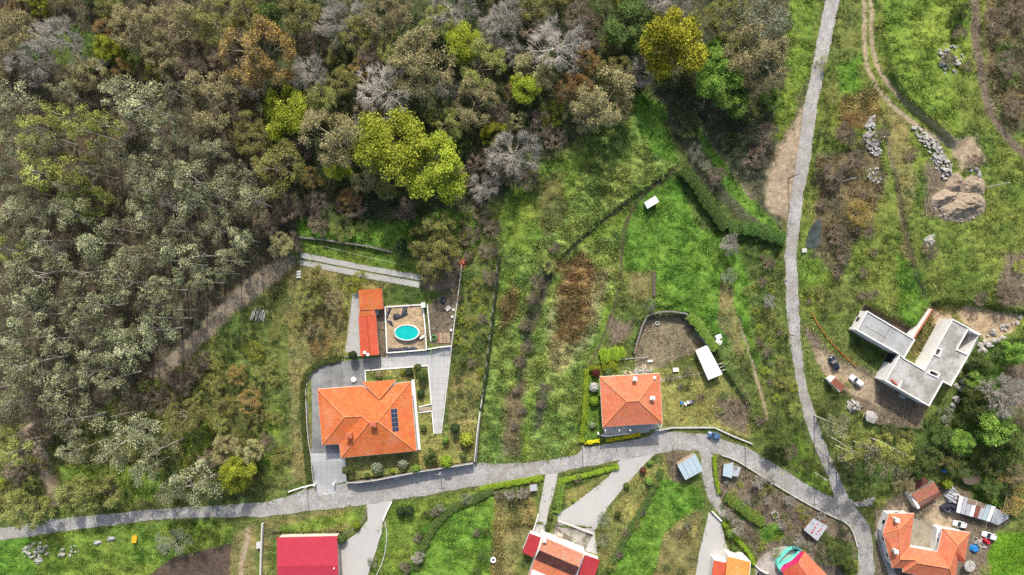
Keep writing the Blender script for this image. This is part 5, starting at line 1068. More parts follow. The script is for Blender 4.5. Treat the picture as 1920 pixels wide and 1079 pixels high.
slab(t, 'end_roof', [(1867,953,2.4),(1893,966,2.4),(1872,985,2.1),(1858,980,2.1)], zb, .1, 'sheet_grey')
single('white_board', MB().box(*W(1881,977,zb+1), zb, zb+1.0, 3.6, .3, .6).box(*W(1881,977,zb+1), zb+1, zb+1.1, 3.8, .4, .6), 'white_paint', 'white board propped at the right end of corrugated sheds', 'board')
crumple('tarpaulin', 'bright blue plastic boat-like tub beside the courtyard house', [(1816,1030),(1820,1022),(1830,1022),(1835,1028),(1832,1035),(1822,1036)], 'tarp_blue', 1.2, 33, 'tub')
crumple('tarpaulin', 'red plastic cover beside the lower white car', [(1839,1010),(1843,1006),(1856,1013),(1854,1020),(1846,1022)], 'red_plastic', 1.4, 34, 'cover')
rock_pile('junk_heap', 'heap of scrap and tools between the car and the blue tub', [(1822,1008),(1832,1004),(1842,1012),(1848,1024),(1838,1030),(1826,1020)], 'stone', .5, 'junk heap', 35, 'scrap', 26, .6, 'pale_wood')
crumple('blue_cover', 'small blue cover on the path above the old barn', [(1765,884),(1770,880),(1775,884),(1772,888)], 'tarp_blue', .6, 36, 'cover')
x, y, z = G(1819, 896); single('dark_pond', MB().ring(x, y, z+.02, z+.3, 2.3, 2.7, 20, .8).tube((x, y, z-.2), (x, y, z+.1), 2.32, 2.32, 20), 'soil', 'round dark pit in the lush green bank above the sheds', 'pit'); FOOT.append((1819,896,19))

# ------------------------------------------------------------------ vehicles
def car(label, px, py, ang, L, Wd, paint, Hh=1.45, estate=False):
    x, y, z = G(px, py); z += .1; c = thing('parked_car', label, 'car', (x, y, z), 'parked cars'); c.rotation_euler = (0, 0, math.radians(ang)); FOOT.append((px, py, 10)); h = L/2; w = Wd/2
    def part(nm, vs_, fs, mat, par=c, sm=False):
        mb = MB().add(vs_, fs); me = mesh_of(mb, nm, sm); me.materials.append(M[mat]); o = bpy.data.objects.new(nm, me); COL.objects.link(o); o.parent = par; return o
    st = [(-1.0,.62,.62),(-.96,.80,.80),(-.86,.93,.86),(-.5,1,.92),(0,1,.93),(.35,1,.92),(.5,.98,.90),(.8,.93,.80),(.94,.80,.72),(1.0,.60,.58)]   # along, half width, top height
    vs_, fs = [], []
    for u, ww, tz in st:
        X, Y, Z = u*h, ww*w, tz*.62*Hh+.02; vs_ += [(X,-Y,.28),(X,-Y*1.0,Z*.72),(X,-Y*.86,Z),(X,Y*.86,Z),(X,Y,Z*.72),(X,Y,.28)]
    n = len(st)
    for i in range(n-1):
        for k in range(6): fs.append((6*i+k, 6*i+6+k, 6*i+6+(k+1) % 6, 6*i+(k+1) % 6))
    fs += [tuple(range(6)), tuple(6*(n-1)+k for k in range(5, -1, -1))]; b = part('body', vs_, fs[:], paint, sm=True)
    zw = .92*.62*Hh; xr = -.9 if estate else -.74
    lo = [(xr*h,-w*.84),(.42*h,-w*.84),(.42*h,w*.84),(xr*h,w*.84)]; hi = [((xr+.2)*h,-w*.66),(.08*h,-w*.66),(.08*h,w*.66),((xr+.2)*h,w*.66)]
    part('windows', [(a,b_,zw-.02) for a,b_ in lo]+[(a,b_,Hh-.03) for a,b_ in hi], [(0,1,5,4),(1,2,6,5),(2,3,7,6),(3,0,4,7),(4,5,6,7)], 'dark_glass')
    hi2 = [((xr+.19)*h,-w*.68),(.10*h,-w*.68),(.10*h,w*.68),((xr+.19)*h,w*.68)]
    part('roof', [(a,b_,Hh-.03) for a,b_ in hi2]+[(a*.98,b_*.94,Hh+.02) for a,b_ in hi2], [(0,1,5,4),(1,2,6,5),(2,3,7,6),(3,0,4,7),(4,5,6,7)], paint)
    for sx in (-.62, .62):
        for sy in (-1, 1):
            m = MB().tube((sx*h, sy*(w-.2), .32), (sx*h, sy*(w+.01), .32), .32, .32, 12); wh = part('wheel', m.v, m.f, 'tyre'); m = MB().tube((sx*h, sy*(w-.1), .32), (sx*h, sy*(w+.025), .32), .19, .19, 10); part('rim', m.v, m.f, 'metal_grey', wh)
    for sy in (-1, 1):
        m = MB().box(.93*h, sy*w*.62, .5, .66, .22, .32); part('headlight', m.v, m.f, 'white_paint'); m = MB().box(-.965*h, sy*w*.62, .55, .75, .12, .3); part('tail_light', m.v, m.f, 'red_plastic'); m = MB().box(.34*h, sy*(w+.06), .82, .96, .12, .22); part('mirror', m.v, m.f, paint)
    return c
car('dark blue hatchback parked on the site entrance track', 1562, 681, 118, 4.6, 2.0, 'car_navy', 1.55)
car('white saloon parked before the unfinished house', 1604, 714, 142, 4.7, 1.95, 'car_white')
car('blue car parked on the lane under the white coped wall', 1337.5, 816, 168, 3.9, 1.85, 'car_blue')
car('white car nearest the corrugated sheds', 1797, 982, 166, 4.3, 1.85, 'car_white')
car('white estate car beside the lime-green field', 1852, 1003.5, 161, 4.6, 1.9, 'car_white', 1.5, True)

# ------------------------------------------------------------------ poles
def pole(label, px, py, h, mat='concrete_post', arm=True):
    x, y, z = G(px, py); t = thing('utility_pole', label, 'utility pole', (x, y, z), 'utility poles')
    obj('shaft', MB().tube((x, y, z-.5), (x, y, z+h), .17, .11, 8), mat, t)
    if arm:
        obj('crossarm', MB().box(x, y, z+h-.5, z+h-.38, 1.6, .12), 'metal_grey', t)
        for k in (-.65, 0, .65): obj('insulator', MB().tube((x+k, y, z+h-.38), (x+k, y, z+h-.18), .06, .05, 6), 'white_paint', t)
for p in [('white pole in the brown scrub right of the road',1573,343,9.0),('white pole to the right of the sand heaps',1848,352,9.4),('pole at the road edge opposite the sandy shoulder',1478,335,8.5,'wood'),('pole left of the road near the cold frame slope',1474,627,8.0,'wood'),('pale pole left of the villa driveway gate',577,912,9.5),('pole beside the lane below the blue car wall',1397,838,8.5),('pole between the two roads above the fork',1527,886,8.5),('pale pole at the yellow flower hedge end',1092,836,6.0),('short pale pole on the villa front wall',827,882,5.0)]:
    pole(*p)
# ------------------------------------------------------------------ trees
def tubes_np(segs, n=3):
    """segs: array (m,8): p0 p1 r0 r1 -> vertices, quad faces"""
    A = np.array(segs); p0, p1, r0, r1 = A[:, 0:3], A[:, 3:6], A[:, 6], A[:, 7]; d = p1-p0; d /= np.linalg.norm(d, axis=1, keepdims=True)+1e-9
    ref = np.where(np.abs(d[:, 2:3]) > .9, np.array([[1., 0, 0]]), np.array([[0, 0, 1.]])); u = np.cross(d, ref); u /= np.linalg.norm(u, axis=1, keepdims=True)+1e-9; w = np.cross(d, u)
    V = []
    for p, r in ((p0, r0), (p1, r1)):
        for k in range(n):
            t = 2*math.pi*k/n; V.append(p+u*(r*math.cos(t))[:, None]+w*(r*math.sin(t))[:, None])
    V = np.stack(V, 1); m = len(A); base = (np.arange(m)*2*n)[:, None]
    F = np.concatenate([base+np.array([[k, (k+1) % n, n+(k+1) % n, n+k]]) for k in range(n)], 0)
    return V.reshape(-1, 3), F
def skeleton(rng, h, R, tf=.3, limbs=6, levels=4, kids=3, up=.55, r0=.24, taper=.62, lr=.66, spread=.6):
    trunk = [(0, 0, 0), (rng.normal(0, .2), rng.normal(0, .2), h*tf)]; segs = []; tips = []
    L0 = (R*.95)/sum(lr**k for k in range(levels))*1.15
    def grow(p, d, L, r, lev):
        q = p+d*L; segs.append((*p, *q, r, r*taper))
        if lev >= levels-1: tips.append(q); return
        for k in range(kids):
            e = d*1.0+rng.normal(0, spread*(.35 if k == 0 else 1.0), 3); e[2] = e[2]*.75+up*.28; e /= np.linalg.norm(e)
            grow(q if k == 0 else p+d*L*rng.uniform(.55, 1.0), e, L*lr*rng.uniform(.75, 1.2), r*taper, lev+1)
    for i in range(limbs):
        a = 2*math.pi*(i+rng.uniform(-.3, .3))/limbs; el = rng.uniform(.25, .95)*up*1.5; d = np.array([math.cos(a), math.sin(a), el]); d /= np.linalg.norm(d)
        grow(np.array(trunk[1])-np.array([0, 0, h*tf*rng.uniform(-.9, .3)])+rng.normal(0, .25, 3), d, L0*rng.uniform(.65, 1.2), r0*.62, 0)
    a = rng.normal(0, .15, 3); a[2] = 1; grow(np.array(trunk[1]), a/np.linalg.norm(a), h*.22, r0*.6, 0)
    segs = np.array(segs); tips = np.array(tips)
    c0 = np.array([0, 0, h*.42]); ell = np.array([R*1.02, R*1.02, h*.58])
    def dome(P):
        q = (P-c0)/ell; t = np.linalg.norm(q, axis=1, keepdims=True)+1e-9; return c0+q/t*(t/(1+t**5)**.2)*ell
    segs[:, 0:3] = dome(segs[:, 0:3]); segs[:, 3:6] = dome(segs[:, 3:6]); tips = dome(tips); zmax = tips[:, 2].max(); k = (h-h*tf)/max(zmax-h*tf, .1)
    for c in (2, 5): segs[:, c] = np.where(segs[:, c] > h*tf, h*tf+(segs[:, c]-h*tf)*k, segs[:, c])
    tips[:, 2] = np.where(tips[:, 2] > h*tf, h*tf+(tips[:, 2]-h*tf)*k, tips[:, 2])
    return np.array([[*trunk[0], *trunk[1], r0, r0*.72]]), segs, tips
def leaf_quads(rng, C, size, aspect=.7, flat=.5, droop=0.0):
    n = len(C); N = rng.normal(0, 1, (n, 3)); N[:, 2] = np.abs(N[:, 2])+flat; N /= np.linalg.norm(N, axis=1, keepdims=True)
    ref = rng.normal(0, 1, (n, 3)); u = np.cross(N, ref); u /= np.linalg.norm(u, axis=1, keepdims=True)+1e-9; w = np.cross(N, u)
    if droop: u[:, 2] -= droop; u /= np.linalg.norm(u, axis=1, keepdims=True)
    s = (size*rng.uniform(.6, 1.4, n))[:, None]*.5
    V = np.stack([C-u*s-w*s*aspect*.3, C+w*s*aspect, C+u*s+w*s*aspect*.2, C-w*s*aspect], 1).reshape(-1, 3)
    return V, np.arange(4*n).reshape(-1, 4)
def cluster_leaves(rng, tips, per, rad, size, rz=.8, **kw):
    m = len(tips); d = rng.normal(0, 1, (m*per, 3)); d /= np.linalg.norm(d, axis=1, keepdims=True); d *= (rng.random((m*per, 1))**.45); d[:, 2] *= rz
    rr = np.repeat(rad*rng.uniform(.6, 1.3, m), per)[:, None]; C = np.repeat(tips, per, 0)+d*rr
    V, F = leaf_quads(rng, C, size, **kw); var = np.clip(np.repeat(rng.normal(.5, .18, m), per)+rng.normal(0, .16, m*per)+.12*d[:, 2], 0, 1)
    return V, F, var
class Kind: pass
KIND = {}
def make_kind(key, nvar, h, R, seed, sk, leaf=None, twig=None):
    """variants of trunk and crown meshes; crown = limbs (slot 0) + leaves (slot 1)"""
    K = Kind(); K.h, K.R, K.var = h, R, []
    for v in range(nvar):
        rng = np.random.default_rng(seed*100+v); tr, segs, tips = skeleton(rng, h, R, **sk); Vt, Ft = tubes_np(tr, 7); tm = np_mesh('trunk', Vt, Ft)
        Vl, Fl = tubes_np(segs, 3); var = np.full(len(Fl), .5); V, F, mi = Vl, Fl, np.zeros(len(Fl), int)
        if twig:
            n, L, wd_ = twig; T = np.repeat(tips, n, 0); P0 = np.repeat(segs[-len(tips):, 0:3], 1, 0); d = rng.normal(0, 1, (len(T), 3)); d[:, 2] = np.abs(d[:, 2])*.7
            out = T.copy(); out[:, 2] = 0; out /= np.linalg.norm(out, axis=1, keepdims=True)+1e-6; d = d*.75+out*.9; d /= np.linalg.norm(d, axis=1, keepdims=True); Ls = L*rng.uniform(.5, 1.3, len(T))[:, None]; T = T-out*rng.uniform(0, .5, (len(T), 1))*L
            Vw, Fw = tubes_np(np.concatenate([T, T+d*Ls, np.full((len(T), 1), wd_), np.full((len(T), 1), wd_*.35)], 1), 3); F = np.concatenate([F, Fw+len(V)]); V = np.concatenate([V, Vw]); var = np.concatenate([var, np.repeat(rng.random(len(T)), 3)[:len(Fw)]]); mi = np.concatenate([mi, np.zeros(len(Fw), int)])
        if leaf:
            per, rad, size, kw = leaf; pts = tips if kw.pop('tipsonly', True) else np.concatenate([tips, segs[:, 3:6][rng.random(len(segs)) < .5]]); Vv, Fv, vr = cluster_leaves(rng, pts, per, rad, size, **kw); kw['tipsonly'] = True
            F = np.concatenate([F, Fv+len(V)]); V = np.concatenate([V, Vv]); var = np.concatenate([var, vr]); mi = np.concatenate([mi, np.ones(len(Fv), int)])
        cm = np_mesh('crown', V, F, {'var': var}); cm.polygons.foreach_set('material_index', mi.astype(np.int32))
        for me in (tm, cm): me.materials.append(M['bark'])
        cm.materials.append(M['leaf_mid']); K.var.append((tm, cm))
    KIND[key] = K
deci = dict(tf=.28, limbs=6, levels=4, kids=3, up=.55)
make_kind('bare', 6, 11, 6, 1, dict(tf=.25, limbs=7, levels=5, kids=3, up=.5, r0=.30, taper=.66, lr=.72, spread=.55), None, (3, 1.0, .035))
make_kind('bud', 6, 10.5, 6, 2, dict(tf=.25, limbs=7, levels=5, kids=3, up=.5, r0=.24, taper=.64, lr=.70, spread=.55), (14, .75, .235, dict(flat=.4)), (1, .9, .03))
make_kind('leafy', 6, 11, 6, 3, dict(tf=.28, limbs=7, levels=4, kids=3, up=.6, r0=.26, taper=.6, lr=.70, spread=.6), (84, 1.1, .25, dict(flat=.45)))
make_kind('dense', 3, 9, 5, 4, dict(tf=.25, limbs=7, levels=4, kids=3, up=.65, r0=.24, taper=.6, lr=.68, spread=.6), (60, .95, .25, dict(flat=.4)))
make_kind('airy', 5, 7.5, 5, 5, dict(tf=.2, limbs=7, levels=4, kids=3, up=.5, r0=.16, taper=.62, lr=.7, spread=.6), (12, 1.0, .26, dict(flat=.3)))
def make_euc(nvar, seed):
    K = Kind(); K.h, K.R, K.var = 22, 5, []
    for v in range(nvar):
        rng = np.random.default_rng(seed*100+v); h, segs, tips = 22, [], []; bend = rng.normal(0, .8, 2); tp = []
        for i in range(8): f = i/7; tp.append(np.array([bend[0]*f*f, bend[1]*f*f, h*.86*f]))
        tr = np.array([[*tp[i], *tp[i+1], .26*(1-.75*i/7), .26*(1-.75*(i+1)/7)] for i in range(7)]); Vt, Ft = tubes_np(tr, 6); tm = np_mesh('trunk', Vt, Ft)
        nl = 10
        for i in range(nl):
            f = .5+.5*(i/nl); p = tp[min(int(f*7), 6)]+(tp[min(int(f*7)+1, 7)]-tp[min(int(f*7), 6)])*(f*7 % 1); a = i*2.4+rng.normal(0, .4); L = (1.25-f*.72)*5.2*rng.uniform(.6, 1.1); d = np.array([math.cos(a), math.sin(a), .75]); d /= np.linalg.norm(d); q = p+d*L; segs.append((*p, *q, .06, .03)); tips.append(q)
            for k in range(1): e = d+rng.normal(0, .5, 3); e[2] = abs(e[2])*.6; e /= np.linalg.norm(e); q2 = p+d*L*rng.uniform(.5, .8)+e*L*.45; segs.append((*(p+d*L*.55), *q2, .05, .025)); tips.append(q2)
        tips = np.array(tips+[tp[-1]+np.array([0, 0, h*.05])]); Vl, Fl = tubes_np(np.array(segs), 3)
        per = 125; m = len(tips); dd = rng.normal(0, 1, (m*per, 3)); dd /= np.linalg.norm(dd, axis=1, keepdims=True); dd *= rng.random((m*per, 1))**.4; sc = np.repeat(rng.uniform(.65, 1.45, m), per)[:, None]; ax = np.repeat(tips*np.array([1, 1, 0]), per, 0); ax /= np.linalg.norm(ax, axis=1, keepdims=True)+1e-6
        C = np.repeat(tips, per, 0)+dd*sc*np.array([1.25, 1.25, .85])+ax*(dd[:, :1]*.5*sc); C[:, 2] -= .35*np.linalg.norm(dd[:, :2], axis=1)
        Vv, Fv = leaf_quads(rng, C, .34, aspect=.6, flat=.25, droop=.3); vr = np.clip(np.repeat(rng.normal(.48, .2, m), per)+rng.normal(0, .18, m*per)+.18*dd[:, 2], 0, 1)  # leaf colour paints each clump with a lit top and shaded underside
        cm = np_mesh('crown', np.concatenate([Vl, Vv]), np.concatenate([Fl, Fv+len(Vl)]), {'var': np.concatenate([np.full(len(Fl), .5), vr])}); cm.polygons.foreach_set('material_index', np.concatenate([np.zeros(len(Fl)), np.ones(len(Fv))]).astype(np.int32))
        for me in (tm, cm): me.materials.append(M['bark_pale'])
        cm.materials.append(M['leaf_sage']); K.var.append((tm, cm))
    KIND['euc'] = K
make_euc(8, 6)
rT = random.Random(42); TREES = []
LOOK = {  # code: kind, bark, leaf, object name, label look, height factor
 'B': ('bare', 'bark_grey', 'twig_grey', 'bare_tree', 'leafless grey tree', 1.0), 'R': ('bare', 'bark_brown', 'twig_brown', 'bare_tree', 'leafless brown tree', .9), 'W': ('bare', 'bark_pale', 'twig_grey', 'bare_tree', 'leafless silvery tree', 1.0),
 'T': ('bud', 'bark_tan', 'leaf_tan', 'budding_tree', 'tan budding tree', 1.0), 'L': ('bud', 'bark_tan', 'leaf_olive', 'budding_tree', 'olive-green budding tree', 1.0), 'O': ('bud', 'bark_tan', 'leaf_ochre', 'budding_tree', 'ochre budding tree', 1.0),
 'Y': ('leafy', 'bark', 'leaf_yellow', 'leafy_tree', 'bright yellow-green tree', 1.0), 'M': ('dense', 'bark', 'leaf_mustard', 'leafy_tree', 'mustard-gold tree', 1.15), 'G': ('dense', 'bark', 'leaf_green', 'leafy_tree', 'bright green tree', 1.0), 'D': ('dense', 'bark', 'leaf_dark', 'evergreen_tree', 'dark evergreen tree', .9),
 'E': ('euc', 'bark_pale', 'leaf_sage', 'eucalyptus_tree', 'tall grey-green eucalyptus', 1.0), 'F': ('euc', 'bark_pale', 'leaf_olive', 'eucalyptus_tree', 'tall olive-yellow eucalyptus', .95),
 'S': ('airy', 'bark', 'leaf_mid', 'shrub', 'mid-green shrub', .7), 'K': ('airy', 'bark_tan', 'leaf_olive', 'shrub', 'olive shrub', .7), 'V': ('airy', 'bark_grey', 'leaf_silver', 'olive_tree', 'silver-grey olive tree', .9), 'Q': ('airy', 'bark', 'leaf_yellow', 'shrub', 'yellow-green shrub', .7), 'A': ('airy', 'bark_tan', 'leaf_ochre', 'shrub', 'ochre shrub', .7), 'N': ('dense', 'bark', 'leaf_mid', 'leafy_tree', 'mid-green tree', .9), 'U': ('bare', 'bark_brown', 'twig_brown', 'bare_shrub', 'leafless brown shrub', .55), 'J': ('airy', 'bark', 'leaf_dark', 'shrub', 'dark green shrub', .75)}
def tree(code, px, py, r, label=None, hk=1.0):
    kind, bark, leaf, name, look, hf = LOOK[code]; K = KIND[kind]; s = r*S/K.R*1.05
    sz = (rT.uniform(.8, 1.12) if kind == 'euc' else s*hf*rT.uniform(.9, 1.15))*hk
    if kind != 'euc': sz = max(sz, s*.6)
    crown_h = K.h*sz*(.78 if kind == 'euc' else .6); x, y, z = G(px, py)
    for _ in range(3): x, y = W(px, py, z+crown_h); z = zt(x, y)
    o = bpy.data.objects.new(name, None); COL.objects.link(o); o.empty_display_size = .5; o.location = (x, y, z-.1); o.rotation_euler = (0, 0, rT.uniform(0, 6.28)); o.scale = (s, s, sz)
    tm, cm = K.var[rT.randrange(len(K.var))]
    for nm, me, mats in (('trunk', tm, (bark,)), ('crown', cm, (bark, leaf))):
        c = bpy.data.objects.new(nm, me); COL.objects.link(c); c.parent = o
        for i, mt in enumerate(mats): c.material_slots[i].link = 'OBJECT'; c.material_slots[i].material = M[mt]
    TREES.append((o, code, px, py, r, label)); return o
HAND = [
 ('O',487,97,70,'wide ochre-topped tree at upper middle of the wood'), ('L',565,25,42), ('B',625,45,40), ('L',668,68,36,'olive-yellow tree with narrow crown near the top edge'), ('B',578,140,42), ('L',640,150,32), ('O',672,140,26), ('W',722,172,56,'wide silvery leafless tree above the twin yellow-green crowns'), ('T',790,122,62), ('T',730,30,48), ('B',850,20,46),
 ('Y',866,82,40), ('L',902,122,46), ('B',930,60,40), ('B',950,22,34), ('B',955,98,30), ('Y',537,210,50,'bright yellow-green tree with ragged crown left of the tan one'), ('T',622,255,58), ('B',662,245,28), ('Y',635,316,28), ('Y',728,278,74,'largest bright yellow-green crown in the wood'), ('Y',815,322,62,'yellow-green crown touching the largest one on its right'), ('T',890,192,46), ('L',520,320,56),
 ('Y',922,248,26), ('B',962,292,50), ('B',905,352,32), ('N',866,275,18), ('R',930,215,28), ('O',965,172,20), ('Y',987,165,32), ('T',1004,130,40), ('W',1046,86,56,'silvery white leafless tree with star-shaped crown near the top'), ('O',1100,110,28), ('O',1076,172,36), ('Q',1034,213,26), ('T',1138,186,58), ('T',1102,208,38), ('L',1150,140,34), ('B',1196,132,30), ('B',1250,0,50), ('M',1270,84,62,'round mustard-gold oak near the top edge'),
 ('N',1178,50,46), ('S',1140,40,40), ('S',1200,75,38), ('N',1230,50,30), ('G',1345,146,42,'upper half of the bright green pair left of the road'), ('G',1372,180,37,'lower rounder one of the bright green pair'), ('T',1422,108,62,'big tan ochre crowned tree left of the road'), ('L',1390,90,40), ('G',1340,92,22), ('V',1415,28,56), ('V',1450,50,40), ('L',1360,30,40), ('G',1442,186,20,'small round bright green tree close to the road'), ('K',1412,213,18), ('U',1440,260,30), ('J',1400,240,30), ('U',1420,295,26), ('J',1375,285,24), ('S',1290,230,28), ('J',1280,190,32), ('S',1300,140,34), ('U',1345,330,20), ('V',1305,285,18), ('J',1345,250,24), ('S',1250,150,26), ('V',1322,310,12), ('Q',1372,255,9),
 ('T',395,190,58,'tan tree with pale fan of branches in the left wood'), ('Q',285,130,24), ('T',330,40,46), ('T',250,50,44), ('T',300,95,40), ('B',110,75,46), ('B',60,120,42), ('T',20,60,44), ('L',450,20,40), ('L',400,45,44), ('N',500,30,30), ('R',430,115,36), ('R',350,120,34), ('B',470,160,30), ('R',590,75,30), ('R',690,110,34), ('L',600,190,34), ('R',690,200,30), ('L',470,250,40), ('U',560,280,28), ('L',740,90,34), ('L',820,40,34), ('R',1000,50,34), ('L',1000,10,34), ('R',1090,30,36), ('R',1100,70,30), ('R',900,300,26), ('L',850,230,34), ('J',900,280,30), ('J',780,210,26), ('J',690,95,26), ('R',1010,230,26), ('U',1040,260,24), ('U',985,330,28), ('U',940,330,26), ('J',700,390,22), ('U',760,395,26), ('U',660,385,28), ('O',655,375,24), ('U',590,385,28), ('S',640,420,24), ('U',870,330,26), ('R',540,390,28), ('U',500,420,30),
 ('E',217,173,40), ('E',262,190,46), ('F',115,210,32), ('F',58,245,34), ('F',150,240,30), ('F',185,226,28), ('F',60,318,40), ('F',120,312,36), ('E',20,180,40), ('E',20,260,36), ('E',300,250,34), ('E',250,310,36), ('E',200,290,30), ('E',330,330,36), ('E',375,335,46), ('E',415,372,44), ('E',370,378,40), ('E',470,375,34), ('E',440,330,34), ('E',262,404,36), ('E',298,460,30), ('E',170,452,36), ('E',64,506,50), ('E',148,506,36), ('E',232,531,50), ('E',335,495,40), ('E',300,545,30), ('E',408,436,32), ('E',447,447,26), ('E',246,481,28), ('E',42,594,46), ('E',110,637,34), ('E',172,654,30), ('E',211,622,30), ('E',285,622,40), ('E',225,664,40), ('E',49,680,50), ('E',158,700,32), ('E',197,712,26), ('E',169,573,30), ('E',22,402,34), ('E',70,446,34), ('E',110,400,32), ('E',15,520,34), ('E',120,560,34), ('E',280,580,30), ('E',15,640,30), ('E',340,430,30), ('E',210,430,26),
 ('L',160,372,46,'brownish olive tree set low in the left wood'), ('E',140,792,50), ('E',213,832,44), ('E',252,810,34), ('E',284,850,34), ('E',254,888,26), ('E',360,918,48), ('E',304,932,26), ('E',15,760,34), ('E',95,740,30), ('F',20,850,30), ('E',130,850,26),
 ('L',347,782,38), ('Y',440,890,37,'bright yellow-green tree above the lane at lower left'), ('T',419,842,30), ('O',466,752,26), ('L',200,921,36), ('L',147,926,40), ('L',47,952,44), ('T',470,846,28), ('Q',474,656,22,'yellow shrub below the pole stack'), ('A',444,704,22), ('K',400,720,24), ('K',420,760,24), ('U',300,750,30), ('U',340,720,28), ('U',370,690,24), ('R',90,790,34), ('R',60,830,34), ('U',30,880,34), ('U',250,760,30), ('U',390,860,24), ('J',400,930,22), ('S',480,900,22), ('U',500,830,20), ('K',490,700,20),
 ('V',323,1017,32,'silver-green tree below the lane at lower left'), ('L',590,522,26), ('L',580,560,27), ('Q',666,531,24,'yellow-green tree leaning over the orange annex roof'), ('T',630,562,22), ('A',603,645,25), ('T',588,618,20), ('K',630,655,14), ('K',560,610,20), ('J',613,588,9), ('J',570,606,10), ('D',752,466,18,'dark round evergreen above the concrete strips'), ('L',790,452,30), ('L',822,436,38), ('L',830,472,40), ('L',815,502,32), ('K',850,430,26), ('N',787,425,22), ('U',880,440,22), ('U',905,400,22), ('K',640,430,24), ('U',600,420,24), ('S',680,425,20), ('U',545,455,26), ('T',525,460,26),
 ('U',1010,530,16), ('J',1025,505,10), ('K',1006,545,11), ('J',992,590,10), ('J',984,632,10), ('K',980,660,10), ('J',972,705,9), ('U',970,730,11), ('U',1000,560,15), ('J',1000,575,14), ('U',985,610,15), ('U',990,650,15), ('U',975,680,15), ('K',1030,500,14), ('U',980,770,11), ('U',965,800,11), ('U',1040,465,12), ('U',915,470,20), ('U',920,520,18), ('U',925,430,20), ('U',1016,760,12),
 ('B',1370,458,22,'small leafless tree among the green below the hedge'), ('U',1442,494,14), ('B',1443,565,14), ('K',1445,590,14), ('V',1368,518,16), ('K',1400,545,10), ('Q',1423,616,9), ('Q',1456,746,8), ('K',1465,680,12), ('U',1430,530,12), ('S',1400,690,12), ('S',1455,790,20), ('N',1460,830,24,'dark bushy tree on the bank between the two roads'), ('U',1480,845,18), ('S',1512,870,20), ('K',1490,770,16), ('S',1440,850,16), ('K',1470,720,14), ('U',1440,660,12), ('S',1500,800,12), ('U',1425,790,12),
 ('V',1220,572,13,'pale green bush at the left shoulder of the round yard'), ('V',1258,708,10), ('V',1292,696,10), ('S',1289,726,9), ('U',1276,726,7), ('S',1358,742,9), ('U',1313,745,9), ('K',1352,770,8), ('U',1385,770,10), ('S',1372,756,6), ('K',1313,770,6),
 ('E',1575,800,26), ('E',1620,862,36), ('E',1675,880,30), ('F',1600,840,26), ('F',1650,850,28), ('F',1700,850,30), ('S',1560,760,22), ('K',1580,725,18), ('S',1600,890,22), ('N',1720,870,26), ('S',1740,850,26), ('T',1695,905,22), ('K',1640,830,20), ('S',1670,810,18), ('K',1700,820,18), ('J',1575,870,18), ('S',1555,810,14), ('J',1540,790,12),
 ('B',1890,742,46,'large leafless grey tree at the right edge below the pits'), ('N',1828,755,28), ('G',1860,800,36), ('S',1815,790,26), ('N',1890,830,36), ('S',1840,840,30), ('G',1800,830,24), ('S',1870,870,28), ('A',1895,930,38,'ochre shrubby tree above the corrugated sheds'), ('T',1905,890,24), ('N',1835,680,24), ('S',1870,670,24), ('G',1900,660,22), ('K',1780,860,24), ('N',1765,820,22), ('S',1800,880,20), ('J',1850,720,22), ('G',1825,710,20), ('S',1915,790,24), ('U',1915,700,24), ('J',1770,870,20), ('N',1860,915,20), ('V',1775,780,16),
 ('U',1560,330,26), ('U',1600,300,24), ('U',1590,250,24), ('A',1603,225,24), ('A',1612,400,26,'round golden shrub in the brown scrub'), ('U',1570,440,20), ('U',1585,480,18), ('S',1548,250,14), ('U',1655,250,16), ('U',1640,475,9), ('K',1560,180,16), ('K',1545,120,14), ('U',1710,290,14), ('U',1745,470,18), ('U',1830,300,16), ('U',1890,120,28), ('U',1905,200,24), ('U',1870,40,26), ('U',1910,20,28), ('N',1800,20,18), ('U',1800,60,16), ('Q',1915,500,14), ('U',1895,560,18), ('U',1880,540,16), ('U',1840,560,14), ('U',1780,110,16), ('U',1815,125,12), ('J',1540,330,16),
 ('S',1545,1010,14), ('S',1570,1035,18), ('N',1590,1060,18), ('Q',1600,1065,14), ('S',1555,1050,14), ('B',1424,905,14), ('B',1445,900,12), ('B',1480,940,12), ('B',1465,985,12), ('B',1385,990,16), ('U',1400,1000,14), ('S',1368,995,10), ('Q',1457,1010,8), ('K',1430,925,9), ('B',1500,1015,14), ('K',1515,975,9), ('Q',1502,955,9), ('U',1490,965,10), ('S',1590,1030,12), ('S',1535,1050,9), ('B',1440,940,9), ('U',1410,915,9), ('J',1580,1000,12),
 ('V',823,955,12), ('V',870,936,10), ('V',878,936,10), ('U',815,960,12), ('S',790,1005,9), ('U',783,1010,11), ('W',783,1045,14,'white leafless shrub on the hedge bank below the lane'), ('U',760,1065,14), ('S',800,965,11), ('V',879,939,8), ('U',935,930,11), ('B',955,930,12), ('B',980,925,12), ('U',1084,897,9), ('V',1133,975,14), ('V',1130,1015,14,'silver shrub at the right corner of terracotta house'), ('S',1157,968,8), ('N',1158,965,8), ('S',985,1055,10), ('V',697,1055,11), ('U',895,1000,9), ('S',905,1045,11), ('S',912,1000,9), ('S',895,1070,10), ('K',1195,985,9), ('U',1205,960,9), ('K',1230,905,9), ('U',1175,1000,10), ('U',1160,1040,11), ('K',1150,1060,10), ('V',1290,985,10), ('U',1275,1000,10), ('S',1250,1065,9), ('S',1280,1070,10),
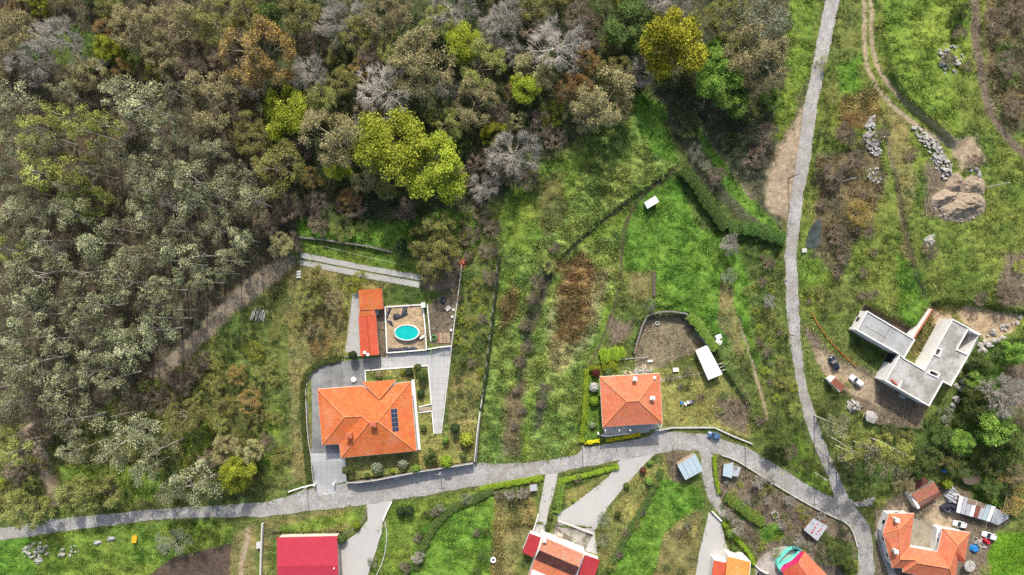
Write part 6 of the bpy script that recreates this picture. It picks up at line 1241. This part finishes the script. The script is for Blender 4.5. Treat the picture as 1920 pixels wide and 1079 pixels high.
 ('K',875,640,14), ('K',885,600,12), ('S',870,670,11), ('Q',890,565,9), ('Q',880,610,8), ('U',860,560,10), ('K',895,530,12), ('U',905,600,12), ('S',900,650,12), ('K',880,720,12), ('S',862,740,10), ('K',870,760,9), ('Q',900,700,9), ('U',885,680,11), ('S',858,700,10), ('K',895,740,10), ('J',868,692,9), ('K',910,620,9), ('Q',873,655,7), ('U',880,480,12), ('K',900,480,11),
]
for t_ in HAND: tree(*t_)
def dead_tree(label, px, py, h, nb, seed):
    r = random.Random(seed); x, y, z = G(px, py); t = thing('dead_tree', label, 'tree', (x, y, z), 'dead standing trunks'); top = (x+r.uniform(-1.5, 1.5), y+r.uniform(-1.5, 1.5), z+h)
    obj('trunk', MB().tube((x, y, z-.3), top, .26, .1, 7), 'bark_pale', t)
    for k in range(nb):
        f = .55+.4*k/max(nb, 1); p = Vector((x, y, z)).lerp(Vector(top), f); a_ = r.uniform(0, 6.3); obj('branch', MB().tube(p, p+Vector((math.cos(a_)*2.2, math.sin(a_)*2.2, 1.6)), .07, .03, 5), 'bark_pale', t)
for k, q in enumerate([('pale dead trunk at the left edge above the lower wood',92,712,21,2),('pale forked dead trunk above the lower dirt track',360,597,20,5),('thin pale trunk in the lower left wood',258,771,16,0),('second thin pale trunk right of the lower left eucalyptus',290,788,17,2),('pale dead trunk beside the upper bend of the dirt track',420,479,17,3),('pale trunk standing above the lane',352,885,14,1)]): dead_tree(*q, k)
# fillers between the hand-placed trees of the wood, kept apart from them
def fill(poly, n, codes, rmin, rmax, gap, seed):
    r = random.Random(seed); P = np.array(poly); made = 0; tries = 0
    while made < n and tries < 6000:
        tries += 1; px, py = r.uniform(P[:, 0].min(), P[:, 0].max()), r.uniform(P[:, 1].min(), P[:, 1].max())
        if not inside(px, py, poly): continue
        rad = r.uniform(rmin, rmax)
        if any((px-t[2])**2+(py-t[3])**2 < ((rad+t[4])*gap)**2 for t in TREES): continue
        tree(r.choice(codes), px, py, rad); made += 1
fill([(-30,-30),(1230,-30),(1180,140),(960,260),(860,380),(560,420),(440,260),(380,150),(-30,140)], 30, 'BTTLLLOTYN', 18, 36, .74, 3)
fill([(-30,130),(400,150),(470,410),(490,440),(360,550),(250,660),(100,760),(-30,780)], 34, 'BEEEEFE', 14, 30, .68, 4)
fill([(-30,790),(140,790),(300,710),(520,560),(535,880),(430,925),(-30,970)], 30, 'UKKLLQS', 12, 22, .62, 5)
fill([(850,560),(915,500),(912,640),(895,740),(845,780),(846,680)], 26, 'SKSQN', 5, 9, .8, 8)
fill([(1410,480),(1466,480),(1474,640),(1500,780),(1470,800),(1410,640)], 22, 'SKSQU', 5, 10, .8, 9)
fill([(1505,520),(1590,560),(1560,600),(1520,580)], 8, 'SKU', 5, 9, .8, 10)
fill([(1345,862),(1400,885),(1510,955),(1590,990),(1598,1050),(1540,1065),(1470,1035),(1430,1050),(1390,1000),(1350,950)], 34, 'SKBQUVS', 6, 11, .75, 7)
fill([(1540,200),(1640,220),(1640,560),(1540,580)], 10, 'UUK', 9, 14, .8, 6)
# labels: by hand, else by look and the nearest thing one can find in the picture
MARKS = [('the pale boulder',194,122),('the wide ochre-topped tree',487,97),('the turquoise pool',762,624),('the twin concrete strips',676,505),('the white pole stack',484,588),('the bend of the dirt track',430,580),('the lower end of the dirt track',300,695),('the top left corner',0,0),('the left edge, halfway up',0,500),('the largest yellow-green crown',728,278),('the lone white hut',1221,380),('the mustard-gold oak',1270,84),('the bright green pair',1358,165),('the star-shaped silvery tree',1046,86),('the yellow tub',254,1010),('the left end of the lane',0,1000),('the villa driveway gate',610,908),('the top edge above the villa',690,0),('the big tan tree by the road',1422,108),('the unfinished house',1710,670),('the sand heaps',1800,370),('the corrugated sheds',1830,955),('the road fork',1575,950),('the big sand pit',1860,600),('the terracotta house',1050,1040),('the crimson barn',576,1040),('the round bare yard',1250,630),('the salmon-roofed house',1183,750),('the patched shed',1530,993),('the pale blue roof',1295,877),('the leafless tree at right edge',1890,742),('the upper stone strip',1636,258),('the dark rock pile',1783,112),('the roadside pond',1525,440),('the villa',690,785),('the annex',692,605),('the tall grass field',1060,580),('the boundary wall head',867,490),('the ragged yellow-green tree',537,210),('the brownish olive tree',160,372),('the silver tree below the lane',323,1017),('the scrap heap',1600,762),('the golden round shrub',1612,400),('the top right corner',1920,0),('the stone basin',1452,965),('the blue car',1337,816),('the tan fan-branched tree',395,190),('the clearing right of the pale boulder',240,110),('the left edge a quarter down',0,270),('the left edge below the middle',0,640),('the heart of the left wood',230,480),('the wood edge above the dirt track',360,560),('the rightmost eucalyptus above the lane',360,918),('the fork of the woodland paths',90,830)]
ORD = ['', 'second ', 'third ', 'fourth ', 'fifth ', 'sixth ', 'seventh ', 'eighth ', 'ninth ', 'tenth ', 'eleventh ', 'twelfth ', 'thirteenth ', 'fourteenth ', 'fifteenth ', 'sixteenth ', 'seventeenth ', 'eighteenth ', 'nineteenth ', 'twentieth ']
GROUPS = {'eucalyptus_tree': 'eucalyptus trees in the wood', 'bare_tree': 'leafless trees', 'budding_tree': 'budding trees', 'leafy_tree': 'trees in leaf', 'shrub': 'shrubs', 'bare_shrub': 'leafless shrubs', 'evergreen_tree': 'evergreen trees', 'olive_tree': 'olive trees'}
byk = {}
for T_ in TREES:
    o, code, px, py, r, lab = T_; d, nm = min(((px-m[1])**2+(py-m[2])**2, m[0]) for m in MARKS)
    nmk = o.name.split('.')[0]; o['category'] = 'shrub' if 'shrub' in nmk else 'tree'; o['group'] = GROUPS[nmk]
    if lab: o['label'] = lab
    else: byk.setdefault((LOOK[code][4], nm), []).append((d, o))
for (look, nm), lst in byk.items():
    lst.sort(key=lambda q: q[0])
    for k, (d, o) in enumerate(lst): o['label'] = f"{look}, {ORD[min(k, len(ORD)-1)]}nearest of its kind to {nm}"

# ------------------------------------------------------------------ clipped shrubs, hedges
def leaf_shell(rng, C, N, size):
    n = len(C); nr = N+rng.normal(0, .55, (n, 3)); nr /= np.linalg.norm(nr, axis=1, keepdims=True); u = np.cross(nr, rng.normal(0, 1, (n, 3))); u /= np.linalg.norm(u, axis=1, keepdims=True)+1e-9; w = np.cross(nr, u); s = (size*rng.uniform(.6, 1.3, n))[:, None]*.5
    return np.stack([C-u*s, C+w*s*.7, C+u*s, C-w*s*.7], 1).reshape(-1, 3), np.arange(4*n).reshape(-1, 4)
BALL = []
for v in range(4):
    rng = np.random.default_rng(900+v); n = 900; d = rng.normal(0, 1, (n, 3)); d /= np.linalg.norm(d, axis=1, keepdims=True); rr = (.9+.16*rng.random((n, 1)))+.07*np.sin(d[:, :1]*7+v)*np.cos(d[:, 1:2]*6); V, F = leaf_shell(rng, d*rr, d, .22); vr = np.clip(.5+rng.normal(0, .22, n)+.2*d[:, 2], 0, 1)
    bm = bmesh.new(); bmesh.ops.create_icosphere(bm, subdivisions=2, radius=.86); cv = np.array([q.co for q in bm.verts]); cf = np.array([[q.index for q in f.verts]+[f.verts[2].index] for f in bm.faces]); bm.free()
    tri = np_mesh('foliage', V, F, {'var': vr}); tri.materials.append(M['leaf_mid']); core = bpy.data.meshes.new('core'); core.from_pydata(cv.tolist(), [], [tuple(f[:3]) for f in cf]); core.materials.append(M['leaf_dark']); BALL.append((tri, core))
def ball(label, px, py, r, mat, cat='shrub', name='clipped_shrub', hk=1.0, lift=0.0, lobes=None, group='clipped garden shrubs'):
    x, y, z = G(px, py); R = r*S; t = thing(name, label, cat, (x, y, z), group)
    for k, (ox, oy, oz, f) in enumerate(lobes or [(0, 0, 0, 1)]):
        tri, core = BALL[rT.randrange(4)]
        for nm, me, mt in (('foliage', tri, mat), ('core', core, mat)):
            o = bpy.data.objects.new(nm, me); COL.objects.link(o); o.parent = t; o.location = (ox*R, oy*R, lift+oz*R+R*f*hk*.85); o.scale = (R*f, R*f, R*f*hk); o.material_slots[0].link = 'OBJECT'; o.material_slots[0].material = M[mt]; o.rotation_euler = (0, 0, rT.uniform(0, 6))
    if lift: obj('stem', MB().tube((x, y, z-.1), (x, y, z+lift+R*.3), .12, .09, 6), 'bark', t)
    FOOT.append((px, py, r*.9)); return t
for a_ in [('small round topiary at the top right corner of the back garden',785,688,7,'leaf_mid'),('larger round topiary beside the small one in the back garden',794,700.5,9.5,'leaf_mid'),('dark clipped shrub in the back garden',767.5,698,8,'leaf_dark'),('little yellow-green bush left of the dark clipped shrub',756,697.5,5,'leaf_lime'),('brownish bush in the middle of back garden',712,701,6.5,'leaf_tan'),('spiky dark cycad on the side lawn above the steps',790,737,7,'leaf_dark'),('spiky green cycad on the side lawn below the steps',794.5,802,6,'leaf_mid'),('left pale leafy bush in front of the villa',709,874,11,'leaf_silver'),('right pale leafy bush in front of the villa',757.5,866.5,10,'leaf_silver'),('tiny yellow bush between the two pale leafy bushes',736,882,4.5,'leaf_lime'),('low green ball at the front wall of the villa',781,877,8,'leaf_green'),('large yellow-green ball above the front wall',837.5,864,11,'leaf_lime'),('dark green cone on the garden slope',854,801,9,'leaf_dark'),('big yellow-green bush at the right garden wall',875,822,12,'leaf_yellow'),('small bright bush left of the dark green cone',836,822.5,6,'leaf_green'),('small grey-green ball in the right garden corner',869,854,6,'leaf_mid'),('round green topiary beside the villa driveway',654,879,7.5,'leaf_mid'),('smaller topiary touching the one by the driveway',662,879,5.5,'leaf_mid'),('little bush in the front left corner of the villa garden',689.5,891,5,'leaf_mid'),('dark round topiary at the foot of annex',665,665,8,'leaf_dark')]:
    ball(*a_, hk=1.5 if 'cone' in a_[0] else 1.0, lift=1.2 if 'topiary' in a_[0] else 0.0)
ball('cloud-pruned tree with several grey-green pads near the villa corner',809,854,13,'leaf_mid',lift=1.2,lobes=[(-.5,-.1,0,.5),(.3,.5,.35,.48),(.55,-.3,.1,.45),(-.1,-.65,-.2,.42),(0,.9,.1,.35)])
for a_ in [('dark red round shrub in the hedged garden corner',1116,699,8,'leaf_red'),('white flowering shrub in the narrow garden',1113,725,8.5,'flower_white'),('yellow-green ball shrub in the narrow garden',1113,751,8.5,'leaf_lime'),('grey shrub at the lower end of the narrow garden',1110,796.5,6,'leaf_silver'),('leafy green bush inside the hedge behind the house',1140,697,8,'leaf_mid'),('dark double bush beside the pale driveway, left half',752,957,8,'leaf_dark'),('dark double bush beside the pale driveway, right half',768,955,9,'leaf_dark'),('small bush at the bend of the barn driveway',670,983,7,'leaf_lime'),('grey bush at the top right corner of the barn',643,1008,9,'leaf_mid'),('round pale topiary beside the narrow driveway, upper',1039,949,5,'leaf_mid'),('round pale topiary beside the narrow driveway, middle',1032,969,5,'leaf_mid'),('round pale topiary beside the narrow driveway, lower',1026,988,5,'leaf_mid'),('small yellow bush on the shaded triangular lawn',1074.5,938,3.5,'leaf_lime'),('green ball beside the wide driveway on the dry lawn',1174,910,6,'leaf_mid'),('reddish ball beside the wide driveway on the dry lawn',1205,881,6,'leaf_red'),('green ball at the mouth of the wide driveway',1218,867,5,'leaf_green'),('flat green ball right of the reddish one',1216,901,7,'leaf_green'),('round tree-like bush at the lower driveway hedge',1367,997,9,'leaf_green'),('bushy shrub behind the two tone house',1374,1027,7,'leaf_mid'),('rounded bush at the left foot of the old barn',1770,905,10,'leaf_lime')]:
    ball(*a_)
def hedge(label, pts, w, h, mat, name='hedge', dens=80, size=.3, seed=0, smooth_it=1, cat='hedge'):
    p = path_ground(pts, .8, smooth_it); rng = np.random.default_rng(seed+50); t = thing(name, label, cat, p[len(p)//2]); core = MB().beam(p, w*.7, -.2, h*.6); obj('core', core, mat, t)
    L, R = offset_path([(q[0], q[1]) for q in p], w/2); C, N = [], []
    for i in range(len(p)-1):
        ll = math.hypot(p[i+1][0]-p[i][0], p[i+1][1]-p[i][1]); n = max(4, int(dens*ll*(w+h)))
        f = rng.random(n); s = rng.uniform(-1, 1, n); top = rng.random(n) < (w/(w+1.2*h))+.25
        cx = p[i][0]+(p[i+1][0]-p[i][0])*f; cy = p[i][1]+(p[i+1][1]-p[i][1])*f; nx, ny = (L[i][0]-p[i][0])/(w/2), (L[i][1]-p[i][1])/(w/2); sd = np.where(top, s, np.sign(s)); bul = 1+.22*np.sin(cx*1.7+seed)*np.cos(cy*1.9)+rng.normal(0, .06, n)
        zz = p[i][2]+h*np.where(top, 1-.18*s*s, rng.uniform(.05, .95, n))*(.9+.15*np.sin(cx*2.1+cy*1.3)); C.append(np.stack([cx+nx*sd*w/2*bul, cy+ny*sd*w/2*bul, zz], 1)); N.append(np.stack([nx*sd*np.where(top, .3, 1), ny*sd*np.where(top, .3, 1), np.where(top, 1., .2)], 1))
    C = np.concatenate(C); N = np.concatenate(N); V, F = leaf_shell(rng, C-np.array(t.location), N, size); vr = np.clip(.5+rng.normal(0, .25, len(C)), 0, 1); me = np_mesh('foliage', V, F, {'var': vr}); me.materials.append(M[mat]); o = bpy.data.objects.new('foliage', me); COL.objects.link(o); o.parent = t
    for q in pts: FOOT.append((q[0], q[1], w/S*.4))
    return t
for k, a_ in enumerate([('thick green hedge running down from the lone hut field corner',[(1276,318),(1300,345),(1320,375),(1345,412),(1360,428)],3.6,3.0,'leaf_hedge'),('thick green hedge reaching the road',[(1362,430),(1400,428),(1440,440),(1466,451)],3.8,3.0,'leaf_hedge'),('clipped hedge square behind the narrow garden',[(1101,690),(1125,690)],1.4,1.6,'leaf_lime'),('long clipped hedge along the left of the narrow garden',[(1099,692),(1097,760),(1090,828)],1.4,1.6,'leaf_lime'),('wide clipped hedge block behind the salmon-roofed house',[(1128,684),(1158,684)],3.0,1.6,'leaf_lime'),('bushy lime hedge below the dry garden plot',[(1124,668),(1170,660)],3.6,1.8,'leaf_lime'),
 ('short strip of yellow flowers left of the entrance gate',[(1094,830),(1123,826)],1.1,.8,'flower_yellow'),('long strip of yellow flowers along the terrace wall',[(1136,825),(1176,818),(1200,814)],1.1,.8,'flower_yellow'),('dark green hedge along the left side of the villa courtyard',[(640,673),(600,680),(578,698),(568,722),(570,770),(574,830),(581,900)],1.6,1.3,'leaf_mid'),('narrow clipped hedge beside the cobbled side lane',[(1338,855),(1340,890),(1347,925)],1.1,1.1,'leaf_lime'),('dense green hedge slanting through the terraced garden',[(1358,930),(1385,945),(1405,965),(1430,978)],2.8,1.8,'leaf_green'),('long clipped hedge along the lower driveway',[(1354,978),(1375,1005),(1400,1030),(1412,1056)],1.1,1.2,'leaf_lime'),('ivy bank curving down from the lane to the bottom field',[(925,918),(880,938),(840,955),(815,985),(795,1020),(780,1065)],2.2,1.1,'leaf_mid'),('leafy strip between the narrow driveway and shaded lawn',[(1052,905),(1050,930),(1043,960)],2.2,1.0,'leaf_green'),('hedge strip along the lane above the shaded lawn',[(1048,902),(1100,890),(1160,874)],1.4,.9,'leaf_lime'),('leafy bank between dry lawn and lower green field',[(1240,880),(1215,935),(1185,985),(1160,1030),(1140,1070)],1.9,1.0,'leaf_mid'),('ivy-clad bank on the right of the round yard',[(1290,590),(1310,610),(1325,635),(1342,655)],2.6,1.4,'leaf_green'),('green verge hedge left of the narrow driveway',[(900,916),(960,905),(1018,895)],1.6,.9,'leaf_lime'),('dark ivy on the wall of the orchard strip',[(936,480),(928,560),(915,680),(902,770)],.9,.9,'leaf_dark')]):
    hedge(*a_, seed=k)
wall('field_wall', 'long grey field wall left of the tall grass', [(934,482),(926,560),(913,680),(899,790),(893,866)], .35, .7, 'stone_wall', None)
wall('field_wall', 'dry stone wall edging the bank above the concrete strips', [(558,445),(600,449),(640,455),(690,462),(735,473)], .5, .3, 'stone_wall', None)
wall('garden_divider', 'dark earth ridge beside the garden plot under the hut field', [(1226,512),(1226,556)], .8, .3, 'soil', None)
rail_fence('post_fence', 'row of thin posts above the concrete strips', [(605,462),(640,470),(700,485),(760,498)], 1.3, 'concrete_post', 5.0)

# ------------------------------------------------------------------ small ground cover, as stuff
scatter('meadow_grass', 'tussocky pale green and straw grass of the middle fields', 'grass', ('tuss', 'straw', 'gold', 'rust'), 800000, .26, .5, 5, 'blades', (1.18, 1.15, 1.15), 1.2, .3, lean=.75)
scatter('lush_grass', 'bright green leafy ground cover of the fields', 'grass', ('lush', 'grass', 'lime', 'lawn'), 600000, .26, .34, 4, 'blades', (1.1, 1.12, 1.1), 1.1, .3, lean=.8)
scatter('rough_grass', 'mixed rough grass and weeds on banks and meadows', 'grass', ('meadow', 'scrub', 'dryg', 'under', 'darkgreen', 'brownscrub', 'understory', 'drylawn', 'yard'), 300000, .26, .38, 4, 'blades', (1.1, 1.08, 1.1), 1.2, .38, lean=.8)
scatter('undergrowth', 'brown bracken, brambles and fallen twigs under the trees', 'undergrowth', ('forest', 'bramble', 'under', 'brownscrub', 'earth', 'understory'), 150000, .16, .75, 5, 'twigs', (1.15, 1.2, 1.1), 2.2, .45, lean=.9)
